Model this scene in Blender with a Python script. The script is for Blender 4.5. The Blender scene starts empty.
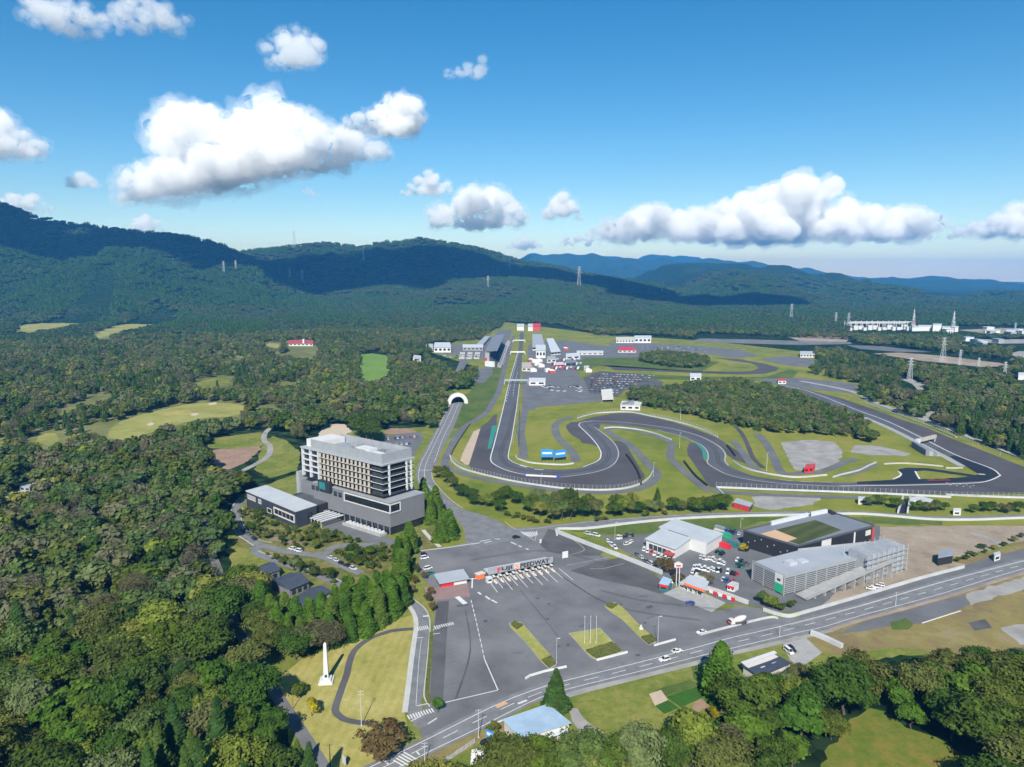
import bpy, bmesh, math, random
import numpy as np
from mathutils import Vector, Matrix
R = math.radians
rnd = random.Random(7)
NP = np.random.default_rng(11)
SC = bpy.context.scene
COL = SC.collection
# ------------------------------------------------------------------ camera
PITCH, FPX, CAMH = R(8.8), 700.0, 150.0
cp, sp = math.cos(PITCH), math.sin(PITCH)
def ray(px, py):
    a = (px-512)/FPX; b = -(py-383.5)/FPX
    return (a, cp+b*sp, -sp+b*cp)
def at(px, py, z=0.0):
    d = ray(px, py); t = (z-CAMH)/d[2]
    return (t*d[0], t*d[1])
def at_dist(px, py, Y):
    d = ray(px, py); t = Y/d[1]
    return (t*d[0], Y, CAMH+t*d[2])
def ht(px, pyb, pyt):
    Y = at(px, pyb)[1]
    return at_dist(px, pyt, Y)[2]
def P(s):
    return [tuple(float(v) for v in w.split(',')) for w in s.split()]
def W(pts, z=0.0):
    return [at(x, y, z) for x, y in pts]
def smooth(pts, n=5, closed=False):
    m = len(pts); out = []
    for i in range(m if closed else m-1):
        if closed: p0, p1, p2, p3 = pts[i-1], pts[i], pts[(i+1) % m], pts[(i+2) % m]
        else: p0, p1, p2, p3 = pts[max(i-1, 0)], pts[i], pts[i+1], pts[min(i+2, m-1)]
        for k in range(n):
            t = k/n
            out.append(tuple(.5*((2*p1[j])+(-p0[j]+p2[j])*t+(2*p0[j]-5*p1[j]+4*p2[j]-p3[j])*t*t+(-p0[j]+3*p1[j]-3*p2[j]+p3[j])*t**3) for j in (0, 1)))
    if not closed: out.append(tuple(pts[-1]))
    return out
# ------------------------------------------------------------------ materials
MATS = {}
def nodes(name):
    m = bpy.data.materials.new(name); m.use_nodes = True
    nt = m.node_tree; nt.nodes.clear(); MATS[name] = m
    return m, nt
def N(nt, t, **kw):
    n = nt.nodes.new(t)
    for k, v in kw.items():
        if k in n.inputs: n.inputs[k].default_value = v
        else: setattr(n, k, v)
    return n
def c4(c): return (c[0], c[1], c[2], 1)
def ramp(nt, stops, interp='LINEAR'):
    r = nt.nodes.new('ShaderNodeValToRGB'); cr = r.color_ramp; cr.interpolation = interp
    while len(cr.elements) < len(stops): cr.elements.new(.5)
    for e, (p, c) in zip(cr.elements, stops): e.position = p; e.color = c4(c)
    return r
def mat(name, c, rough=.7, var=.25, scale=.3, c2=None, metal=0, spec=.3, bump=0, bscale=2, detail=6):
    """principled surface whose colour wanders between c and c2 with two noise sizes in world space"""
    m, nt = nodes(name); L = nt.links.new
    out = N(nt, 'ShaderNodeOutputMaterial'); b = N(nt, 'ShaderNodeBsdfPrincipled')
    b.inputs['Roughness'].default_value = rough; b.inputs['Metallic'].default_value = metal
    b.inputs['Specular IOR Level'].default_value = spec
    L(b.outputs[0], out.inputs[0])
    if var > 0 or c2:
        g = N(nt, 'ShaderNodeNewGeometry')
        n1 = N(nt, 'ShaderNodeTexNoise', Scale=scale, Detail=detail, Roughness=.62)
        L(g.outputs['Position'], n1.inputs['Vector'])
        lo = tuple(v*(1-var) for v in c); hi = c2 or tuple(min(1, v*(1+var)) for v in c)
        r = ramp(nt, [(.3, lo), (.72, hi)])
        L(n1.outputs['Fac'], r.inputs[0]); L(r.outputs[0], b.inputs['Base Color'])
        if bump:
            n2 = N(nt, 'ShaderNodeTexNoise', Scale=bscale, Detail=4.0)
            L(g.outputs['Position'], n2.inputs['Vector'])
            bp = N(nt, 'ShaderNodeBump', Strength=bump, Distance=.3)
            L(n2.outputs['Fac'], bp.inputs['Height']); L(bp.outputs[0], b.inputs['Normal'])
    else: b.inputs['Base Color'].default_value = c4(c)
    return m
def ground_mat(name, stops, s1=.02, s2=.25, s3=2.0, w=(.5, .3, .2), rough=.95, stripes=None, bump=.3):
    """grass or dirt: a ramp over three sizes of noise, optional mowing stripes"""
    m, nt = nodes(name); L = nt.links.new
    out = N(nt, 'ShaderNodeOutputMaterial'); b = N(nt, 'ShaderNodeBsdfPrincipled')
    b.inputs['Roughness'].default_value = rough; b.inputs['Specular IOR Level'].default_value = .1
    L(b.outputs[0], out.inputs[0])
    g = N(nt, 'ShaderNodeNewGeometry'); prev = None
    for s, k in zip((s1, s2, s3), w):
        n = N(nt, 'ShaderNodeTexNoise', Scale=s, Detail=5.0, Roughness=.65, Distortion=.4)
        L(g.outputs['Position'], n.inputs['Vector'])
        mu = N(nt, 'ShaderNodeMath', operation='MULTIPLY'); mu.inputs[1].default_value = k
        L(n.outputs['Fac'], mu.inputs[0])
        if prev is None: prev = mu
        else:
            ad = N(nt, 'ShaderNodeMath', operation='ADD'); L(prev.outputs[0], ad.inputs[0]); L(mu.outputs[0], ad.inputs[1]); prev = ad
    if stripes:
        wv = N(nt, 'ShaderNodeTexWave', Scale=stripes[1], Distortion=2.5, Detail=2.0)
        mp = N(nt, 'ShaderNodeMapping'); mp.inputs['Rotation'].default_value = (0, 0, R(stripes[0]))
        L(g.outputs['Position'], mp.inputs[0]); L(mp.outputs[0], wv.inputs['Vector'])
        mu = N(nt, 'ShaderNodeMath', operation='MULTIPLY_ADD'); mu.inputs[1].default_value = stripes[2]; mu.inputs[2].default_value = -stripes[2]/2
        L(wv.outputs['Fac'], mu.inputs[0])
        ad = N(nt, 'ShaderNodeMath', operation='ADD'); L(prev.outputs[0], ad.inputs[0]); L(mu.outputs[0], ad.inputs[1]); prev = ad
    r = ramp(nt, stops); L(prev.outputs[0], r.inputs[0]); L(r.outputs[0], b.inputs['Base Color'])
    if bump:
        n2 = N(nt, 'ShaderNodeTexNoise', Scale=1.3, Detail=4.0); L(g.outputs['Position'], n2.inputs['Vector'])
        bp = N(nt, 'ShaderNodeBump', Strength=bump, Distance=.5); L(n2.outputs['Fac'], bp.inputs['Height']); L(bp.outputs[0], b.inputs['Normal'])
    return m
def leaf_mat(name, cols, trans=.25, jit=.35):
    """foliage: each tree draws its own green from the list, clumps wander around it"""
    m, nt = nodes(name); L = nt.links.new
    out = N(nt, 'ShaderNodeOutputMaterial')
    oi = N(nt, 'ShaderNodeObjectInfo'); n = len(cols)
    r = ramp(nt, [(i/n, c) for i, c in enumerate(cols)], 'CONSTANT'); L(oi.outputs['Random'], r.inputs[0])
    g = N(nt, 'ShaderNodeNewGeometry')
    ns = N(nt, 'ShaderNodeTexNoise', Scale=.35, Detail=3.0); L(g.outputs['Position'], ns.inputs['Vector'])
    mr = N(nt, 'ShaderNodeMapRange'); mr.inputs['From Min'].default_value = .3; mr.inputs['From Max'].default_value = .7
    mr.inputs['To Min'].default_value = 1-jit; mr.inputs['To Max'].default_value = 1+jit
    L(ns.outputs['Fac'], mr.inputs['Value'])
    mx = N(nt, 'ShaderNodeVectorMath', operation='SCALE'); L(r.outputs[0], mx.inputs[0]); L(mr.outputs[0], mx.inputs['Scale'])
    d = N(nt, 'ShaderNodeBsdfDiffuse'); t = N(nt, 'ShaderNodeBsdfTranslucent')
    L(mx.outputs[0], d.inputs[0]); L(mx.outputs[0], t.inputs[0])
    ms = N(nt, 'ShaderNodeMixShader'); ms.inputs[0].default_value = trans
    L(d.outputs[0], ms.inputs[1]); L(t.outputs[0], ms.inputs[2]); L(ms.outputs[0], out.inputs[0])
    return m
def volume_mat(name, col, dens, aniso=0.0):
    m, nt = nodes(name)
    out = N(nt, 'ShaderNodeOutputMaterial'); v = N(nt, 'ShaderNodeVolumePrincipled')
    v.inputs['Color'].default_value = c4(col); v.inputs['Density'].default_value = dens; v.inputs['Anisotropy'].default_value = aniso; v.inputs['Absorption Color'].default_value = (.16, .16, .16, 1)
    nt.links.new(v.outputs[0], out.inputs['Volume'])
    return m
# ------------------------------------------------------------------ mesh builder
class MB:
    def __init__(s): s.v = []; s.f = []; s.m = []
    def face(s, pts, m=0):
        i = len(s.v); s.v += [tuple(p) for p in pts]; s.f.append(tuple(range(i, i+len(pts)))); s.m.append(m)
    def prism(s, pts, z0, z1, m=0, mt=None, bottom=False):
        if sum(pts[i-1][0]*pts[i][1]-pts[i][0]*pts[i-1][1] for i in range(len(pts))) < 0: pts = pts[::-1]
        n = len(pts); i = len(s.v)
        z0 = z0 if isinstance(z0, (list, tuple)) else [z0]*n
        z1 = z1 if isinstance(z1, (list, tuple)) else [z1]*n
        s.v += [(p[0], p[1], z) for p, z in zip(pts, z0)]+[(p[0], p[1], z) for p, z in zip(pts, z1)]
        for k in range(n):
            j = (k+1) % n; s.f.append((i+k, i+j, i+n+j, i+n+k)); s.m.append(m)
        s.f.append(tuple(i+n+k for k in range(n))); s.m.append(m if mt is None else mt)
        if bottom: s.f.append(tuple(i+n-1-k for k in range(n))); s.m.append(m)
    def tube(s, p, q, r0, r1=None, n=6, m=0):
        r1 = r0 if r1 is None else r1
        p = Vector(p); q = Vector(q); d = (q-p).normalized()
        a = d.orthogonal().normalized(); b = d.cross(a); i = len(s.v)
        for c, r in ((p, r0), (q, r1)):
            for k in range(n):
                t = 2*math.pi*k/n; s.v.append(tuple(c+a*r*math.cos(t)+b*r*math.sin(t)))
        for k in range(n):
            j = (k+1) % n; s.f.append((i+k, i+j, i+n+j, i+n+k)); s.m.append(m)
        s.f.append(tuple(i+n+k for k in range(n))); s.m.append(m)
        s.f.append(tuple(i+n-1-k for k in range(n))); s.m.append(m)
    def build(s, name, mats, parent=None, origin=None, smooth=False):
        me = bpy.data.meshes.new(name)
        wp = Vector((0, 0, 0)); q_ = parent
        while q_ is not None: wp = wp+Vector(q_.location); q_ = q_.parent
        o0 = Vector(origin) if origin is not None else wp
        me.from_pydata([tuple(Vector(v)-o0) for v in s.v], [], s.f)
        if not isinstance(mats, (list, tuple)): mats = [mats]
        for m in mats: me.materials.append(m if not isinstance(m, str) else MATS[m])
        if len(mats) > 1: me.polygons.foreach_set('material_index', s.m)
        if smooth: me.polygons.foreach_set('use_smooth', [True]*len(me.polygons))
        me.update()
        ob = bpy.data.objects.new(name, me); COL.objects.link(ob)
        if parent is not None: ob.parent = parent; ob.location = o0-wp
        else: ob.location = o0
        return ob
def tag(o, label=None, cat=None, group=None, kind=None):
    for k, v in (('label', label), ('category', cat), ('group', group), ('kind', kind)):
        if v: o[k] = v
    return o
def thing(name, label, cat, loc=(0, 0, 0), group=None):
    o = bpy.data.objects.new(name, None); COL.objects.link(o)
    o.location = (loc[0], loc[1], loc[2] if len(loc) > 2 else 0)
    o.empty_display_size = .5
    return tag(o, label, cat, group)
def copy_tree(o, loc, rz=None, label=None, group=None, scale=None, rx=None):
    c = o.copy(); COL.objects.link(c); c.location = loc
    if rz is not None: c.rotation_euler = (rx or 0, 0, rz)
    if scale is not None: c.scale = scale if hasattr(scale, '__len__') else (scale,)*3
    if label: c['label'] = label
    if group: c['group'] = group
    for ch in o.children:
        d = ch.copy(); COL.objects.link(d); d.parent = c
        for g in ch.children:
            e = g.copy(); COL.objects.link(e); e.parent = d
    return c
class Fr:
    """a building's own axes: a along u, b along v, both in metres from the origin corner"""
    def __init__(s, o, u, v=None):
        s.o = Vector(o); s.U = Vector(u)-s.o; s.lu = s.U.length; s.U.normalize()
        if v is None: s.V = Vector((-s.U.y, s.U.x)); s.lv = 0
        else: s.V = Vector(v)-s.o; s.lv = s.V.length; s.V.normalize()
    def p(s, a, b): return tuple(s.o+s.U*a+s.V*b)
    def q(s, a, b, z): x, y = s.p(a, b); return (x, y, z)
    def rect(s, a0, a1, b0, b1): return [s.p(a0, b0), s.p(a1, b0), s.p(a1, b1), s.p(a0, b1)]
ZC = {}
def zz(z):
    ZC[z] = ZC.get(z, -1)+1
    return 1.5*z+.002*ZC[z]
def sheet(name, pts, m, z, sm=0, world=False):
    z = zz(z)
    w = pts if world else W(pts)
    if sm: w = smooth(w, sm, True)
    if isinstance(m, str) and m.split('_')[0] in ('grass', 'dirt', 'gravel', 'soil', 'sand') and m != 'gravel_trap':   # natural edges wander
        g = random.Random(len(w)*7+int(abs(w[0][0]))); out = []
        for a, b in zip(w, w[1:]+w[:1]):
            l = math.hypot(b[0]-a[0], b[1]-a[1]); n = max(1, min(40, int(l/3.5)))
            for k in range(n):
                t = k/n; q = min(1.1, l/14)*(1 if k else .4); out.append((a[0]+(b[0]-a[0])*t+g.uniform(-q, q), a[1]+(b[1]-a[1])*t+g.uniform(-q, q)))
        w = out
    mb = MB()
    if sum(w[i-1][0]*w[i][1]-w[i][0]*w[i-1][1] for i in range(len(w))) < 0: w = w[::-1]
    mb.face([(x, y, z) for x, y in w])
    c = w[0]
    return tag(mb.build(name, m, origin=(c[0], c[1], 0)), kind='structure')
def offsets(w, h):
    L, Rr = [], []
    for i in range(len(w)):
        a = Vector(w[max(i-1, 0)]); b = Vector(w[min(i+1, len(w)-1)])
        d = (b-a).normalized(); n = Vector((-d.y, d.x))
        hh = h[i] if isinstance(h, (list, tuple)) else h
        L.append(Vector(w[i])+n*hh); Rr.append(Vector(w[i])-n*hh)
    return L, Rr
def ribbon(name, pts, width, m, z, sm=5, world=False, dash=None):
    z = zz(z)
    w = pts if world else W(pts)
    if sm: w = smooth(w, sm)
    mb = MB()
    if dash:
        acc = 0; segs = []
        for a, b in zip(w[:-1], w[1:]):
            a = Vector(a); b = Vector(b); l = (b-a).length; s = 0
            while s < l:
                on = (acc % (dash[0]+dash[1])) < dash[0]
                rem = (dash[0] if on else dash[0]+dash[1])-(acc % (dash[0]+dash[1])); st = min(rem+1e-4, l-s)
                if on:
                    d = (b-a)/l; n = Vector((-d.y, d.x))*width/2; p = a+d*s; q = a+d*(s+st)
                    mb.face([(*(p-n), z), (*(q-n), z), (*(q+n), z), (*(p+n), z)])
                s += st; acc += st
    else:
        A, B = offsets(w, width/2 if not isinstance(width, (list, tuple)) else [x/2 for x in width])
        for i in range(len(w)-1): mb.face([(*B[i], z), (*B[i+1], z), (*A[i+1], z), (*A[i], z)])
    return tag(mb.build(name, m, origin=(w[0][0], w[0][1], 0)), kind='structure')
def wall(name, label, pts, h, th, m, z0=0, sm=4, cat='wall', group=None, world=False, cap=None):
    w = pts if world else W(pts)
    if sm: w = smooth(w, sm)
    A, B = offsets(w, th/2); mb = MB(); n = len(w)
    for i in range(n):
        a, b = A[i], B[i]; mb.v += [(*b, z0), (*b, z0+h), (*a, z0+h), (*a, z0)]
    for i in range(n-1):
        k = 4*i
        for j in range(3): mb.f.append((k+j, k+4+j, k+5+j, k+1+j)); mb.m.append(0)
    mb.f.append((0, 1, 2, 3)); mb.m.append(0); k = 4*n-4; mb.f.append((k+3, k+2, k+1, k)); mb.m.append(0)
    return tag(mb.build(name, m, origin=(w[0][0], w[0][1], 0)), label, cat, group)
# ------------------------------------------------------------------ palette
mat('asphalt_old', (.105, .107, .115), .9, .12, .035, c2=(.185, .187, .194), bump=.15, detail=9)
mat('asphalt_road', (.145, .15, .158), .85, .15, .2, c2=(.195, .2, .208))
mat('asphalt_grey', (.11, .115, .125), .85, .18, .05, c2=(.15, .155, .162))
mat('asphalt_track', (.075, .082, .098), .85, .15, .04, c2=(.1, .106, .12))
mat('asphalt_runoff', (.062, .058, .064), .9, .15, .03, c2=(.082, .078, .086))
mat('asphalt_new', (.012, .015, .024), .75, .2, .05, c2=(.02, .024, .034))
mat('asphalt_patch', (.07, .07, .075), .9, .2, .05, c2=(.11, .11, .112))
mat('paint', (.56, .56, .55), .7, .15, .8)
mat('paint_worn', (.33, .33, .33), .8, .3, .7)
mat('paint_orange', (.5, .3, .18), .8, .2, .5)
mat('paint_teal', (.03, .2, .17), .8, .15, .2)
mat('concrete', (.3, .3, .29), .85, .15, .3)
mat('concrete_light', (.42, .42, .4), .85, .12, .2)
mat('barrier_white', (.42, .435, .44), .7, .12, .15)
mat('gravel_trap', (.42, .33, .25), .95, .12, .2)
mat('gravel_grey', (.24, .235, .225), .95, .2, .08, c2=(.34, .33, .31))
ground_mat('dirt', [(.36, (.17, .14, .1)), (.46, (.25, .205, .155)), (.54, (.3, .25, .195)), (.6, (.36, .31, .25)), (.68, (.18, .17, .09))], .02, .09, .6)
ground_mat('soil', [(.35, (.2, .13, .09)), (.65, (.33, .23, .17))], .1, .5, 3)
ground_mat('grass_track', [(.34, (.08, .125, .018)), (.45, (.138, .166, .024)), (.55, (.195, .2, .036)), (.66, (.25, .205, .065))], .012, .06, .8, (.5, .3, .2), stripes=(20, .015, .035))
ground_mat('grass_green', [(.36, (.045, .08, .018)), (.5, (.075, .115, .026)), (.64, (.13, .145, .045))], .03, .2, 1.5)
ground_mat('grass_lawn', [(.34, (.18, .185, .04)), (.46, (.27, .25, .07)), (.56, (.34, .3, .1)), (.66, (.41, .36, .16))], .05, .25, 1.5, stripes=(5, .09, .04))
ground_mat('grass_field', [(.36, (.07, .11, .018)), (.48, (.13, .16, .03)), (.56, (.2, .2, .05)), (.64, (.26, .2, .08))], .04, .3, 2)
ground_mat('grass_marsh', [(.36, (.06, .11, .014)), (.48, (.11, .14, .022)), (.55, (.17, .15, .03)), (.64, (.2, .14, .045))], .05, .3, 2)
ground_mat('grass_dry', [(.36, (.12, .095, .05)), (.46, (.18, .14, .075)), (.54, (.21, .18, .06)), (.6, (.25, .2, .12)), (.68, (.13, .14, .035))], .035, .2, 1.5)
ground_mat('grass_golf', [(.36, (.16, .18, .04)), (.5, (.25, .25, .07)), (.64, (.32, .3, .12))], .02, .08, .7)
ground_mat('grass_rough', [(.36, (.07, .095, .028)), (.5, (.14, .15, .05)), (.64, (.24, .225, .1))], .01, .05, .5)
ground_mat('grass_fresh', [(.36, (.1, .19, .03)), (.64, (.16, .25, .05))], .02, .1, 1)
ground_mat('crop_rows', [(.3, (.02, .07, .012)), (.7, (.05, .13, .02))], .1, .5, 2, stripes=(60, .35, .35))
ground_mat('turf_roof', [(.3, (.045, .06, .022)), (.7, (.075, .09, .034))], .1, .5, 2, stripes=(50, .04, .3))
mat('sand', (.45, .38, .29), .95, .1, .3)
ground_mat('grass_island', [(.34, (.16, .18, .04)), (.5, (.27, .27, .075)), (.66, (.36, .34, .14))], .1, .5, 2)
ground_mat('grass_garden', [(.34, (.05, .075, .02)), (.46, (.1, .115, .03)), (.56, (.18, .165, .06)), (.66, (.25, .2, .1))], .08, .3, 1.5)
mat('hedge_leaf', (.08, .1, .016), .95, .4, .8, c2=(.14, .15, .03), bump=.6, bscale=1.5)
mat('white_paint', (.54, .54, .53), .6, .06, .2)
mat('white_metal', (.52, .54, .56), .45, .08, .2)
mat('off_white', (.5, .485, .45), .7, .08, .2)
mat('cream', (.4, .36, .3), .7, .1, .3)
mat('grey_clad', (.15, .155, .165), .6, .08, .15)
mat('dark_clad', (.035, .042, .058), .5, .12, .2)
mat('dark_grey', (.075, .08, .09), .6, .12, .2)
mat('black_clad', (.022, .024, .028), .55, .15, .1)
mat('slate', (.05, .06, .085), .6, .15, .3)
mat('steel', (.42, .44, .46), .4, .1, .3, metal=.5)
mat('louver', (.27, .285, .3), .5, .1, .3)
mat('roof_grey', (.3, .325, .36), .7, .08, .08)
mat('roof_silver', (.4, .425, .45), .5, .08, .1)
mat('roof_blue', (.27, .38, .49), .5, .1, .15, c2=(.36, .48, .6))
mat('roof_dark', (.16, .18, .21), .7, .1, .08)
mat('roof_red', (.38, .06, .05), .6, .1, .2)
mat('red_paint', (.55, .02, .035), .5, .08, .3)
mat('orange_paint', (.75, .17, .06), .5, .05, .3)
mat('blue_paint', (.02, .22, .6), .5, .08, .3)
mat('blue_deep', (.03, .07, .4), .5, .08, .3)
mat('teal_paint', (.02, .16, .16), .4, .1, .3)
mat('green_banner', (.02, .32, .16), .6, .05, .3)
mat('bay_faint', (.2, .2, .2), .9, .3, .6)
mat('oil_stain', (.07, .07, .074), .8, .2, .5)
mat('tan_court', (.5, .33, .2), .8, .06, .1)
mat('brick_paving', (.24, .16, .15), .85, .15, .4)
mat('glass_dark', (.015, .02, .025), .12, .3, .5, spec=.6)
mat('glass_tinted', (.04, .05, .055), .15, .3, .5, spec=.6)
mat('rubber', (.015, .015, .016), .8, 0)
mat('black_metal', (.03, .03, .033), .5, 0)
mat('wood', (.2, .12, .07), .8, .2, .5)
mat('bark', (.085, .065, .05), .95, .3, 1.5)
mat('pole_grey', (.4, .41, .42), .5, 0)
mat('pylon_white', (.5, .51, .53), .5, 0)
mat('mesh_sheet', (.27, .29, .31), .7, .2, .25)
CARS = [('car_white', (.6, .6, .6)), ('car_silver', (.45, .47, .49)), ('car_black', (.012, .013, .016)), ('car_grey', (.12, .125, .13)), ('car_red', (.4, .03, .03)), ('car_blue', (.03, .08, .25)), ('car_green', (.02, .14, .1))]
for n_, c_ in CARS: mat(n_, c_, .3, 0, spec=.5)
BROAD = [(0.070, 0.112, 0.018), (0.050, 0.097, 0.016), (0.096, 0.125, 0.022), (0.044, 0.082, 0.018), (0.084, 0.128, 0.017), (0.066, 0.091, 0.021), (0.112, 0.131, 0.034), (0.050, 0.103, 0.016), (0.090, 0.112, 0.025), (0.058, 0.097, 0.019), (0.118, 0.128, 0.048), (0.056, 0.091, 0.016), (0.074, 0.120, 0.018), (0.101, 0.114, 0.028), (0.192, 0.202, 0.042), (0.140, 0.178, 0.067), (0.154, 0.196, 0.032), (0.096, 0.142, 0.038)]
leaf_mat('leaf_broad', BROAD)
leaf_mat('leaf_bright', [(0.070, 0.142, 0.017), (0.084, 0.148, 0.018), (0.058, 0.125, 0.017), (0.091, 0.142, 0.023)])
leaf_mat('leaf_conifer', [(0.044, 0.089, 0.021), (0.037, 0.078, 0.020), (0.056, 0.097, 0.020), (0.064, 0.103, 0.020)], .15)
leaf_mat('leaf_far', [(0.091, 0.135, 0.038), (0.103, 0.132, 0.042), (0.075, 0.116, 0.038), (0.117, 0.144, 0.046), (0.138, 0.137, 0.069), (0.082, 0.125, 0.035), (0.117, 0.128, 0.063), (0.068, 0.109, 0.037)])
leaf_mat('leaf_canopy', [(0.053, 0.103, 0.032), (0.058, 0.098, 0.032), (0.047, 0.089, 0.032), (0.070, 0.107, 0.036), (0.073, 0.091, 0.040)])
leaf_mat('leaf_cedar', [(0.042, 0.096, 0.021), (0.047, 0.103, 0.021), (0.040, 0.089, 0.020)], .15, .2)
leaf_mat('twig_grey', [(.12, .115, 0.065), (.105, .1, 0.050), (.135, .13, 0.079)], .1)
leaf_mat('leaf_rust', [(.1, .08, 0.032), (.12, .085, 0.036)], .2)
leaf_mat('leaf_yellow', [(.26, .22, 0.014), (.33, .28, 0.022)])
leaf_mat('leaf_shrub', [(.05, .09, 0.014), (.075, .105, 0.018), (.1, .11, 0.022), (.06, .085, 0.014)])
# ------------------------------------------------------------------ camera, sun, sky
cam = bpy.data.objects.new('camera', bpy.data.cameras.new('camera')); COL.objects.link(cam)
cam.location = (0, 0, CAMH); cam.rotation_euler = (math.pi/2-PITCH, 0, 0)
cam.data.sensor_width = 36; cam.data.lens = FPX/1024*36; cam.data.clip_start = 1; cam.data.clip_end = 90000
SC.camera = cam
SUN_EL, SUN_AZ = R(39), R(5)          # light comes from behind the camera, slightly from its left
sd = bpy.data.lights.new('sun', 'SUN'); sun = bpy.data.objects.new('sun', sd); COL.objects.link(sun)
sd.energy = 5; sd.angle = R(.53); sd.color = (1, .955, .88)
SUNV = Vector((-math.sin(SUN_AZ)*math.cos(SUN_EL), -math.cos(SUN_AZ)*math.cos(SUN_EL), math.sin(SUN_EL)))
sun.rotation_euler = SUNV.to_track_quat('Z', 'Y').to_euler(); sun.location = (0, 0, 600)
w = bpy.data.worlds.new('World'); SC.world = w; w.use_nodes = True
nt = w.node_tree; nt.nodes.clear()
sky = N(nt, 'ShaderNodeTexSky'); sky.sky_type = 'NISHITA'; sky.sun_disc = False
sky.sun_elevation = SUN_EL; sky.sun_rotation = math.atan2(SUNV.x, SUNV.y)
sky.altitude = 500; sky.air_density = 1.0; sky.dust_density = .1; sky.ozone_density = 2.0
bg = N(nt, 'ShaderNodeBackground', Strength=.078); wo = N(nt, 'ShaderNodeOutputWorld')
hs = N(nt, 'ShaderNodeHueSaturation', Hue=.495, Saturation=1.42); nt.links.new(sky.outputs[0], hs.inputs['Color']); nt.links.new(hs.outputs[0], bg.inputs[0]); nt.links.new(bg.outputs[0], wo.inputs[0])
SC.view_settings.view_transform = 'Standard'; SC.view_settings.look = 'None'
SC.view_settings.exposure = .65; SC.view_settings.gamma = 1; SC.view_settings.use_curve_mapping = False
cy = SC.cycles if hasattr(SC, 'cycles') else None
SC.render.engine = 'CYCLES'; cy = SC.cycles
cy.use_denoising = True; cy.denoiser = 'OPENIMAGEDENOISE'; cy.use_adaptive_sampling = True; cy.adaptive_threshold = .02
cy.max_bounces = 24; cy.diffuse_bounces = 2; cy.glossy_bounces = 2; cy.transmission_bounces = 2; cy.volume_bounces = 20; cy.transparent_max_bounces = 8
cy.sample_clamp_indirect = 8
# ------------------------------------------------------------------ terrain: flat valley floor, ridges behind
RIDGES = [  # crest (pixel x, pixel y, forward distance), front width, back width
 ([(-420, 178, 3500), (-150, 186, 3550), (0, 203, 3600), (14, 212, 3600), (35, 217, 3650), (70, 224, 3700), (120, 230, 3750), (175, 236, 3850), (200, 241, 3900), (225, 248, 4000), (250, 258, 4050), (290, 272, 4100), (350, 291, 4150)], 1500, 1800),
 ([(-300, 238, 2850), (-100, 246, 2850), (0, 249, 2850), (60, 264, 2900), (120, 281, 2850), (180, 300, 2750), (240, 317, 2700)], 560, 900),
 ([(200, 262, 4900), (250, 250, 4900), (300, 246, 4900), (326, 243, 4950), (338, 244, 4950), (360, 247, 5000), (386, 241.5, 5000), (400, 243.5, 5000), (421, 239, 5000), (440, 242, 5000), (480, 250, 5000), (520, 262, 4900), (570, 271, 4700), (620, 281, 4500), (680, 296, 4300), (740, 310, 4100), (800, 321, 3900)], 1800, 2000),
 ([(400, 285, 3700), (450, 281, 3700), (500, 279, 3700), (550, 282, 3600), (600, 291, 3400), (650, 304, 3200), (700, 318, 3000)], 900, 900),
 ([(560, 300, 6800), (610, 288, 6800), (640, 276, 6800), (665, 266, 6800), (690, 263, 6900), (715, 264, 6900), (735, 266.5, 6900), (760, 270.5, 6900), (790, 279, 6900), (830, 291, 6800), (870, 298, 6700), (905, 297, 6700), (950, 302, 6600), (1024, 307, 6500), (1150, 308, 6300), (1300, 300, 6000)], 3300, 2500),
 ([(380, 266, 11500), (470, 262, 11500), (510, 258, 11500), (520, 256.5, 11500), (530, 253, 11500), (541, 254.5, 11500), (553, 251.5, 11500), (566, 255, 11500), (576, 256, 11500), (592, 253.5, 11500), (606, 255, 11500), (616, 258, 11500), (632, 257, 11500), (650, 261, 11500), (672, 260, 11500), (690, 262, 11500), (708, 258, 11300), (722, 260, 11200), (738, 261, 11100), (752, 259.5, 11000), (770, 265, 11000), (790, 269, 11000), (830, 274, 10500), (868, 281, 10000), (894, 276.5, 9800), (912, 277.5, 9800), (928, 274.5, 9800), (945, 279, 9800), (965, 281, 9800), (985, 285, 9800), (1024, 289, 9800), (1150, 288, 9500), (1300, 280, 9000)], 2600, 3000),
 ([(480, 262, 15500), (560, 258, 15500), (640, 256, 15500), (680, 257, 15500), (720, 259.5, 15500), (760, 266, 15500), (820, 272, 15500), (860, 276, 15000), (920, 284, 15000), (1024, 290, 15000), (1200, 290, 15000)], 2500, 2500),
]
RW = []
for crest, wf, wb in RIDGES:
    RW.append((np.array([at_dist(*c) for c in crest]), wf, wb))
def vnoise(x, y, seed):
    """smooth value noise on a lattice, -1..1"""
    xi = np.floor(x).astype(np.int64); yi = np.floor(y).astype(np.int64); fx = x-xi; fy = y-yi
    def h(a, b):
        n = (a*374761393+b*668265263+seed*974634121) & 0x7fffffff
        n = ((n ^ (n >> 13))*1274126177) & 0x7fffffff
        return ((n ^ (n >> 16)) & 0xffff)/32767.5-1
    u = fx*fx*(3-2*fx); v = fy*fy*(3-2*fy)
    return (h(xi, yi)*(1-u)+h(xi+1, yi)*u)*(1-v)+(h(xi, yi+1)*(1-u)+h(xi+1, yi+1)*u)*v
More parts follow.
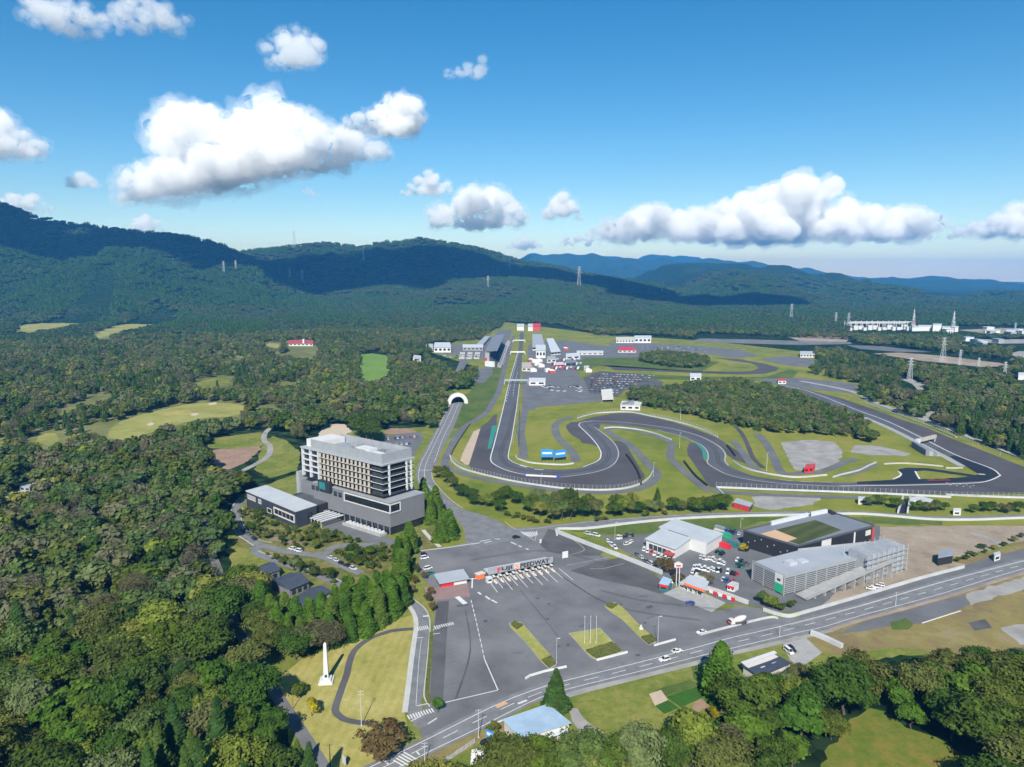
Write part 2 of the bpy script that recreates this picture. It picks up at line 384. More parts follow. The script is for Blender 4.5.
def height(X, Y):
    X = np.asarray(X, float); Y = np.asarray(Y, float)
    best = np.zeros_like(X)
    ridged = 1-np.abs(vnoise(X/520, Y/520, 3)); r2 = 1-np.abs(vnoise(X/210+7, Y/210, 5)); fine = vnoise(X/90, Y/90, 9)
    tex = (ridged*.55+r2*.3+fine*.12)-.5
    fine2 = vnoise(X/330, Y/330, 14)*.6+vnoise(X/150, Y/150, 15)*.4
    spur = vnoise(X/300, Y/4000, 17)*45+vnoise(X/130, Y/2500, 18)*22
    for C, wf, wb in RW:
        d2 = np.full_like(X, 1e18); z = np.zeros_like(X); front = np.ones_like(X, bool)
        for a, b in zip(C[:-1], C[1:]):
            dx, dy = b[0]-a[0], b[1]-a[1]
            t = np.clip(((X-a[0])*dx+(Y-a[1])*dy)/(dx*dx+dy*dy), 0, 1)
            px, py = a[0]+t*dx, a[1]+t*dy; q = (X-px)**2+(Y-py)**2; k = q < d2
            d2 = np.where(k, q, d2); z = np.where(k, a[2]+t*(b[2]-a[2]), z); front = np.where(k, Y < py, front)
        d = np.sqrt(d2); t = np.clip(1-d/np.where(front, wf, wb), 0, 1)
        amp = np.clip(d/wf*3, 0, 1)
        h = z*(t**(.95 if wf > 3000 else 1.35))+tex*z*.6*amp*np.clip(t*3, 0, 1)+(tex*10+(fine2*30+spur if C[0][1] > 5900 else fine2*9))*np.clip(t*4, 0, 1)
        best = np.maximum(best, h)
    r = np.hypot(X, Y)
    return np.maximum(best, 0)*np.clip((r-1900)/500, 0, 1)
def hit(px, py):
    """where the sight line through a pixel meets the land"""
    d = ray(px, py); Y = np.arange(600, 17000, 12.0); t = Y/d[1]
    z = CAMH+t*d[2]; g = height(t*d[0], Y); k = np.nonzero(z <= g)[0]
    i = k[0] if len(k) else len(Y)-1
    return (float(t[i]*d[0]), float(Y[i]), float(g[i]))
ang = np.concatenate([np.radians(np.linspace(-50, 50, 440)), np.radians(np.linspace(50, 310, 53)[1:-1])])
rad = np.concatenate([[60], 60*np.exp(np.linspace(.35, math.log(20000/60), 330))])
AA, RR = np.meshgrid(ang, rad); TX = np.sin(AA)*RR; TY = np.cos(AA)*RR; TZ = height(TX, TY)
na, nr = len(ang), len(rad)
verts = np.stack([TX, TY, TZ], -1).reshape(-1, 3)
verts = np.vstack([verts, [[0, 0, 0]]])
i, j = np.meshgrid(np.arange(nr-1), np.arange(na), indexing='ij'); j2 = (j+1) % na
quads = np.stack([i*na+j, i*na+j2, (i+1)*na+j2, (i+1)*na+j], -1).reshape(-1, 4)[:, ::-1]
faces = quads.tolist()+[(len(verts)-1, (k+1) % na, k) for k in range(na)]
me = bpy.data.meshes.new('terrain'); me.from_pydata(verts.tolist(), [], faces)
me.polygons.foreach_set('use_smooth', [True]*len(me.polygons))
ter = bpy.data.objects.new('terrain', me); COL.objects.link(ter); tag(ter, kind='structure')
m, nt = nodes('floor_and_shaded_canopy'); L = nt.links.new
out = N(nt, 'ShaderNodeOutputMaterial'); b = N(nt, 'ShaderNodeBsdfPrincipled'); b.inputs['Roughness'].default_value = 1; b.inputs['Specular IOR Level'].default_value = 0
g = N(nt, 'ShaderNodeNewGeometry')
n1 = N(nt, 'ShaderNodeTexNoise', Scale=.006, Detail=8.0, Roughness=.7); L(g.outputs['Position'], n1.inputs['Vector'])
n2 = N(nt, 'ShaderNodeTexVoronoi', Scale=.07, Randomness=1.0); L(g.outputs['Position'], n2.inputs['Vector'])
r1 = ramp(nt, [(.32, (.014, .036, .017)), (.45, (.018, .044, .019)), (.55, (.026, .052, .023)), (.66, (.038, .058, .03)), (.74, (.06, .07, .04))]); L(n1.outputs['Fac'], r1.inputs[0])  # dark greens carry the far canopy's self-shading in their colour
r2 = ramp(nt, [(.0, (1.25, 1.25, 1.2)), (.75, (.55, .55, .6))]); L(n2.outputs['Distance'], r2.inputs[0])  # shade between crowns painted as darker cell rims
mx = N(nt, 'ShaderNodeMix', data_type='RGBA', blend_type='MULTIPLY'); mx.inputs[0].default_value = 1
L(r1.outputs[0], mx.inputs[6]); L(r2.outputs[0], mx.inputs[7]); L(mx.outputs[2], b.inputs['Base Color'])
bp = N(nt, 'ShaderNodeBump', Strength=.9, Distance=9.0); iv = N(nt, 'ShaderNodeMath', operation='SUBTRACT'); iv.inputs[0].default_value = 1
L(n2.outputs['Distance'], iv.inputs[1]); L(iv.outputs[0], bp.inputs['Height']); L(bp.outputs[0], b.inputs['Normal']); L(b.outputs[0], out.inputs[0])
me.materials.append(m)
# ------------------------------------------------------------------ haze: one closed box of even air
HZTOP = max(CAMH, float(TZ.max()))+30; print('haze top', HZTOP)
mb = MB(); mb.prism([(-23000, -23000), (23000, -23000), (23000, 23000), (-23000, 23000)], -1.0, HZTOP, bottom=True)
volume_mat('haze_air', (.09, .41, .95), 7.4e-5)
tag(mb.build('haze', 'haze_air'), kind='stuff')
sheet('valley_grass', P("440,790 372,767 300,760 268,690 262,655 238,600 225,540 240,495 300,472 330,432 425,427 446,408 450,392 480,368 430,352 505,322 600,334 720,342 815,353 860,384 935,426 1024,460 1150,510 1150,640 1024,662 900,655 800,680 725,715 655,742 568,760 500,760"), 'grass_field', .008)
# ------------------------------------------------------------------ ground sheets, each a few centimetres over the one below
sheet('circuit_grass', P("425,560 425,470 446,410 462,385 490,352 480,341 505,327 560,329 600,338 660,338 720,347 760,353 810,358 812,372 860,390 900,408 935,424 985,446 1060,480 1150,520 1150,545 1024,525 880,526 760,522 640,530 560,540 470,550"), 'grass_track', .02)
sheet('grass_bank', P("448,406 470,392 484,372 500,358 506,366 502,385 490,408 474,422 462,430 453,428"), 'grass_green', .04)
sheet('grass_bank', P("566,531 600,529 640,522.5 700,519 760,517 880,517 942,521 942,525 880,524 760,521 742,529 700,531 640,535 600,534"), 'grass_green', .05)
sheet('infield_grass', P("585,358 640,353 720,362 700,372 640,370 600,366 575,372 572,362"), 'grass_green', .04)
sheet('grass_bank', P("636,374 700,376.5 766,377 790,369 798,372 792,379 750,381 690,380 640,379"), 'grass_green', .05)
sheet('paddock_lot', P("528,345 562,340 600,345 640,350 700,354 655,357 585,358 572,366 590,388 600,396 540,398 535,410 527,410 527,372"), 'asphalt_grey', .05)
sheet('far_car_park', P("608,343 650,343 700,346 740,350 760,356 735,358 700,353 640,350 612,348"), 'asphalt_grey', .06)
sheet('far_car_park', P("754,379 800,378 856,384 858,394 826,391 792,387"), 'asphalt_grey', .06)
sheet('far_car_park', P("758,359 790,356 815,360 812,367 790,366"), 'asphalt_grey', .06)
sheet('infield_car_park', P("583,377 600,371 640,374 664,382 660,388 625,390 618,397 590,394"), 'asphalt_patch', .07)
sheet('paddock_lot', P("535,402 538,395 575,393.5 600,395 603,401 575,404 537,407"), 'asphalt_grey', .07)
sheet('grandstand_lot', P("430,352 434,345 482,344 500,330 512,330 508,345 500,362 487,360 470,358 462,372 455,372 462,356"), 'asphalt_grey', .05)
sheet('overflow_lot', P("468,383 474,370 492,365 493,373 484,383"), 'asphalt_grey', .06)
# gravel yards inside the circuit
sheet('gravel_yard', P("781,442 810,440 835,442 843,452 838,463 816,471 795,470 789,460"), 'gravel_grey', .05)
sheet('gravel_yard', P("855,445 880,446 912,454 905,456 870,455 850,452"), 'gravel_grey', .05)
sheet('gravel_yard', P("752,497 800,494 822,497 812,505 770,510 755,507"), 'gravel_grey', .05)
# run-off areas
sheet('runoff', P("497,414 488,422 479.8,428.5 473,448 468.8,465.2 481,473.5 509.5,480 533,484 560,487 580,488.5 602.5,489 622,487.5 640,482 645,476 641,470 631,453 623,442 612,441 600,436 608,452 600,464 560,474 510,466 496,452"), 'asphalt_runoff', .08, 2)
sheet('runoff', P("565.8,427 569,423.5 575,422 600,424 597,430 592,437 597.9,446.8 591.6,444.5 582.2,443 579.9,439.6 571.3,434.7"), 'asphalt_runoff', .08, 2)
sheet('runoff', P("575,422.5 593.2,417 612,413.8 630.7,413 649.5,416.6 672.9,422 696.4,429.5 717.5,438 730,446 740,453 747,461 750.4,465.4 733,459 727,455 720,446 700,437 672,430 640,426 600,424"), 'asphalt_runoff', .08)
sheet('runoff', P("689.4,442.6 687,449 687.8,455 698.8,470.7 709.7,487 740,489.5 774,491 827,493 864,493 918,494 1000,494 1100,494 1100,480 1000,477 940,484 860,484 780,482 720,470 704,460 706,452 699,444"), 'asphalt_runoff', .08)
sheet('runoff', P("800,388 840,398 863.5,405.8 902.6,420 927.6,428.2 955.7,440.5 973,446.8 996.4,456.2 1024,467 1100,492 1100,500 1000,480 960,458 915,440 860,416 800,392"), 'asphalt_runoff', .08)
sheet('runoff_paint', P("497.7,425.4 490.7,448.8 487.4,449 492,426"), 'paint_teal', .105)
sheet('runoff_paint', P("692.5,441 700,443.6 706.5,452 708,458 703.5,459.4 701.9,450 697,445"), 'paint_teal', .105)
sheet('gravel_trap', P("480.5,428.5 475,446 468.8,465.2 465,464.5 460.2,460.5 462.6,453.5 473.5,431.6"), 'gravel_trap', .105)
# race track: traced edges, sampled into one closed strip
TRK_L = P("520,332.5 518.2,351.3 510,379.4 508.5,383 502.5,411.3 493.8,445.7 490.7,457.5 492.3,463 500,467.8 512.6,472.3 530,475.4 560,477.5 583.8,474.6 602.5,470.4 613.5,464.5 618.2,456.6 617.4,448.8 612,441 602.5,433.2 594.5,427.4 594,424.8 599,424.4 610.4,424.8 633.8,426.4 657.3,430.2 680,436.3 692.5,441 701.9,445.7 707.4,452 708.2,458.2 707.4,462.9 713,467.6 727,474.6 745.7,479.3 773.8,483.2 800,485 840,486.4 902,486 960,484.5 1000,478.5")
TRK_R = P("524,332.5 522.4,351.3 520.5,374 519.5,384 516.5,408 511.8,437.9 508.2,455.6 511,461 518.9,464.7 533,468 560,469.7 583,467.4 597.9,460.9 601,455 599.4,448.8 593.2,440 585.4,432 579.6,426.6 579.2,424.2 582.2,422.4 593.2,421 618.2,422 647.9,425.2 672.9,429 695.6,434.9 711.3,441.8 721.5,448.8 725.4,455 724.8,461 728.5,465.8 742.6,472.3 758.2,477 780,480 798.9,481.7 840,482.8 890,482.5 940,482.3 996,476.5")
def strip(name, A, B, m, z, n=4):
    z = zz(z)
    a = smooth(W(A), n); b = smooth(W(B), n); mb = MB(); ia = ib = 0
    ka = np.linspace(0, 1, len(a)); kb = np.linspace(0, 1, len(b)); la = len(a)-1; lb = len(b)-1
    while ia < la or ib < lb:
        da = (Vector(a[ia+1])-Vector(b[ib])).length if ia < la else 1e9
        db = (Vector(b[ib+1])-Vector(a[ia])).length if ib < lb else 1e9
        if da <= db: mb.face([(*a[ia], z), (*b[ib], z), (*a[ia+1], z)]); ia += 1
        else: mb.face([(*a[ia], z), (*b[ib], z), (*b[ib+1], z)]); ib += 1
    return tag(mb.build(name, m, origin=(a[0][0], a[0][1], 0)), kind='structure')
strip('race_track', TRK_L, TRK_R, 'asphalt_track', .12)
# fresh black asphalt of the last chicane, with its grass island
sheet('race_track', P("857,484.3 857.2,482 879,480.9 893,480 900.2,477.7 901.8,474.6 898.7,471.5 898.7,469.4 907.3,467.9 927.6,468.4 949.5,471.5 965,473.8 976,475.4 979,474.4 963.6,465.2 949.5,456.6 956,455.5 972,461.5 985,467 996,472 999.5,475 997,478.5 985,481.2 960,482.4 930,483.6 900,484.4"), 'asphalt_new', .15)
sheet('chicane_island', P("915,471.8 925,470.7 945,473.4 968,476.8 942,479.2 919.8,479.5"), 'grass_track', .17)
strip('race_track', P("776,385.5 801.7,394 840,407.7 871.3,418.9 891.6,428.5 916.6,441 949.5,456.6"), P("778,384.5 809.5,391.4 840.8,400.5 855.6,407.5 886.9,419.6 918.2,434.3 956,455.5"), 'asphalt_track', .13)
sheet('race_track', P("597.5,366 606,365.2 614.7,370.4 640,370.6 685,372.6 740,374.4 764,373.8 776,371 779,368 766,364 740,359.3 712,357.6 730,360.4 752,363.5 759,368 752,371 739,371.8 700,371.2 650,368.4 612,366"), 'asphalt_runoff', .09)
sheet('chicane_island', P("727,366.5 737.5,364 750,365.6 753,369 739,370.8 724,369.8"), 'grass_field', .11)
# kerb lines of the track
ribbon('track_edge_line', P("518.2,351.3 510,379.4 502.5,411.3 493.8,445.7 490.7,457.5 492.3,463 500,467.8 512.6,472.3 530,475.4 560,477.5"), .9, 'paint', .2)
ribbon('track_edge_line', P("519.5,384 516.5,408 511.8,437.9 508.2,455.6 511,461 518.9,464.7 533,468"), .7, 'paint', .2)
ribbon('track_edge_line', P("560,477.5 583.8,474.6 602.5,470.4 613.5,464.5 618.2,456.6 617.4,448.8 612,441 602.5,433.2 594.5,427.4"), 1.0, 'paint_worn', .2)
ribbon('track_edge_line', P("583,467.4 597.9,460.9 601,455 599.4,448.8 593.2,440 585.4,432 579.6,426.6 579.2,424.2 582.2,422.4 593.2,421"), .9, 'paint', .2)
ribbon('track_edge_line', P("593.2,421 618.2,422 647.9,425.2 672.9,429 695.6,434.9 711.3,441.8 721.5,448.8 725.4,455 724.8,461 728.5,465.8"), 1.2, 'paint_worn', .2)
ribbon('track_edge_line', P("657.3,430.2 680,436.3 692.5,441 701.9,445.7 707.4,452 708.2,458.2 707.4,462.9 713,467.6 727,474.6 745.7,479.3 773.8,483.2 800,485 840,486.4"), 1.0, 'paint_worn', .2)
ribbon('track_edge_line', P("780,480 798.9,481.7 840,482.8"), .5, 'paint', .2, dash=(9, 5))
ribbon('track_edge_line', P("840,486.4 902,485.6 960,484 985,482 999,476.5 999,474.6 990,468.2 956,455.3 918.2,436.3 886.9,421.4 855.6,409.7 809.5,391.8 778,384.8"), 1.1, 'paint', .2)
ribbon('track_edge_line', P("518.9,352 512,379 506,402"), .6, 'paint', .2, dash=(12, 8))
ribbon('pit_exit_line', P("517.6,372 514.6,384 513,396"), .5, 'paint', .21, dash=(16, 8))
ribbon('kerb_strip', P("520,465.6 533,469 548,470.6"), 1.3, 'paint', .22, dash=(8, 7))
ribbon('kerb_strip', P("893,479.6 899,476.8 901,474.4 898.4,471.8"), 1.4, 'paint', .22)
ribbon('kerb_strip', P("915.2,471.6 917,475 919.6,479.4"), 1.3, 'paint', .22)
ribbon('kerb_strip', P("978,474.4 985,474.8"), 3, 'cream', .22)
ribbon('kerb_strip', P("927,480.6 950,480.4"), 1.2, 'red_paint', .22)
for i in range(9):
    ribbon('runoff_marking', [(946+i*3.3, 483.2+(i % 2)*1.6+i*.35), (948+i*3.3, 483.3+(i % 2)*1.6+i*.35)], .9, 'paint', .2, 0)
ribbon('runoff_banner_line', P("524,474.8 540,475.8 556,477"), 2.2, 'paint', .24)
# service roads round the inside of the circuit
SR = dict(m='asphalt_grey', z=.13)
ribbon('service_road', P("572,417.2 562,420 555.5,425.4 556,433 560,440 566.6,445.7 573,453 576.5,462"), 7.5, **SR)
ribbon('service_road', P("606,430 612,434.5 618,437.9 627,443 633.8,448.8 641,456 648,464.5 655,471 657.3,475.5 653,481.5 645,486.5 633.8,490 618,492 602.5,492.8 571.3,491.8 540,488 509.5,483.6 480,478.5 460,472.5 446,466 446,458 451,448 456,438 462.6,429 469,424 477,419.5 485,413.5 489,409 494,400 498.2,393 501.5,380 504.5,368.5 509,352 514,335.6"), 7, **SR)
ribbon('service_road', P("605.7,429.3 616,428.4 627.6,429.6 649.5,434.4 666,440 671.4,444 671,450 670,457 674,462 680.8,468.5 696.4,482 706,489 716,491.5 740,493.4 800,496.2 864,497.6"), 6.5, **SR)
ribbon('service_road', P("524.4,372 525.5,384 525.5,400 525,411 521,431 522.5,445 524,458"), 7.5, **SR)
ribbon('service_road', P("733,441 738,447 745.7,457 751,465 757,470 765,474"), 6, **SR)
ribbon('service_road', P("757,434 766,444 774,458 780,471 790,474 805,472.5 820,471.6 835,467 845,462 858,459.5"), 7, **SR)
ribbon('service_road', P("735,426 742,434 748,446 753,458 763,468"), 4, 'asphalt_runoff', .12)
ribbon('service_road', P("838,475.5 852,473 866,468 875,463.4"), 7, **SR)
ribbon('service_road', P("565,362 570,372 576,382 582,392 584,396 600,399"), 6, **SR)
ribbon('perimeter_road', P("800,381 850,391 880,404.5 929.7,421.5 965.7,435.5 1024,457.5 1100,486"), 8, 'concrete', .13)
ribbon('service_road', P("864,417.3 890,428.6 915.6,441.6 942,455.6 962.5,466.6"), 6, 'concrete', .14)
# roads outside
strip('hotel_road', P("452,394 448.5,405 434.4,433 420.3,459.8 416.4,472.3 417.2,481.7 423.5,489.5 436,500 451.6,514 463,528 466,541 472,549"), P("463,394 462.6,403.5 453.2,428.5 442.2,448.8 436.8,462.9 432,470.7 432.8,480 442.2,492.6 451.6,501.6 462.6,509.4 481.3,514.6 500,522 514,529.5 548,532"), 'asphalt_road', .1)
strip('circuit_road', P("505,527 512,528.2 540,526.6 570,523.5 602.5,519.8 649.5,516.6 700,513.4 749.5,512.4 800,511.2 864,511.6 942,516.8 1024,514.4 1150,511"), P("505,536 530,535 548,532 557,530.4 597.9,528.4 626,524.6 665,520.7 702.6,518.4 749.5,516.8 800,516 864,515 926.6,520.1 973.5,520.8 1024,519 1150,516"), 'asphalt_road', .11)
sheet('car_park', P("418,551 444,548.5 472,541 500,532 525,531 556,533 587,546 618,557.5 650,570 662,575.5 674,585 690,600 715,612 740,606 763,609 769,618 800,618 775,632 735,644 700,655 635,672 570,690 538,700 505,716 478,729 455,737 430,745 420,735 424,710 428,690 432,640 436,600 434,590 420,575"), 'asphalt_old', .09)
sheet('car_park_patch', P("548,529 558,531.5 590,546 604,551 600,556 570,556 548,552 540,545"), 'asphalt_patch', .115)
sheet('car_park_patch', P("597,562 630,556 640,562 672,590 660,594 640,588 600,580 570,571"), 'asphalt_patch', .113)
sheet('car_park_patch', P("437,602 449,601 446,650 443,702 430,701 433,640"), 'asphalt_patch', .113)
U_LINE = P("250,826 330,786 372,767 430,738.5 495.7,705.7 538,689.2 570,680 635,664 699.8,647 731,638.3 775,628.2 860,606.3 942.2,582.2 1024,561 1130,536 1250,510")
L_LINE = P("270,833 345,796 395,770 430,752 477,729.4 502,716.5 539.5,698.5 570,689 635,673 700,656.5 760,642 800,632.5 825,627 860,616.2 942,594 1024,569 1130,544 1250,517")
def shift(pts, dy): return [(x, y+dy) for x, y in pts]
strip('main_road', shift(U_LINE, -4), shift(L_LINE, 3), 'asphalt_road', .14, 3)
ribbon('road_edge_line', U_LINE, .32, 'paint', .18, 3)
ribbon('road_edge_line', L_LINE, .28, 'paint', .18, 3)
ribbon('road_centre_line', [((a[0]+b[0])/2, (a[1]+b[1])/2) for a, b in zip(U_LINE, [(270, 833), (345, 796), (395, 769), (430, 752), (495.7, 719), (538, 699), (570, 689), (635, 673), (699.8, 656), (731, 649), (775, 638.6), (860, 616.2), (942, 594), (1024, 569), (1130, 544), (1250, 517)])], .28, 'paint', .18, 3, dash=(6, 6))
strip('pavement', P("800,611 860,597.5 905,585 964,566 1024,549 1130,523"), P("800,618.5 860,603.5 942.2,579.4 1024,558.2 1130,533"), 'asphalt_grey', .13, 3)
ribbon('kerb_line', P("790,625.6 860,606.9 942.2,582.8 1024,561.6"), .25, 'concrete_light', .19, 3)
strip('verge', P("540,703 570,692 635,676 700,660 735,651 760,645 800,636 830,629"), P("545,708 572,697 635,680.5 700,664.5 735,655 762,649 800,640 832,632"), 'gravel_grey', .08, 3)
strip('verge', P("345,800 395,773 430,755 477,732.5 505,719.5"), P("365,806 410,780 440,764 485,741 512,727"), 'grass_dry', .08, 3)
# southern fields, yards and gardens
sheet('field', P("540,704 572,694 640,678 700,662 722,668 722,715 690,760 600,775 560,735 548,715"), 'grass_field', .03)
sheet('field', P("690,667 716,660 730,668 728,700 700,690"), 'grass_green', .045)
sheet('vegetable_plot', P("666,697 699,686 711,694 681,707.5"), 'crop_rows', .05)
sheet('vegetable_plot', P("649,694 661,690 668,700 655,706"), 'gravel_trap', .055)
sheet('vegetable_plot', P("655,706 668,700.5 679,708 664,714"), 'crop_rows', .055)
sheet('vegetable_plot', P("656,691 690,680 699,685.6 666,696.4"), 'grass_green', .052)
sheet('vegetable_plot', P("671,715 706,699 716,697.5 712,706 678,722"), 'soil', .06)
sheet('gravel_lane', P("568,708 577,709 590,724 606,735 596,745 575,748 580,735"), 'gravel_grey', .05)
sheet('house_yard', P("783,645 795,635 806,638 822,653 812,660 800,668 790,660"), 'concrete', .05)
sheet('dry_field', P("800,640 864,621 922,604 964,592 1060,565 1150,555 1150,640 1024,660 960,655 900,648 840,655 806,652"), 'grass_dry', .03)
sheet('old_asphalt_yard', P("838,634 864,621.5 912,609 964,594.5 970,605 940,616 922,623.5 890,626 866,631"), 'asphalt_grey', .05)
sheet('gravel_patch', P("966,594 1024,577 1100,560 1100,575 1024,589 985,601 971,606"), 'gravel_grey', .045)
sheet('gravel_patch', P("1000,628 1016,624 1060,628 1060,645 1020,645"), 'gravel_grey', .045)
sheet('gravel_patch', P("968,623 985,619 992,628 975,631"), 'asphalt_patch', .045)
ribbon('yard_edge_line', P("922,623.4 940,617.6 961,611"), .7, 'paint', .08, 0)
sheet('marsh_meadow', P("805,790 830,745 858,716 870,708 884,711 906,727 948,743 985,775 985,800 880,830"), 'grass_marsh', .03)
sheet('grass_mound', P("890,622 905,618 914,624 908,630 893,630"), 'grass_green', .06)
# dealership yard, sports hall surroundings, vacant plot
sheet('yard', P("596,534 615,537.5 642,534.4 700,531.5 742,529.6 800,524 880,526 880,545 905,552 934,560 965,566 960,569 905,586 860,599 800,611.5 772,612.5 764,608.5 748,605 726,603.5 705,592 690,588 664,577 640,560 620,548.5"), 'asphalt_grey', .07)
sheet('building_site', P("886,549 909.4,552 934.4,560 966,564.5 962,568.5 905,585.5 862,598 820,606 835,594 880,578 905,570"), 'dirt', .085)
sheet('vacant_plot', P("876,527 942,526 1024,526 1150,522 1150,530 1040,536 993.8,547.5 973.5,555.5 951.6,556.5 934,561.5 909.4,554 879,545"), 'dirt', .06)
sheet('vacant_plot_path', P("968,533 975,532.6 1004,542.5 998,544.5"), 'gravel_grey', .08)
sheet('grass_bank', P("955,562.5 990,552.5 1024,541.5 1100,522 1100,530 1024,551 966,566"), 'grass_dry', .07)
sheet('grass_bank', P("563,533 575,533.2 600,547 628,561 655,572.6 660,577.5 640,571 615,561.5 588,549"), 'grass_field', .1)
sheet('fuel_forecourt', P("663.5,594 677.5,587 700,592 726,603 712,612.5 690,604"), 'concrete', .115)
# lane with the two crossings, lawn and oval path
sheet('monument_lawn', P("268,692 283,674 300,660 345,640 365,631 385,627 405,617 413,614 416,622 412,655 404,712 408,725 395,755 360,785 318,790 312,760 300,728 285,706"), 'grass_lawn', .03)
ribbon('lawn_path', P("413.8,629 404.5,629.6 392,631 382.6,633.8 372,637.5 363.8,642.4 357.5,647.5 352.8,653.5 349,664 346.6,675 342.6,686 338.8,697 336,705 335.4,711 338.6,715.6 345.7,719.9 361,723 374,723.4"), 2.6, 'asphalt_patch', .06)
ribbon('lane', P("393,590 404.5,600 414,605 421,612 424,620 424.2,628 422,638 420,655 418.4,672 416.2,690 414,704 417,716 424,727"), 5.2, 'asphalt_road', .12)
ribbon('lane_pavement', P("409,606 413.8,614 416,622 415.8,630 413.6,645 411.5,660 409,680 406.5,700 404.6,713"), 2.0, 'concrete_light', .14)
ribbon('lane_kerb', P("404,594 414,600 424,608 429,617 430,628 429,642 427.4,660 425.6,678 424,693 425.2,700 430,707"), .5, 'concrete_light', .14)
ribbon('hedge_verge', P("431.5,632 430.5,650 428.8,670 427.2,690 429.5,704"), 1.6, 'hedge_leaf', .13)
ribbon('lane_centre_line', P("421.4,640 419.6,655 417.6,680 416,706"), .15, 'paint', .17)
def zebra(a, b, width, n, m='paint', z=.19, fill=.5):
    A = Vector(at(*a)); B = Vector(at(*b)); d = (B-A); l = d.length; d.normalize(); nn = Vector((-d.y, d.x))*width/2
    z = zz(z)
    for i in range(n):
        p = A+d*(l*i/n); q = p+d*(l/n*fill); mb = MB()
        mb.face([(*(p-nn), z), (*(q-nn), z), (*(q+nn), z), (*(p+nn), z)])
        tag(mb.build('crossing_stripe', m, origin=(*p, 0)), kind='structure')
zebra((417.5, 629.6), (429, 627.6), 3.4, 6); zebra((434.5, 628), (454.5, 623.6), 2.4, 9)
zebra((408, 718.2), (434.5, 710.4), 2.6, 10)
zebra((399, 765), (412, 755), 5.5, 5); 
ribbon('stop_line', P("416.6,706.6 428.5,704.2"), .4, 'paint', .19, 0); ribbon('stop_line', P("410.5,722 421.5,716.8"), .4, 'paint', .19, 0)
ribbon('stop_line', P("417,638.6 423.2,638"), .4, 'paint', .19, 0); ribbon('stop_line', P("433,630 440,629"), .4, 'paint', .19, 0); ribbon('stop_line', P("433,634.6 440,633.8"), .4, 'paint', .19, 0)
ribbon('stop_line', P("423,617 428.4,616.4"), 1.1, 'paint', .19, 0); ribbon('stop_line', P("428,724.6 437,718.8"), .5, 'paint', .19, 0)
ribbon('stop_line', P("385,762 389,765.5"), .6, 'paint', .19, 0); ribbon('stop_line', P("416.4,752 419.5,755.8"), .5, 'paint', .19, 0)
ribbon('road_arrow', P("495.7,724.6 498.7,722.6 506,719.4"), .8, 'paint', .19, 0); ribbon('road_arrow', P("518,704.4 527,701"), .9, 'paint', .19, 0)
ribbon('road_marking', P("496,707.6 506.5,703"), 2.0, 'paint_orange', .185, 0)
# car park paint
ribbon('bay_line', P("484.6,660 498,690.6 497,691 445.4,703"), .4, 'paint', .17, 0)
ribbon('bay_line', P("471,600.5 476,621 484.6,660"), .35, 'paint', .17, 0, dash=(3.2, 1.2))
ribbon('bay_line', P("472.4,578.6 472,588.5"), .7, 'paint', .17, 0); ribbon('bay_line', P("468.6,579.6 476.6,579"), .7, 'paint', .17, 0)
ribbon('lane_arrow', P("457,597.2 465.4,604.4"), 2.4, 'paint', .17, 0)
for a, b in (((478, 592.6), (481, 595)), ((485.4, 596.6), (490, 600)), ((491.6, 600.4), (497, 603.4)), ((511, 542.6), (516.5, 545)), ((518.5, 546), (521.5, 547.4)), ((526, 549), (528.5, 550)), ((540.6, 539.6), (540.4, 543.6))):
    ribbon('lane_arrow', [a, b], 1.0, 'paint', .17, 0)
for a, b in (((480, 541.8), (490, 540)), ((484, 543.4), (492, 541.6)), ((471.5, 544.6), (480, 543.2)), ((495, 539.4), (500, 539.6))):
    ribbon('stop_line', [a, b], .8, 'paint', .17, 0)
ribbon('bay_line', P("419.5,551.2 444,548.4 473,544"), 1.2, 'concrete_light', .16, 0)
ribbon('bay_line', P("571,538.6 584,548.6 580,552.6 565,556.4"), .35, 'paint_worn', .17, 3)
ribbon('bay_line', P("610,557.2 582,563 566,566"), .35, 'paint_worn', .17, 0); ribbon('bay_line', P("624,564 604,569 590,569.4"), .35, 'paint_worn', .17, 0)
for i in range(9):
    zx = 521+i*1.9; ribbon('hatching', [(zx, 532.2+.0*i), (zx+4-.35*i, 535.5+.5*abs(4-abs(i-4)))], .6, 'paint', .17, 0)
ribbon('hatching', P("520,531.6 535,541.4 537,531"), .4, 'paint', .17, 0)
# gate lanes: eleven painted lane dividers that start at the booths
for i in range(11):
    t = i/10; s = (487+t*72, 578.5-t*9.5); k = 1.0 if i % 2 == 0 else .8
    ribbon('gate_lane_line', [s, (s[0]+10.5*k+t*3.5, s[1]+14.5*k-t*3.0)], .35, 'paint', .17, 0)
# road paint north
ribbon('road_centre_line', P("456,398 450,412 441,431 432,450 425,468 426,482 434,492 444,502"), .3, 'paint', .16, 4)
ribbon('road_edge_line', P("452.5,398 446,412 437.4,431 428,450 421.6,462 418.6,474 420,483 428,491.6 438,500.4"), .3, 'paint', .16, 4)
ribbon('road_edge_line', P("460,400 452,420 443,438 437,455 434,463"), .3, 'paint', .16, 4)
ribbon('road_edge_line', P("431.8,471 433,480 442.2,491.6 451.6,500.6 462.6,508.4"), .3, 'paint', .16, 4)
ribbon('stop_line', P("418,470.6 432.6,470.4"), .8, 'paint', .17, 0)
ribbon('road_edge_line', P("505,522 514,528.8 525,529.6 540,528.2 602,521 700,514.6 800,512.4"), .25, 'paint', .16, 4)
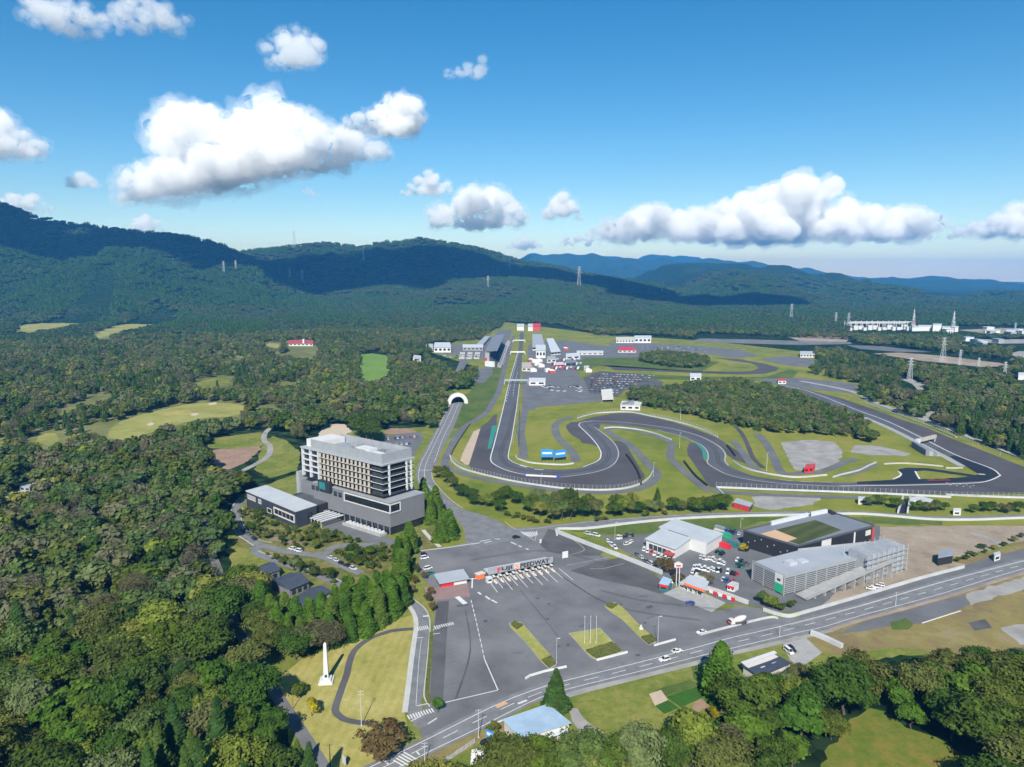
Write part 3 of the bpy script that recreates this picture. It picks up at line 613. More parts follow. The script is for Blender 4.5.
# hotel drives and grounds
sheet('hotel_garden', P("236,545 233,520 246,500 300,510 345,526 392,541 418,532 441,520 450,535 440,546 412,556 396,562 380,580 350,594 330,590 300,575 262,556"), 'grass_garden', .025)
sheet('hotel_forecourt', P("316,515 345,520 372,532 395,540 398,545 380,546 352,538 325,528"), 'asphalt_grey', .05)
sheet('hotel_car_park', P("380,441 384,436 420,432 424,438 414,455 405,462 378,452"), 'asphalt_grey', .05)
sheet('bare_ground', P("384,434 388,428 410,429 420,433 400,434"), 'soil', .045); sheet('bare_ground', P("318,436 325,424 345,424 352,432 330,440"), 'sand', .045)
ribbon('hotel_drive', P("245,498 237.5,505 235,517 240.3,531 249,538 257.5,543.8 268,547 280,550 300,553.4 314,555 326,553 332,548 345,545.6 356,545 368,545 378,543.6"), 5.5, 'asphalt_road', .08)
ribbon('hotel_drive', P("253.6,547 259,554 272,559 285.7,563.8 300,568.6 313.8,573.4 331,580 348,587.4 362,594"), 5.5, 'asphalt_road', .085)
ribbon('hotel_drive', P("314,555 326,558 336,562.6 345,567 361,573.5"), 5, 'asphalt_road', .09)
ribbon('hotel_drive_kerb', P("240.6,497 232.6,506 230.6,518 236,533 248,542 254,546"), .6, 'concrete_light', .1)
ribbon('hotel_drive_kerb', P("243,508 241,518 246,529 256,538 266,542 272,542.6"), .5, 'concrete_light', .1)
ribbon('hotel_drive_kerb', P("258,551 273,557 300,566 331,577 352,587"), .5, 'concrete_light', .1)
ribbon('garden_path', P("423,530 430,538 440,547"), 2.4, 'concrete_light', .06, 3)
ribbon('garden_path', P("272,538 285,541.4 300,544"), 3.2, 'brick_paving', .05, 3)
sheet('gate_forecourt', P("424,587 437,588 468,583.5 470,597 437,600 428,598"), 'brick_paving', .12)
sheet('valley_grass', P("-60,335 20,326 120,318 200,322 290,332 320,350 310,400 262,428 200,432 100,446 0,456 -60,456"), 'grass_rough', .006, 2)
# forest clearings: golf greens with bunkers, bare ground, tracks
sheet('golf_fairway', P("108,436 113,427 130,418 160,410 190,404 215,403 240,404.5 248,410 232,416 205,418 180,424 150,433 125,440"), 'grass_golf', .03, 3)
sheet('golf_green', P("162,413.6 178,410 192,411 188,414.6 172,416.6"), 'grass_lawn', .045, 3)
for q in ("147,424.5 151,422.5 154,424 150,426", "190,414.4 196,413 199,414.4 194,416", "208,403.6 215,402.4 217,404 211,405"): sheet('bunker', P(q), 'sand', .05, 3)
sheet('golf_fairway', P("358,364 360,354.5 372,353.5 388,355.5 390,374 376,381 362,384"), 'grass_fresh', .03)
sheet('golf_fairway', P("14,330 20,325 60,321 100,313 118,311 112,317 70,325 30,332"), 'grass_golf', .03)
sheet('golf_fairway', P("90,336 110,327 140,320 170,317 176,320 150,325 120,332 100,338"), 'grass_golf', .03)
sheet('golf_fairway', P("36,442 40,434 55,433 60,440 50,446"), 'grass_golf', .03); sheet('golf_fairway', P("-6,452 0,440 6,440 8,450"), 'grass_golf', .03)
sheet('golf_fairway', P("264,346 270,343 280,344 278,348"), 'grass_golf', .03); sheet('golf_fairway', P("188,384 215,378 235,378 230,384 200,389"), 'grass_field', .03)
sheet('bare_ground', P("208,462 214,450 238,447 256,444 262,448 246,462 228,470"), 'soil', .035); sheet('clearing', P("205,448 215,438 260,432 270,440 262,446 230,449"), 'grass_field', .03)
sheet('clearing', P("262,446 272,436 285,440 300,452 298,470 270,478 255,470"), 'grass_field', .028)
ribbon('dirt_track', P("274,426 266,432 264,440 270,446 268,456 256,464 240,472"), 5, 'gravel_grey', .05, 4)
ribbon('forest_lane', P("206,500 204,515 208,540 218,570 228,600 236,625 250,650 264,672 280,700 300,730 325,770 350,810"), 4.2, 'asphalt_old', .04, 4)
ribbon('forest_lane', P("-20,505 6,499 22,492 40,489"), 8, 'gravel_grey', .04, 3)
ribbon('dirt_track', P("905,379 918,384 924,390"), 16, 'gravel_grey', .04, 3); ribbon('dirt_track', P("925,421 928,414 936,411"), 6, 'gravel_grey', .04, 3)
for q, mm in (("690,341 700,338.5 730,339 760,339.6 800,341 850,342 852,344 800,345 740,343.4", 'asphalt_old'), ("788,337 805,334 850,338 846,342 800,341", 'dirt'), ("872,353.4 900,352.6 940,355.6 1000,363 1014,366.4 980,366.8 920,360.6", 'dirt'), ("962,341 990,339 1060,339.6 1060,343 1000,343.6", 'gravel_grey'), ("958,330 1000,328 1060,329 1060,333 990,334", 'dirt'), ("1008,354 1020,351 1040,353 1024,359", 'gravel_grey'), ("846,345 880,346 930,352 900,352 860,349", 'asphalt_grey')):
    sheet('far_clearing', P(q), mm, .03)

# wear on the big car park: ghost bays, drains, tyre marks, repairs
g_ = random.Random(5)
for i in range(13):
    t = i/12; a = (446+t*1.5, 640+t*52); ribbon('faint_bay_line', [a, (a[0]+10, a[1]-2.6)], .14, 'bay_faint', .16, 0)
for i in range(26):
    t = i/25; a = (500+t*64, 612+t*40); ribbon('faint_bay_line', [(a[0]-30+t*6, a[1]+2), (a[0]-36+t*6, a[1]+9)], .13, 'bay_faint', .16, 0)
for q in ("600,590 640,600 690,606 730,610", "470,560 520,552 560,552 610,566", "560,575 600,600 640,612 700,620", "455,700 470,650 465,610", "600,556 620,575 668,590", "520,590 545,620 560,640"):
    for o_ in (0, 1.1): ribbon('tyre_mark', [(x+o_*.6, y+o_) for x, y in P(q)], .35, 'asphalt_patch', .155)
for i in range(14):
    x, y = g_.uniform(450, 690), g_.uniform(560, 660); w_ = g_.uniform(3, 12); ribbon('asphalt_repair', [(x, y), (x+w_, y-g_.uniform(.2, 3))], g_.uniform(.8, 2.6), g_.choice(('asphalt_patch', 'asphalt_grey', 'asphalt_grey')), .15, 0)
for i in range(8):
    x, y = g_.uniform(470, 660), g_.uniform(580, 650); mb = MB(); c = at(x, y); mb.face([(c[0]+math.cos(k)*g_.uniform(.4, 1.1), c[1]+math.sin(k)*g_.uniform(.4, 1.1), zz(.165)) for k in [j*.63 for j in range(10)]]); tag(mb.build('oil_stain', 'oil_stain'), kind='structure')
# racing line rubbed into the track
for q in ("516,402 509,430 501,452 505,463 520,469.6 545,473 575,472 596,467.6 607,460.6 609,452 604,443 595,433.6 587,426.6 586,423.6 596,422.8 630,424.4 662,428.8 690,435.6 706,442.4 714,449 717.5,457 719,463 730,470 752,477 785,481.6 830,484.4",):
    for o_ in (-1.0, 1.2): w = W(P(q)); A_, B_s = offsets(smooth(w, 5), o_); ribbon('rubber_line', [tuple(p) for p in A_], 1.5, 'asphalt_runoff', .135, 0, world=True)
strip('verge', P('829,628.8 860,618 942,595.8 1024,570.8 1130,545.6'), P('832,632.5 860,622.4 942,600 1024,575 1130,549'), 'dirt', .08, 3)
GZ = .14   # paved ground level under vehicles and posts
# ================================================================== hotel
C0 = at(390.9, 535.7); HF = Fr(C0, (C0[0]+84*math.cos(R(143.5)), C0[1]+84*math.sin(R(143.5))), (C0[0]+26*math.cos(R(48)), C0[1]+26*math.sin(R(48)))); UL, VL = 84, 26
def hz(pyt): return at_dist(390.9, pyt, C0[1])[2]
Z_glass, Z_pod, Z_slab, Z_roof, Z_scr = hz(527.6), 19.6, 20.2, 40.4, 47.0
hotel = thing('hotel', 'large grey hotel tower with cream balcony boxes on a broad windowless base', 'hotel', C0)
mb = MB(); mb.prism(HF.rect(.8, UL-1, .8, VL-.8), 0, Z_glass, 0); mb.build('ground_floor_glazing', 'glass_dark', hotel)
mb = MB(); mb.prism(HF.rect(0, UL-14, 0, VL), Z_glass, Z_pod, 0, bottom=True); mb.prism(HF.rect(UL-14, UL+5, 3, VL), Z_glass-2, Z_pod-2.2, 0, bottom=True)
for k in range(12):
    a = 2+k*5.8
    mb.prism(HF.rect(a, a+.12, -.06, 0), Z_glass, Z_pod-7)
mb.build('base', 'grey_clad', hotel)
mb = MB(); mb.prism(HF.rect(-.25, UL-14, -.25, VL+.25), Z_pod, Z_pod+.5, 0, bottom=True); mb.build('base_parapet', 'louver', hotel)
for k in range(14):
    a = .8+k*5.0; mb = MB(); mb.prism(HF.rect(a, a+.5, .1, .6), 0, Z_glass); mb.build('column', 'grey_clad', hotel)
# framed ribbon window that wraps the corner
def frame(fr, a0, a1, z0, z1, b, t, d, name, mm, parent, glass='glass_dark', mull=0):
    f = MB()
    f.prism(fr.rect(a0, a1, b-d, b), z0, z0+t, bottom=True); f.prism(fr.rect(a0, a1, b-d, b), z1-t, z1, bottom=True)
    f.prism(fr.rect(a0, a0+t, b-d, b), z0+t, z1-t); f.prism(fr.rect(a1-t, a1, b-d, b), z0+t, z1-t)
    for k in range(mull):
        a = a0+t+(a1-a0-2*t)*(k+1)/(mull+1); f.prism(fr.rect(a-.08, a+.08, b-d*.6, b), z0+t, z1-t)
    fo = f.build(name, mm, parent)
    g = MB(); g.prism(fr.rect(a0+t, a1-t, b-d*.35, b-.004), z0+t, z1-t); g.build('pane', glass, fo)
    return fo
HB = Fr(C0, HF.p(0, 26), HF.p(84, 0))     # the short side: a runs along it
frame(HF, -.6, 40, Z_pod-6.2, Z_pod-.7, 0, .6, .5, 'ribbon_window', 'off_white', hotel)
frame(HB, -.6, 7.5, Z_pod-6.2, Z_pod-.7, 0, .6, .5, 'ribbon_window', 'off_white', hotel)
# tower
A0, A1, B0, B1 = 7, UL-2, 1.2, VL-1.2
mb = MB(); mb.prism(HF.rect(A0+3.0, A1-2.6, B0+1.9, B1-1.6), Z_pod, Z_roof); mb.build('tower_core', 'dark_grey', hotel)
NF = 5; FH = (Z_roof-Z_slab-1.6)/NF; ZS = Z_slab+1.6
for k in range(NF+1):
    mb = MB(); z = ZS+k*FH; e = .35 if k == NF else 0
    mb.prism(HF.rect(A0-e, A1+e, B0-e, B1+e), z-.42 if k == 0 else z-.16, z+.16+e*1.4, bottom=True); mb.build('floor_slab', 'black_clad' if k in (0, ) else 'white_metal', hotel)
NCOL = 13; CW = (A1-17-(A0+10))/NCOL
boxm = winm = None
for r_ in range(NF):
    for c_ in range(NCOL):
        a = A0+10+c_*CW; z = ZS+r_*FH
        if boxm is None:
            o = HF.q(a, B0, z); mb = MB()
            mb.prism(HF.rect(a+.15, a+CW*.5, B0-.9, B0-.6), z+.2, z+FH-.45, bottom=True); mb.prism(HF.rect(a+CW*.5, a+CW, B0-.2, B0-.05), z+.2, z+.7, bottom=True)
            boxm = mb.build('balcony_box', 'cream', hotel, origin=o)
            mb = MB(); mb.prism(HF.rect(a+.05, a+CW-.05, B0+.9, B0+1.06), z+.25, z+FH-.3); winm = mb.build('window', 'glass_dark', hotel, origin=o)
        else:
            for src in (boxm, winm):
                d = src.copy(); COL.objects.link(d); q = HF.q(a, B0, z); d.location = Vector(q)-Vector(hotel.location)
                if src is boxm and (c_ in (8,) and r_ > 2): d.location.z += 0
for r_ in range(NF):
    z = ZS+r_*FH
    for k in range(3):
        b0 = B0+2+k*(B1-B0-4)/3; b1 = b0+(B1-B0-4)/3-.5
        mb = MB(); mb.prism(HF.rect(A0+2.7, A0+2.96, b0, b1), z+.2, z+FH-.2); mb.build('end_window', 'glass_dark', hotel)
    for k in range(4):
        a = A1-16+k*3.9; mb = MB(); mb.prism(HF.rect(a, a+3.3, B0+1.7, B0+1.86), z+.2, z+FH-.2); mb.build('side_window', 'glass_dark', hotel)
    for k in range(3):
        a = A0+3.2+k*2.3; mb = MB(); mb.prism(HF.rect(a, a+2, B0+1.7, B0+1.86), z+.2, z+FH-.2); mb.build('corner_window', 'glass_tinted', hotel)
    mb = MB(); mb.prism(HF.rect(A0+.05, A0+.12, B0, B1), z+.25, z+1.2); mb.prism(HF.rect(A0, A0+9.6, B0+.05, B0+.12), z+.25, z+1.2); mb.build('balcony_rail', 'glass_tinted', hotel)
    for a in (A1-.6, A1-16.4, A1-8.4):
        mb = MB(); mb.prism(HF.rect(a, a+.6, B0-.1, B0+1.6), z+.17, z+FH-.17); mb.build('fin', 'white_metal', hotel)
for b in (B0+4.5, B1-6, B1-2.5):
    mb = MB(); mb.prism(HF.rect(A0-.2, A0+.6, b, b+1.0), ZS, Z_roof-.2); mb.build('end_column', 'white_metal', hotel)
mb = MB(); mb.prism(HF.rect(A0-.6, A1+.6, B0-.6, B1+.6), Z_roof+.35, Z_roof+.75, bottom=True); mb.build('roof', 'roof_grey', hotel)
s = MB(); z0, z1 = Z_roof+.75, Z_scr
for q in (HF.rect(A0+1, A1-9, B0+.6, B0+.9), HF.rect(A0+1, A1-9, B1-.9, B1-.6), HF.rect(A0+1, A0+1.3, B0+.9, B1-.9)): s.prism(q, z0, z1)
s.build('roof_screen', 'louver', hotel)
for (a0, a1, b0, b1, h, mm) in ((A1-15, A1-1.5, B0+3, B1-2, z1-z0-1.2, 'white_paint'), (10, 16, 6, 11, 3.4, 'white_metal'), (20, 27, 8, 15, 2.6, 'white_metal'), (31, 40, 5, 9, 3.8, 'louver'), (58, 64, 4, 20, 2.2, 'steel'), (24, 30, 17, 22, 2.4, 'roof_dark'), (46, 52, 15, 21, 4, 'louver'), (33, 45, 14, 20, 2.8, 'white_metal'), (48, 56, 7, 14, 3.3, 'steel'), (11, 22, 17, 22, 3, 'steel')):
    mb = MB(); mb.prism(HF.rect(a0, a1, b0, b1), z0+.01, z0+h); mb.build('plant_housing', mm, hotel)
mb = MB(); mb.prism(HF.rect(UL+3, UL+6, 2, 8), 0, 23); mb.build('stair_tower', 'louver', hotel)
g = MB(); g.prism(HF.rect(51, 62, -2.2, 0), Z_pod-2.6, Z_pod+3.6, bottom=True); bx = g.build('bay_window', 'black_clad', hotel)
g = MB(); g.prism(HF.rect(55, 61, -2.26, -2.2), Z_pod-1.8, Z_pod+2.8); g.build('pane', 'teal_paint', bx)
for a in (42, 46.5, 64, 68): frame(HF, a, a+3.6, Z_pod-5, Z_pod-1.6, 0, .15, .15, 'base_window', 'grey_clad', hotel)
# entrance terrace and louvred canopy
mb = MB(); mb.prism(HF.rect(3, 36, -5, -.2), .05, 1.3); mb.prism(HF.rect(3, 36, -5.3, -5), .05, 2.0, 0); mb.build('terrace', 'concrete', hotel)
for k in range(10): mb = MB(); mb.prism(HF.rect(4+k*3.2, 5.2+k*3.2, -4.2, -1), 1.3, 2.4); mb.build('planter', 'white_metal', hotel)
for k in range(10):
    a = 40+k*3.1; mb = MB(); mb.prism(HF.rect(a, a+1.3, -17, -1), 4.2, 4.6, bottom=True); mb.tube(HF.q(a+.6, -16.6, 0), HF.q(a+.6, -16.6, 4.2), .15); mb.build('canopy_louver', 'white_metal', hotel)
# annex
B_ = at(296.6, 528.6); AF = Fr(B_, at(247, 506.5), at(317, 521.6)); ha = ht(296.6, 528.6, 512)
annex = thing('annex_building', 'low dark navy annex with a flat white roof beside the hotel', 'building', B_)
la, lb = AF.lu, AF.lv
mb = MB(); mb.prism(AF.rect(0, la, 0, lb), 0, ha); mb.build('wall', 'dark_clad', annex)
mb = MB(); mb.prism(AF.rect(-.3, la+.3, -.3, lb+.3), ha+.004, ha+.5, bottom=True); mb.build('roof', 'roof_silver', annex)
frame(AF, 1.5, la*.42, ha-7.2, ha-2.4, 0, .7, .5, 'picture_window', 'off_white', annex, mull=4)
frame(AF, la*.80, la*.97, ha-4.5, ha-1.5, 0, .25, .2, 'window', 'off_white', annex, glass='louver', mull=3)
frame(AF, la*.68, la*.74, ha-4.5, ha-1.5, 0, .25, .2, 'window', 'off_white', annex, glass='louver')
frame(AF, la*.47, la*.56, ha-8, ha-4.8, 0, .3, .3, 'window', 'off_white', annex)
AB = Fr(B_, at(317, 521.6), at(247, 506.5)); frame(AB, lb*.55, lb*.78, ha-6, ha-3, 0, .2, .2, 'window', 'black_clad', annex)
mb = MB(); mb.prism(AF.rect(2, la*.55, lb, lb+17), 0, ha-1.6); mb.prism(AF.rect(1.9, la*.55+.1, lb, lb+17.1), ha-1.6, ha-1.3); wg = mb.build('rear_wing', 'black_clad', annex)
mb = MB(); mb.prism(AF.rect(3, la*.5, lb+2, lb+15), ha-1.3, ha-1.1); mb.build('roof_deck', 'dark_grey', wg)
# three slate-roofed villas
for i, (q, lab) in enumerate(((P("248.7,569.5 269,561.5 281,569 256.5,577.5"), 'small dark slate-roofed villa with its gable beside the hotel drive, topmost of three'), (P("269.5,580 291,571.5 310.7,580.5 289.5,589.5"), 'dark slate-roofed villa between the other two villas by the hotel drive'), (P("287,600.5 311.5,586.5 332,590 307,606"), 'largest dark slate-roofed villa, closest to the tall conifers'))):
    h = 4.4; w = [at(x, y, h) for x, y in q]; c = [sum(v[k] for v in w)/4 for k in (0, 1)]
    v = thing('villa', lab, 'villa', c, 'slate-roofed villas below the hotel')
    ins = [((x-c[0])*.9+c[0], (y-c[1])*.9+c[1]) for x, y in w]
    mb = MB(); mb.prism(ins, 0, h-.2); mb.build('wall', 'grey_clad' if i != 2 else 'off_white', v)
    mb = MB(); r0 = [(w[0][k]+w[3][k])/2 for k in (0, 1)]; r1 = [(w[1][k]+w[2][k])/2 for k in (0, 1)]
    m0, m1 = (*r0, h+1.5), (*r1, h+1.5); z = h-.35; q4 = [(*p, z) for p in w]
    for f in ((q4[0], q4[1], m1, m0), (q4[3], m0, m1, q4[2]), (q4[1], q4[2], m1), (q4[3], q4[0], m0), (q4[0], q4[3], q4[2], q4[1])): mb.face(f)
    mb.build('roof', 'slate', v)
    mid = Fr(ins[3], ins[2], ins[0])
    for k in range(3):
        g = MB(); a = mid.lu*(.12+.3*k); g.prism(mid.rect(a, a+2, -.06, .1), .5, 2.7); g.build('window', 'glass_dark', v)
# ================================================================== obelisk
ob = at(326.5, 681.5); hO = ht(326.5, 681.5, 642)
mon = thing('obelisk', 'tall white tapering obelisk on a square plinth on the lawn', 'monument', ob)
def sq(c, s, rot=.1): return [(c[0]+s*math.cos(rot+t), c[1]+s*math.sin(rot+t)) for t in (R(45), R(135), R(225), R(315))]
mb = MB(); mb.prism(sq(ob, 3.6), 0, .7); mb.prism(sq(ob, 2.6), .7, 1.5); mb.build('plinth', 'white_paint', mon)
mb = MB(); i0 = sq(ob, 1.3); i1 = sq(ob, .72)
for k in range(4): mb.face([(*i0[k], 1.5), (*i0[(k+1) % 4], 1.5), (*i1[(k+1) % 4], hO-.8), (*i1[k], hO-.8)]); mb.face([(*i1[k], hO-.8), (*i1[(k+1) % 4], hO-.8), (*ob, hO)])
mb.build('shaft', 'white_paint', mon)
mb = MB(); f = Fr(i0[2], i0[3]); mb.prism(f.rect(.5, 1.4, -.1, .1), 2.2, 3.2); mb.build('plaque', 'black_metal', mon)
# ================================================================== toll gate with lettering
g0 = at(488.5, 579.5); g1 = at(552, 567); GF = Fr(g0, g1)
gate = thing('toll_gate', 'long flat toll gate roof with a lettered sign over the car park lanes', 'gate', g0)
GL = GF.lu; zt = ht(488.5, 579.5, 568.6); zb = zt-2.6
mb = MB(); mb.prism(GF.rect(0, GL, 0, 6.5), zb-.5, zb, bottom=True); mb.build('roof', 'roof_silver', gate)
mb = MB(); mb.prism(GF.rect(-.3, GL+.3, -.5, 0), zb-.5, zt, bottom=True); mb.build('sign_board', 'steel', gate)
for k in range(8):
    a = .6+(GL-1.2)*k/7; mb = MB(); mb.tube(GF.q(a, .6, GZ), GF.q(a, .6, zb-.5), .22, n=8); mb.tube(GF.q(a, 5.8, GZ), GF.q(a, 5.8, zb-.5), .22, n=8); mb.build('post', 'white_metal', gate)
def letters(txt, fr, a0, a1, b, z0, h, mm, parent, name='lettering', track=1.0):
    cu = bpy.data.curves.new(name, 'FONT'); cu.body = txt; cu.size = 1; cu.extrude = .05; cu.offset = .03; cu.space_character = track
    o = bpy.data.objects.new(name, cu); COL.objects.link(o); bpy.context.view_layer.update()
    bb = [Vector(c) for c in o.bound_box]; x0 = min(c.x for c in bb); x1 = max(c.x for c in bb); y0 = min(c.y for c in bb); y1 = max(c.y for c in bb)
    sx = (a1-a0)/(x1-x0); sy = h/(y1-y0)
    u = fr.U; nrm = -fr.V
    M = Matrix(((u.x, 0, nrm.x, 0), (u.y, 0, nrm.y, 0), (0, 1, 0, 0), (0, 0, 0, 1)))
    org = Vector(fr.q(a0, b, z0))
    T = Matrix.Translation(org-Vector(parent.location)) @ M @ Matrix.Diagonal((sx, sy, 1, 1)) @ Matrix.Translation((-x0, -y0, 0))
    cu.materials.append(MATS[mm]); me = bpy.data.meshes.new_from_object(o); bpy.data.objects.remove(o); me.transform(T)
    o = bpy.data.objects.new(name, me); COL.objects.link(o); o.parent = parent; return o
la0, la1 = GL*.13, GL*.95; ls = (la1-la0)/13.2; lz = zb-.1; lh = 2.35
letters('F', GF, la0, la0+ls*.85, -.58, lz, lh, 'red_paint', gate); letters('UJI', GF, la0+ls*1.05, la0+ls*3.6, -.58, lz, lh, 'black_metal', gate)
mb = MB(); mb.prism(GF.rect(la0+ls*4.2, la0+ls*5.5, -.56, -.5), lz-.1, zt+.2, bottom=True); mb.build('emblem_panel', 'white_paint', gate)
letters('S', GF, la0+ls*4.35, la0+ls*5.35, -.62, lz+.1, lh, 'orange_paint', gate); letters('PEEDWAY', GF, la0+ls*5.7, la1, -.58, lz, lh, 'black_metal', gate)
for k in range(10):
    a = GL*(k+.5)/10; c = GF.q(a, -2.6-.3*(k % 2), GZ)
    b_ = thing('toll_booth', f'white toll booth with an orange stripe on its kerb under the gate sign', 'booth', c, 'toll booths under the gate')
    mb = MB(); mb.prism(GF.rect(a-.5, a+.5, -6.4, 1.5), GZ, GZ+.22); mb.build('kerb', 'paint', b_)
    mb = MB(); mb.prism(GF.rect(a-.55, a+.55, -3.4, -1.4), GZ+.22, 1.3); mb.prism(GF.rect(a-.55, a+.55, -3.4, -1.4), 2.2, 2.7, bottom=True); mb.build('body', 'off_white', b_)
    mb = MB(); mb.prism(GF.rect(a-.5, a+.5, -3.35, -1.45), 1.3, 2.2); mb.build('window', 'glass_dark', b_)
    mb = MB(); mb.prism(GF.rect(a-.58, a+.58, -3.45, -3.4), .6, 1.0, bottom=True); mb.build('stripe_panel', 'paint_orange', b_)
    mb = MB(); mb.tube(GF.q(a+.45, -5.4, GZ+.2), GF.q(a+.45, -5.4, 1.3), .14, n=8); mb.build('bollard', 'paint_orange', b_)
c = at(480.5, 579.5); b_ = thing('ticket_hut', 'small brown and orange hut at the corner of the toll gate', 'hut', c); f = Fr(c, at(486, 577.8))
mb = MB(); mb.prism(f.rect(-1.5, 2.5, 0, 2.5), GZ, 2.6); mb.build('wall', 'orange_paint', b_); mb = MB(); mb.prism(f.rect(-1.8, 2.8, -.3, 2.8), 2.6, 2.9, bottom=True); mb.build('roof', 'off_white', b_)
c = at(489, 582.5); b_ = thing('gate_cabin', 'small white guard cabin in front of the toll gate corner', 'cabin', c); f = Fr(c, at(494, 581.4))
mb = MB(); mb.prism(f.rect(-1.2, 1.4, -1, 1.4), GZ, 2.5); mb.build('wall', 'white_paint', b_); mb = MB(); mb.prism(f.rect(-.8, 1, -1.05, -.98), 1.1, 2.0); mb.build('window', 'glass_dark', b_); mb = MB(); mb.prism(f.rect(-1.4, 1.6, -1.2, 1.6), 2.5, 2.7, bottom=True); mb.build('roof', 'white_metal', b_)
# white notice board beyond the gate
c = at(565, 560); f = Fr(at(562.4, 560.3), at(568, 559.2)); b_ = thing('notice_board', 'square white notice board on posts beyond the toll gate', 'board', c)
mb = MB(); mb.prism(f.rect(0, f.lu, 0, .3), 1.0, 4.6, bottom=True); mb.build('panel', 'white_paint', b_)
mb = MB(); mb.tube(f.q(.5, .4, GZ), f.q(.5, .4, 4.4), .1); mb.tube(f.q(f.lu-.5, .4, GZ), f.q(f.lu-.5, .4, 4.4), .1); mb.build('post', 'pole_grey', b_)
# ================================================================== ticket office
c = at(440.7, 587.8); f = Fr(c, at(467, 583.2)); h = ht(440.7, 587.8, 582.6)
b_ = thing('ticket_office', 'low office with a grey roof and a red and white front', 'office', c); l = f.lu; d = 7.5
mb = MB(); mb.prism(f.rect(0, l, 0, d), GZ, h); mb.build('wall', 'dark_grey', b_)
mb = MB(); mb.prism(f.rect(.1, l*.5, -.12, 0), GZ, h-.5); mb.build('red_front', 'red_paint', b_)
mb = MB(); mb.prism(f.rect(l*.5, l-.1, -.1, 0), GZ, h*.62); mb.build('white_front', 'white_paint', b_)
mb = MB(); mb.prism(f.rect(l*.5, l-.1, -.07, 0), h*.62, h-.5); mb.build('window', 'glass_dark', b_)
mb = MB(); mb.prism(f.rect(-1, l+1, -1.2, d+1), [h-.2, h-.2, h+.9, h+.9], [h+.1, h+.1, h+1.2, h+1.2], bottom=True); mb.build('roof', 'roof_grey', b_)
# ================================================================== islands in the car park
def island(q, qh, lab):
    w = W(P(q)); c = w[0]; t = thing('grass_island', lab, 'island', c, 'grass islands in the car park')
    def inset(w, k):
        cx = sum(p[0] for p in w)/len(w); cy_ = sum(p[1] for p in w)/len(w)
        return [((x-cx)*k+cx, (y-cy_)*k+cy_) for x, y in w]
    mb = MB(); mb.prism(w, .1, .26); mb.build('kerb', 'concrete', t)
    mb = MB(); mb.prism(inset(w, .96), .2, .32); mb.build('lawn', 'grass_island', t)
    for s_ in qh:
        w2 = inset(W(P(s_)), .97); h2 = MB(); n = 7
        # hedge clipped into a slightly uneven block
        f = Fr(w2[0], w2[1], w2[3]); 
        for i in range(n):
            for j in range(n):
                def pp(a, b): 
                    A = Vector(w2[0])*(1-a)+Vector(w2[1])*a; B = Vector(w2[3])*(1-a)+Vector(w2[2])*a; return A*(1-b)+B*b
                z = .85+rnd.random()*.35; ps = [pp(i/n, j/n), pp((i+1)/n, j/n), pp((i+1)/n, (j+1)/n), pp(i/n, (j+1)/n)]
                h2.prism([tuple(p) for p in ps], .3, z)
        h2.build('hedge', 'hedge_leaf', t)
    return t
island("509,624 513,621.6 521,622.6 528,630 540,644 552.5,657.5 556.5,665.5 549,669.5 541,662 524,641 511,628.5", ["510.5,625 514,622.2 523,626.5 517,630.5", "541.5,661 551,657.5 556,665 549,669"], 'narrow grass island with hedged ends beside the first lamp post')
island("568.6,633.6 600,628.4 622.6,652.2 596,660.2 590,657.6", ["585.5,652 612,643 622.2,652 596.5,659.8"], 'squarish grass island with three flagpoles and a low hedge')
island("604.5,606.5 608,603.6 616,602.8 624,609 640,626 655,639 656.5,642.5 649,645.6 641.5,639.5 622,620 607,609.5", ["605.5,606.8 609,604 618,605.5 611.5,609.8", "641,638.6 652,635.5 656.5,641.6 649,645.4"], 'narrow grass island with a small white stone near one end')
for q, lab in (("525.5,679.6 530,676.6 545,672.2 566.5,667.6", 'low white wall at the road end of the narrow island'), ("596.5,661 612,657.2 627.5,653", 'low white wall on the road side of the flagpole island'), ("654,646.4 664,643.6 675.5,640.4", 'low white wall below the island with the white stone')):
    wall('low_wall', lab, P(q), .75, .45, 'white_paint', GZ, 0, group='low white walls at the islands')
c = at(640.8, 629.4); b_ = thing('stone_marker', 'small white stone marker standing on a grass island', 'monument', c)
mb = MB(); mb.prism(sq(c, 1.1), .3, .8); mb.build('base', 'white_paint', b_); mb = MB(); mb.prism(sq(c, .55), .8, 2.0); mb.build('stone', 'off_white', b_)
def pole(name, lab, cat, px, pyb, pyt, r=.09, mm='pole_grey', arm=0, group=None, top=None, cross=None, z0=GZ):
    c = at(px, pyb); h = ht(px, pyb, pyt); t = thing(name, lab, cat, c, group)
    mb = MB(); mb.tube((*c, z0), (*c, h), r, r*.6, n=8); mb.tube((*c, z0), (*c, z0+.35), r*2, r*2, n=8); mb.build('pole', mm, t)
    if arm: mb = MB(); mb.tube((*c, h-.1), (c[0]+arm, c[1]-.3, h+.25), r*.6, r*.5); mb.prism([(c[0]+arm-.5, c[1]-.5), (c[0]+arm+.5, c[1]-.5), (c[0]+arm+.5, c[1]-.15), (c[0]+arm-.5, c[1]-.15)], h+.2, h+.35, bottom=True); mb.build('lamp_head', 'white_metal', t)
    if top: mb = MB(); mb.tube((*c, h), (*c, h+.3), r*1.6, r*.8, n=8); mb.build('finial', mm, t)
    if cross:
        for k in range(cross): mb = MB(); mb.tube((c[0]-1, c[1], h-.5-k*1.1), (c[0]+1, c[1]+.25, h-.5-k*1.1), .07); mb.build('crossarm', mm, t)
    return t
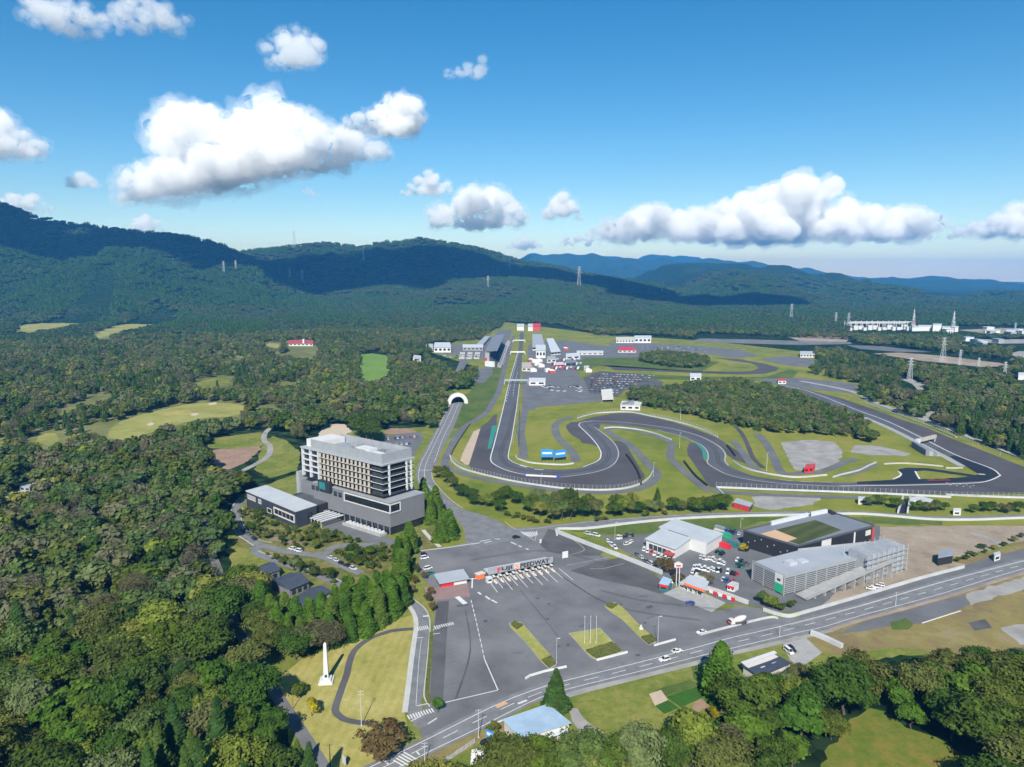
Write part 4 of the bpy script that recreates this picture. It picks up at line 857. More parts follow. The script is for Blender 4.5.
for px, lab in ((584.5, 'flagpole without a flag, first of three from the ticket office'), (590.3, 'flagpole without a flag, middle of the three on the island'), (596, 'flagpole without a flag, closest of three to the blue car')):
    pole('flagpole', lab, 'flagpole', px, 643.5, 616.5, .11, 'white_metal', top=1, group='flagpoles on the grass island')
pole('lamp_post', 'lamp post at the end of the narrow grass island', 'lamp post', 556.5, 663.5, 638.5, .12, arm=.8, group='car park lamp posts')
pole('lamp_post', 'lamp post by the island with the white stone', 'lamp post', 657.8, 644.5, 616.5, .12, arm=.8, group='car park lamp posts')
pole('lamp_post', 'lamp post on the green bank behind the dealership yard', 'lamp post', 614.8, 540, 522.5, .12, arm=.8)
pole('lamp_post', 'lamp post on the green bank near the dark sports hall', 'lamp post', 740.5, 527.5, 519, .12, arm=.8)
pole('utility_pole', 'grey utility pole with crossarms over the oval path', 'pole', 361.5, 726, 690.5, .16, cross=2, z0=0)
pole('utility_pole', 'grey utility pole between the road crossing and the white fence', 'pole', 424.8, 764, 742, .16, cross=2, z0=0)
pole('utility_pole', 'utility pole standing where the forest lane meets the lawn', 'pole', 330.5, 769, 744, .16, 'bark', cross=1, z0=0)
pole('utility_pole', 'utility pole beside the blue sign board', 'pole', 478.6, 738, 709, .16, cross=1, z0=0)
pole('utility_pole', 'bent brown pole among bushes on the lawn edge', 'pole', 293, 709, 688, .14, 'wood', z0=0)
pole('signal_mast', 'mast with road signals at the yard entrance', 'mast', 779.5, 637, 626, .14, cross=1)
pole('signal_mast', 'mast with road signals on the verge by the parking structure', 'mast', 895.5, 606, 592, .14, cross=1)
pole('floodlight_mast', 'tall thin floodlight mast inside the hairpin', 'mast', 653.3, 477, 463, .16, arm=.6)
pole('floodlight_mast', 'tall pale floodlight mast beside the gravel yard', 'mast', 766.5, 471, 453, .16, 'white_metal', arm=.6)
pole('floodlight_mast', 'tall pale floodlight mast beside the infield woods', 'mast', 680.4, 420, 408, .16, 'white_metal', arm=.6)
pole('floodlight_mast', 'tall floodlight mast between the track and its inner road', 'mast', 679.5, 448, 433, .16, arm=.6)
pole('floodlight_mast', 'tall floodlight mast in the grass beside the outer barrier', 'mast', 541, 486, 474, .16, arm=.6)
# ================================================================== barriers round the track
W_ = lambda q, lab, h=1.15, th=.7, mm='barrier_white': wall('barrier_wall', lab, P(q), h, th, mm, .1, 4, 'barrier')
W_("450,456 451,460 454,464 462.6,469.2 481.3,474.6 509.5,481 533,485 560,488.6 580,490 602.5,490.6 624.4,489 640,484.6 649.5,478 653,471.5", 'long white barrier round the outside of the first corner')
W_("515.7,456.6 516.6,458.6 520.4,460.4 533,463.6 560,465.3 573.6,464", 'white barrier inside the first corner below the blue screens')
W_("577.5,418.6 593.2,414.2 610.4,412.7 630.7,412.6 649.5,416.2 672.9,421.2 698,428.3 717.5,437.7", 'white barrier along the upper edge of the esses')
W_("733,462 742.6,467.6 758.2,472.4 780,476.3 798.9,477.9 827,475.6", 'white curved barrier below the red shed')
W_("833,477.9 840,475.6 858.8,471 868,466.5 876,463", 'white S-shaped barrier across the grass of the last section')
W_("604,428.7 615,427.8 633.8,429.4 652.6,433.2 671.4,440.2", 'white barrier inside the esses along the inner road')
W_("883.8,464.6 902.6,463.9 921.3,465 943,467", 'cream barrier behind the black chicane', mm='cream')
W_("945.6,468.6 954,468.8 962.8,468.4", 'short cream barrier beside the back straight', mm='cream')
W_("716,488 773.8,490.4 827,492.3 864,493.6 911,495.8 950.8,498", 'long white barrier below the final section', 1.3)
W_("946,495.5 980,497 1024,498.6 1100,500", 'white barrier ending beside the road bridge', 1.3)
W_("864,403.5 900,416 929.7,427 956,438", 'pale barrier on the outside of the back straight', mm='concrete_light')
W_("641,485 639.6,478 637,471 631.5,462 626,455", 'black tyre barrier inside the hairpin', 1.2, 1.4, 'rubber')
W_("684,462 690,470 697,478 707,486", 'black tyre barrier beside the dark run-off', 1.2, 1.4, 'rubber')
W_("727,446 731,451 735,456.5", 'black tyre barrier on the outer run-off of the esses', 1.2, 1.4, 'rubber')
W_("519.6,411 519.2,426 518.4,447", 'dark barrier between the straight and the pit exit road', 1.4, .8, 'dark_grey')
W_("470,424.5 462,436 454,449 450.6,456", 'dark barrier beside the gravel trap', 1.4, .8, 'dark_grey')
W_("716,502 724,497 716.6,489", 'short white barrier at the track marshal post', 1.4, .8)
W_("557,536 555.8,532.2 557,530.2 562,529.6 580,529.6 597.9,528.2 626,524.5 665,520.6 702.6,518.2 749.5,516.6 800,515.7 864,514.8 926.6,519.9 973.5,520.6 1024,518.8 1150,515.8", 'long white parapet along the circuit access road', 1.3, .9)
W_("557,533.4 587,545.2 618,556.8 649.5,569.4 662,574.6", 'long white wall between the car park and dealership yard', 2.2, .9)
W_("700,635.6 735,626.4 768.8,618.4 778,619.4", 'low white wall between the car park and main road', .9, .5)
W_("763,611 778,615.8 790,617.6 804,614 830,606.6 864,596.6 914,581.4 964,568.4", 'long pale wall along the pavement by the parking structure', 1.6, .5)
W_("811,634.5 826,640.6 842,648.2", 'thick white wall sloping down from the road by the dark house', 1.8, 1.6)
# lane between forest and meadow: white picket fence
f0, f1 = at(428, 775), at(478, 741); t = thing('panel_fence', 'pale lavender panel fence along the roadside verge', 'fence', f0); f = Fr(f0, f1)
for k in range(int(f.lu/2)):
    mb = MB(); mb.prism(f.rect(k*2, k*2+1.9, 0, .06), .15, 1.7, bottom=True); mb.build('panel', 'paint_worn', t)
    mb = MB(); mb.prism(f.rect(k*2+1.9, k*2+2, -.05, .1), 0, 1.85); mb.build('post', 'pole_grey', t)
LATER = []
# ================================================================== generic far buildings
def block(name, lab, cat, q, pyt, mm, roof='roof_silver', windows=0, group=None, eave=.4, z=0, band=None):
    """a building from its traced footprint (front edge first) and the pixel height of its front top corner"""
    w = W(P(q)); h = ht(*P(q)[0], pyt); t = thing(name, lab, cat, w[0], group)
    mb = MB(); mb.prism(w, z, h); mb.build('wall', mm, t)
    cx = sum(p[0] for p in w)/len(w); cy_ = sum(p[1] for p in w)/len(w)
    k = lambda p: (p[0]+(p[0]-cx)*.03, p[1]+(p[1]-cy_)*.03)
    mb = MB(); mb.prism([k(p) for p in w], h+.01, h+eave, bottom=True); mb.build('roof', roof, t)
    f = Fr(w[0], w[1])
    for i in range(windows):
        a = f.lu*(i+.2)/windows; g = MB(); g.prism(f.rect(a, a+f.lu*.6/windows, -.08, .05), h*.35, h*.75); g.build('window', 'glass_dark', t)
    if band: g = MB(); g.prism(f.rect(0, f.lu, -.15, -.02), h*.6, h*.95); g.build('band', band, t)
    return t, f, h
# dealership
w = W(P("646,548.5 674.5,558.8 684,554.8 695,553 697,545 676,535.5 648,539")); hh = 5.4
t = thing('showroom', 'white dealership showroom with a pale low-pitched roof among parked cars', 'showroom', w[0])
q = W(P("646,548.5 674.5,558.8 690,549.5 660,541")); f = Fr(q[0], q[1], q[3])
mb = MB(); mb.prism(f.rect(0, f.lu, 0, 17), GZ, hh); mb.prism(f.rect(f.lu-9, f.lu+10, 17, 36), GZ, hh+.6); mb.build('wall', 'white_paint', t)
mb = MB(); mb.prism(f.rect(-.6, f.lu+.6, -.8, 17.4), [hh+.02, hh+.02, hh+1.1, hh+1.1], [hh+.4, hh+.4, hh+1.5, hh+1.5], bottom=True); mb.build('roof', 'roof_silver', t)
mb = MB(); mb.prism(f.rect(f.lu-22, f.lu+10.5, 18, 36.5), hh+.7, hh+1.5, bottom=True); mb.build('rear_roof', 'roof_silver', t)
mb = MB(); mb.prism(f.rect(4, f.lu-2, 17.42, 18), hh+1.0, hh+1.55, bottom=True); mb.build('roof_light', 'glass_dark', t)
for k in range(5):
    g = MB(); a = 2+k*(f.lu-4)/5; g.prism(f.rect(a, a+(f.lu-6)/5, -.08, .02), .7, 3.6); g.build('window', 'glass_tinted', t)
g = MB(); g.prism(f.rect(f.lu-5, f.lu+.3, -4, -.1), 2.6, 3.2, bottom=True); g.build('porch', 'roof_red', t)
# fuel station: low white roofs, red fringe, tall twin-post sign
q = W(P("684,592 704,599.5 712,592.5 690,582")); f = Fr(q[0], q[1], q[3])
t = thing('fuel_station', 'fuel station with a pale canopy edged in red beside its forecourt', 'fuel station', q[0])
mb = MB(); mb.prism(f.rect(0, f.lu, 0, 11), 4.0, 4.5, bottom=True); mb.build('canopy', 'roof_silver', t)
mb = MB(); mb.prism(f.rect(-.2, f.lu+.2, -.25, 0), 3.7, 4.8, bottom=True); mb.build('fascia', 'orange_paint', t)
mb = MB(); mb.prism(f.rect(2, f.lu-2, 11, 17), GZ, 4.2); mb.build('shop', 'off_white', t)
for k in range(4): mb = MB(); a = 1.5+k*(f.lu-3)/3; mb.tube(f.q(a, 1.5, GZ), f.q(a, 1.5, 4), .2, n=8); mb.tube(f.q(a, 9.5, GZ), f.q(a, 9.5, 4), .2, n=8); mb.build('post', 'white_metal', t)
for k in range(3): mb = MB(); a = 4+k*(f.lu-8)/2; mb.prism(f.rect(a, a+1, 4.6, 5.6), GZ, 1.9); mb.build('fuel_pump', 'red_paint' if k % 2 else 'white_paint', t)
block('workshop', 'low workshop with a pale sawtooth roof behind the fuel station', 'workshop', "679,587 694,594 706,588 690,579.5", 583.2, 'off_white', 'roof_silver', 3)
c = at(677.5, 586.5); h = ht(677.5, 586.5, 562.5); t = thing('pylon_sign', 'tall twin-post sign with a white and red house-shaped top', 'sign', c)
for s_ in (-.7, .7): mb = MB(); mb.tube((c[0]+s_, c[1], GZ), (c[0]+s_, c[1], h-1.5), .2, n=8); mb.build('post', 'white_metal', t)
mb = MB(); mb.prism([(c[0]-1.9, c[1]-.4), (c[0]+1.9, c[1]-.4), (c[0]+1.9, c[1]+.4), (c[0]-1.9, c[1]+.4)], h-2.4, h-.6, bottom=True); mb.build('panel', 'white_paint', t)
mb = MB(); mb.prism([(c[0]-1.2, c[1]-.5), (c[0]+1.2, c[1]-.5), (c[0]+1.2, c[1]-.4), (c[0]-1.2, c[1]-.4)], h-1.9, h-1.1, bottom=True); mb.build('red_mark', 'red_paint', t)
mb = MB(); o_ = (c[0], c[1]); mb.face([(c[0]-2.1, c[1]-.5, h-.6), (c[0]+2.1, c[1]-.5, h-.6), (c[0], c[1]-.5, h+.5)]); mb.face([(c[0]+2.1, c[1]+.5, h-.6), (c[0]-2.1, c[1]+.5, h-.6), (c[0], c[1]+.5, h+.5)]); mb.face([(c[0]-2.1, c[1]-.5, h-.6), (c[0], c[1]-.5, h+.5), (c[0], c[1]+.5, h+.5), (c[0]-2.1, c[1]+.5, h-.6)]); mb.face([(c[0]+2.1, c[1]-.5, h-.6), (c[0]+2.1, c[1]+.5, h-.6), (c[0], c[1]+.5, h+.5), (c[0], c[1]-.5, h+.5)]); mb.build('gable_top', 'off_white', t)
# advertising panels along the forecourt
for i, (px, py, mm) in enumerate(((709, 594, 'white_paint'), (713, 596, 'red_paint'), (718, 597.4, 'white_paint'), (722.5, 599, 'red_paint'), (727, 600.5, 'white_paint'), (731, 602, 'red_paint'))):
    c = at(px, py); f = Fr(c, at(px+4, py+1.4)); t = thing('advert_panel', ('white' if mm[0] == 'w' else 'red')+' advertising panel in the row beside the fuel forecourt', 'panel', c, ('white' if mm[0] == 'w' else 'red')+' advertising panels by the forecourt')
    mb = MB(); mb.prism(f.rect(0, f.lu*.95, 0, .15), .7, 2.5, bottom=True); mb.build('board', mm, t); mb = MB(); mb.tube(f.q(.4, .25, 0), f.q(.4, .25, 2.4), .06); mb.tube(f.q(f.lu*.8, .25, 0), f.q(f.lu*.8, .25, 2.4), .06); mb.build('post', 'pole_grey', t)
wall('pale_wall', 'low pale wall between forecourt and yard entrance', P("704,589 716,592.6 732,598.4 748,604.4"), 1.8, 1.2, 'concrete_light', .1, 0, 'wall')
block('kiosk_building', 'small white and red kiosk at the yard corner by the pale wall', 'kiosk', "727,590.5 734,592.4 738.5,589.4 732,587.4", 584.8, 'white_paint', 'roof_silver', 2, band='red_paint')
block('kiosk_building', 'teal and red site kiosk beside the tall twin-post sign', 'kiosk', "659,590 668,592 672,586.4 663,583.4", 583.6, 'teal_paint', 'roof_blue', 1, band='red_paint')
for px, py in ((666, 588.6), (669.5, 586)):
    c = at(px, py); t = thing('canopy_tent', 'white canopy tent in front of the teal kiosk', 'tent', c, 'white tents by the kiosk'); mb = MB()
    for s_ in sq(c, 1.6, 0): mb.tube((*s_, GZ), (*s_, 2.3), .05)
    mb.build('frame', 'pole_grey', t); mb = MB(); r_ = sq(c, 2.2, 0)
    for k in range(4): mb.face([(*r_[k], 2.2), (*r_[(k+1) % 4], 2.2), (*c, 3.4)])
    mb.build('cover', 'white_paint', t)
for i, (px, py, mm, lab) in enumerate(((713, 533.5, 'off_white', 'white site container beside the dark sports hall'), (720, 537, 'green_banner', 'green skip at the yard end by the sports hall'), (726, 545.5, 'teal_paint', 'teal container on the dealership yard'), (708, 539, 'orange_paint', 'orange container near the pallets of the yard'), (719, 547, 'red_paint', 'red container among stacked yard goods'), (714, 529.8, 'steel', 'grey container at the foot of the green bank'))):
    c = at(px, py); f = Fr(c, at(px+5, py+1.5)); t = thing('shipping_container', lab, 'container', c)
    mb = MB(); mb.prism(f.rect(0, 6, 0, 2.5), .15, 2.7); mb.build('body', mm, t); mb = MB(); mb.prism(f.rect(0, 6, -.05, 0), .3, .45, bottom=True); mb.prism(f.rect(0, 6, -.05, 0), 2.4, 2.6, bottom=True); mb.build('frame', 'dark_grey', t)
# sports hall with the green roof
ZH = 9.5
q = [at(x, y, ZH) for x, y in P("743.5,530.5 828,511.5 874.5,526 797.5,546.5")]
t = thing('sports_hall', 'big black hall with sports pitches laid out on its flat roof', 'hall', (*q[0], 0))
mb = MB(); mb.prism(q, 0, ZH-.3); mb.build('wall', 'black_clad', t); mb = MB(); mb.prism(q, ZH-.3, ZH); mb.build('roof', 'roof_dark', t)
for a, b in zip(q, q[1:]+q[:1]):
    f = Fr(a, b); mb = MB(); mb.prism(f.rect(0, f.lu, -.2, .35), ZH-.25, ZH+.75, bottom=True); mb.build('parapet', 'dark_grey', t)
def rp(s, z, mm, name):
    mb = MB(); w = [at(x, y, ZH) for x, y in P(s)]; mb.prism(w, ZH+.005, z); mb.build(name, mm, t)
rp("776,529.8 815.4,520 841.5,530 799,544.4 790,541.4", ZH+.06, 'turf_roof', 'pitch'); rp("761,533.8 775.5,530 797,538.4 785.5,542.4", ZH+.1, 'tan_court', 'court')
rp("770,524.4 807,515.6 808.5,516.6 771.5,525.6", ZH+2, 'white_metal', 'duct'); rp("810,515 826,511.9 827.6,513 811,516.4", ZH+2, 'white_metal', 'duct'); rp("826,511.6 830,511.8 836,514.6 832,515", ZH+1.4, 'black_clad', 'plant_housing')
f = Fr(q[3], q[2])
for a0, a1, z0, z1, mm in ((.30, .42, 2.5, 9.2, 'white_paint'), (.72, .74, .5, 8.8, 'white_paint'), (.88, .95, 5, 8, 'off_white')):
    mb = MB(); mb.prism(f.rect(f.lu*a0, f.lu*a1, -.15, 0), z0, z1, bottom=True); mb.build('wall_panel', mm, t)
mb = MB(); mb.prism(f.rect(f.lu*.97, f.lu, -.12, 0), .3, 9); mb.build('red_panel', 'roof_red', t)
f2 = Fr(q[0], q[3])
for k in range(7): mb = MB(); a = f2.lu*(.1+.12*k); zq = 3.5+(k*37 % 5)*.9; mb.prism(f2.rect(a, a+.5, -.1, 0), zq, zq+.45, bottom=True); mb.build('wall_lamp', 'white_paint', t)
# parking structure
ZP = 9.6
q = [at(x, y, ZP) for x, y in P("752.5,562 798,550.5 870.5,543 888,549 880,553.5 784.5,577")]
t = thing('parking_structure', 'grey multi-storey parking structure of stacked louvre bands with a long ramp', 'parking structure', (*q[0], 0))
mb = MB(); mb.prism(q, ZP-.5, ZP, bottom=True); mb.build('roof_deck', 'roof_grey', t)
cx = sum(p[0] for p in q)/6; cyy = sum(p[1] for p in q)/6
ins = [((x-cx)*.955+cx, (y-cyy)*.955+cyy) for x, y in q]
mb = MB(); mb.prism(ins, .1, ZP-.5); mb.build('core', 'dark_grey', t)
edges = list(zip(q, q[1:]+q[:1]))
for k in range(9):
    z = .9+k*.98; mb = MB()
    for a, b in edges:
        f = Fr(a, b); f = f if sum(q[i-1][0]*q[i][1]-q[i][0]*q[i-1][1] for i in range(6)) > 0 else Fr(b, a); mb.prism(f.rect(0, f.lu, 0, .22), z, z+.42, bottom=True)
    mb.build('louver_band', 'louver', t)
for a, b in ((q[0], q[5]), (q[5], q[4])):
    f = Fr(a, b)
    for k in range(int(f.lu/7)+1): mb = MB(); mb.prism(f.rect(min(k*7, f.lu-.4), min(k*7, f.lu-.4)+.4, -.12, .3), .1, ZP-.5); mb.build('column', 'concrete', t)
for s_ in ("752.5,562 784.5,577", "784.5,577 880,553.5", "888,549 870.5,543", "870.5,543 798,550.5"):
    a, b = [at(x, y, ZP) for x, y in P(s_)]; f = Fr(a, b); mb = MB(); mb.prism(f.rect(0, f.lu, -.12, .12), ZP+.003, ZP+1.0); mb.build('parapet', 'louver', t)
f = Fr(q[5], q[4])
mb = MB(); n = 14
for k in range(n):
    a0, a1 = f.lu*(.08+.92*k/n), f.lu*(.08+.92*(k+1)/n); zq = lambda a: .6+(ZP-1.0)*(a/f.lu)
    r_ = f.rect(a0, a1, -9, -2.5); mb.prism(r_, [zq(a0)-.5, zq(a1)-.5, zq(a1)-.5, zq(a0)-.5], [zq(a0), zq(a1), zq(a1), zq(a0)], bottom=True)
mb.build('ramp', 'concrete', t); mb = MB()
for k in range(n):
    a0, a1 = f.lu*(.08+.92*k/n), f.lu*(.08+.92*(k+1)/n)
    mb.prism(f.rect(a0, a1, -9.2, -8.95), [zq(a0)+.02, zq(a1)+.02, zq(a1)+.02, zq(a0)+.02], [zq(a0)+1.1, zq(a1)+1.1, zq(a1)+1.1, zq(a0)+1.1], bottom=True)
mb.build('ramp_rail', 'louver', t)
for k in range(9):
    a = f.lu*(.2+.1*k)-2; mb = MB(); mb.prism(f.rect(a, a+.6, -8.5, -3), .1, max(.3, zq(a)-.6)); mb.build('ramp_pier', 'concrete', t)
fb = Fr(q[0], q[5]); l = fb.lu
mb = MB(); mb.prism(fb.rect(l-5.2, l-.6, -.35, -.2), 1.0, 5.4, bottom=True); mb.build('banner', 'green_banner', t); mb = MB(); mb.prism(fb.rect(l-5.2, l-.6, -.35, -.2), 5.41, 10.2); mb.build('banner', 'white_paint', t)
mb = MB(); mb.prism(fb.rect(l-3.9, l-1.9, -.4, -.36), 6.6, 7.8, bottom=True); mb.build('banner_emblem', 'black_metal', t)
for s_ in ((.5, .62, 0), (.3, .36, 1)): mb = MB(); mb.prism(f.rect(f.lu*s_[0]*.6, f.lu*s_[0]*.6+5, 8, 12), ZP+.004, ZP+.5+s_[2]); mb.build('plant_housing', 'roof_silver', t)
# scaffolded wing at the far end
q2 = W(P("866,584 906,571 905.5,564 880,563")); h = ht(906, 571, 543.5); f = Fr(q2[0], q2[1])
t = thing('scaffold', 'scaffolding wrapped in pale mesh at the far end of the parking structure', 'scaffold', q2[0])
mb = MB(); mb.prism(f.rect(2, f.lu-1, 1, 12), .1, h-1); mb.build('mesh_sheet', 'mesh_sheet', t)
for k in range(9): mb = MB(); a = f.lu*k/8; mb.tube(f.q(a, 0, .1), f.q(a, 0, h), .12); mb.tube(f.q(a, 13, .1), f.q(a, 13, h), .12); mb.build('standard', 'pole_grey', t)
for k in range(5): mb = MB(); z = 1.8+k*(h-2)/5; mb.prism(f.rect(0, f.lu, -.3, .9), z, z+.12, bottom=True); mb.build('walkway', 'steel', t)
# blue-roofed shed by the road, dark-roofed house
hb = 4.8; qb = [at(x, y, hb) for x, y in P("502,718.2 548,702.5 571.5,723 521,739")]; c = qb[3]
t = thing('blue_roof_shed', 'roadside shed with a broad pale blue metal roof', 'shed', (*c, 0)); cx = sum(p[0] for p in qb)/4; cyy = sum(p[1] for p in qb)/4
mb = MB(); mb.prism([((x-cx)*.93+cx, (y-cyy)*.93+cyy) for x, y in qb], 0, hb-.7); mb.build('wall', 'off_white', t)
mb = MB(); mb.prism(qb, [hb-.1, hb-.1, hb-.6, hb-.6], [hb+.1, hb+.1, hb-.4, hb-.4], bottom=True); mb.build('roof', 'roof_blue', t)
f = Fr([((x-cx)*.93+cx, (y-cyy)*.93+cyy) for x, y in qb][3], [((x-cx)*.93+cx, (y-cyy)*.93+cyy) for x, y in qb][2])
for k in range(5): g = MB(); a = .6+k*(f.lu-1)/5; g.prism(f.rect(a, a+f.lu*.14, -.08, .05), 1.0, 3.2); g.build('window', 'glass_dark', t)
g = MB(); g.prism(f.rect(f.lu*.15, f.lu*.9, -2.2, -.05), 3.3, 3.5, bottom=True); g.build('awning', 'white_metal', t)
h2 = 4.6; qh = [at(x, y, h2) for x, y in P("741.5,663 774.5,651.6 792,663 760,677")]; t = thing('dark_roof_house', 'house with a dark blue tiled roof and a white ridge strip behind conifers', 'house', (*qh[0], 0)); cx = sum(p[0] for p in qh)/4; cyy = sum(p[1] for p in qh)/4
mb = MB(); mb.prism([((x-cx)*.92+cx, (y-cyy)*.92+cyy) for x, y in qh], 0, h2-.5); mb.build('wall', 'off_white', t)
mb = MB(); mb.prism(qh, [h2-.2, h2-.2, h2-1, h2-1], [h2+.05, h2+.05, h2-.75, h2-.75], bottom=True); mb.build('roof', 'slate', t)
f = Fr(qh[0], qh[1], qh[3]); mb = MB(); mb.prism(f.rect(0, f.lu, -.3, 1.3), h2+.06, h2+.3, bottom=True); mb.build('ridge_strip', 'white_metal', t)
for a in (5, 11): mb = MB(); mb.prism(f.rect(a, a+2.2, 5, 7), [h2-.6]*4, [h2-.3]*4); mb.build('skylight', 'roof_silver', t)
c = at(489, 741); t = thing('sign_board', 'blue and white oval sign board behind the panel fence', 'sign', c); f = Fr(at(486, 739), at(494, 743)); h = ht(489, 742, 732)
mb = MB(); mb.prism(f.rect(0, f.lu, 0, .2), .7, h, bottom=True); mb.build('board', 'blue_paint', t); mb = MB(); mb.prism(f.rect(f.lu*.12, f.lu*.88, -.06, 0), h*.5, h*.8, bottom=True); mb.build('white_band', 'white_paint', t); mb = MB(); mb.tube(f.q(.4, .3, 0), f.q(.4, .3, h), .07); mb.tube(f.q(f.lu-.4, .3, 0), f.q(f.lu-.4, .3, h), .07); mb.build('post', 'pole_grey', t)
c = at(345.5, 769); f = Fr(at(342.5, 766), at(347.5, 770)); t = thing('road_sign', 'white-backed road sign panel on a post at the lawn corner', 'sign', c); mb = MB(); mb.prism(f.rect(0, 1.8, 0, .08), 1.2, 3.8, bottom=True); mb.build('panel', 'roof_silver', t); mb = MB(); mb.tube(f.q(.9, .15, 0), f.q(.9, .15, 3.6), .06); mb.build('post', 'pole_grey', t)
c = at(480.5, 757); t = thing('white_tarp', 'crumpled white tarp over a heap behind the panel fence', 'tarp', c); mb = MB(); n = 9
pts = [[(c[0]-3+6*i/n, c[1]-3.5+7*j/n, max(.05, 1.9*(1-((i/n-.5)**2+(j/n-.5)**2)*3.4)+rnd.uniform(-.4, .4))) for i in range(n+1)] for j in range(n+1)]
for j in range(n):
    for i in range(n): mb.face([pts[j][i], pts[j][i+1], pts[j+1][i+1], pts[j+1][i]])
mb.build('cover', 'white_paint', t)
# red shed in the infield, red-fronted shed by the access road
block('red_shed', 'small red shed at the edge of the infield gravel yard', 'shed', "804,473.4 813,472.2 815,469.2 806,469.8", 468, 'red_paint', 'roof_red', 2)
tt, f, h = block('garage_row', 'row of red-fronted garages by the access road', 'garage', "733,507.6 749.5,512 752.5,508.6 737,503.6", 502.5, 'dark_grey', 'roof_grey', 0)
for k in range(3): g = MB(); g.prism(f.rect(f.lu*(.04+.33*k), f.lu*(.29+.33*k), -.2, 0), .2, h-.4); g.build('door', 'red_paint', tt)
# underpass mouth in the bank with white side walls
q = W(P("898,513.5 907.5,513.5 910,499.5 903,499")); t = thing('underpass', 'dark underpass ramp with white walls leading under the track', 'underpass', q[0]); mb = MB(); mb.prism(q, .1, .3); mb.build('roadway', 'asphalt_new', t)
for a, b in ((q[0], q[3]), (q[1], q[2])): f = Fr(a, b); mb = MB(); mb.prism(f.rect(0, f.lu, -.5, .5), .1, 2.4); mb.build('side_wall', 'barrier_white', t)
q = W(P("909,505.5 920,504.4 931,507.6 932.5,504 921,500.5 910,501.5")); mb = MB(); mb.prism(q, 1.8, 3.2, bottom=True); mb.build('deck', 'barrier_white', t)
mb = MB(); f = Fr(q[0], q[1]); mb.prism(f.rect(2, f.lu-2, 2, 6), .05, 1.8); mb.build('opening_shade', 'black_clad', t)  # solid black block stands in for the shade under the deck
block('white_cabin', 'small white cabin beside conifers on the access road', 'cabin', "953,515.4 960.5,515.4 960.5,512.6 953,512.6", 511.4, 'white_paint', 'white_metal', 1)
block('white_cabin', 'small white cabin by the bushes above the access road', 'cabin', "858,504.6 868,504.2 868,502 858,502", 499.5, 'off_white', 'roof_silver', 1)
block('site_cabin', 'white site cabin on the verge of the vacant plot', 'cabin', "994,562 1000,560 999,557.4 993,559", 556.4, 'white_paint', 'roof_silver', 1)
block('site_shed', 'open-fronted dark steel shed on the building site', 'shed', "937.5,566 952,563.4 952,557.6 938,559.6", 558.2, 'black_clad', 'steel')
# sponsor gantry over the back straight
c = at(917.5, 446); t = thing('gantry_sign', 'long cream gantry over the back straight on a white tower', 'gantry', c); h = ht(917.5, 446, 439); f = Fr(c, at(935, 441.5))
mb = MB(); mb.prism(f.rect(-1.5, 1.5, -1.5, 1.5), .1, h); mb.build('tower', 'white_metal', t); mb = MB(); mb.prism(f.rect(1.5, f.lu, -1, 1), h-3, h, bottom=True); mb.build('beam', 'cream', t); mb = MB(); mb.tube(f.q(f.lu-.6, 0, .1), f.q(f.lu-.6, 0, h-3), .4); mb.build('post', 'white_metal', t)
c = at(932, 452); t = thing('grandstand', 'small open grandstand beside the back straight', 'grandstand', c); f = Fr(at(926, 447.5), at(941, 456.5))
for k in range(4): mb = MB(); mb.prism(f.rect(0, f.lu, -3-3*k, -3*k), .1, 1.2+k*1.3); mb.build('seating_tier', 'roof_dark' if k % 2 else 'concrete', t)
# blue marshal screens inside the first corner
for i, (a, b, lab) in enumerate(((P("541,461.5")[0], P("553,461.5")[0], 'bright blue screen with a white stripe on posts, larger of two'), (P("554.6,462")[0], P("566,460.6")[0], 'bright blue screen with a white stripe on posts, smaller and slightly turned'))):
    f = Fr(at(*a), at(*b)); t = thing('screen_board', lab, 'screen', at(*a), 'blue screens inside the first corner'); h = ht(*a, 449.5+i*1.4)
    mb = MB(); mb.prism(f.rect(0, f.lu, 0, .6), h*.38, h, bottom=True); mb.build('panel', 'blue_paint', t); mb = MB(); mb.prism(f.rect(f.lu*.1, f.lu*.9, -.1, 0), h*.62, h*.78, bottom=True); mb.build('stripe_panel', 'white_paint', t)
    for k in range(4): mb = MB(); a_ = f.lu*(.08+.28*k); mb.tube(f.q(a_, .3, .1), f.q(a_, .3, h*.4), .25); mb.build('post', 'black_metal', t)
f = Fr(at(524, 476), at(560, 477.8)); t = thing('banner_rail', 'long white banner with blue ends lying along the run-off', 'banner', at(524, 476)); mb = MB(); mb.prism(f.rect(f.lu*.05, f.lu*.9, 0, .5), .15, 1.3); mb.build('panel', 'white_paint', t)
for a in ((0, .05), (.9, 1)): mb = MB(); mb.prism(f.rect(f.lu*a[0], f.lu*a[1], 0, .5), .15, 1.4); mb.build('end_panel', 'blue_deep', t)
# control building on top of the esses, white pad
tt, f, h = block('control_building', 'white marshal building with a dark angled roof above the esses', 'building', "620.5,410 640,410.4 642,406 622,405.6", 405.5, 'white_paint', 'off_white', 3)
mb = MB(); mb.prism(f.rect(2, f.lu*.7, 3, 12), h+.5, [h+.8, h+5, h+5, h+.8]); mb.build('upper_roof', 'roof_dark', tt)
q = W(P("602,402.5 613.5,402 612,394.5 601,395.5")); t = thing('awning_hall', 'pale tilted canopy hall beside the infield car park', 'hall', q[0]); mb = MB(); mb.prism(q, [3, 3, 7, 7], [3.6, 3.6, 7.6, 7.6], bottom=True); mb.build('roof', 'off_white', t)
for p_ in q: mb = MB(); mb.tube((*p_, 0), (*p_, 3.2), .4); mb.build('post', 'steel', t)
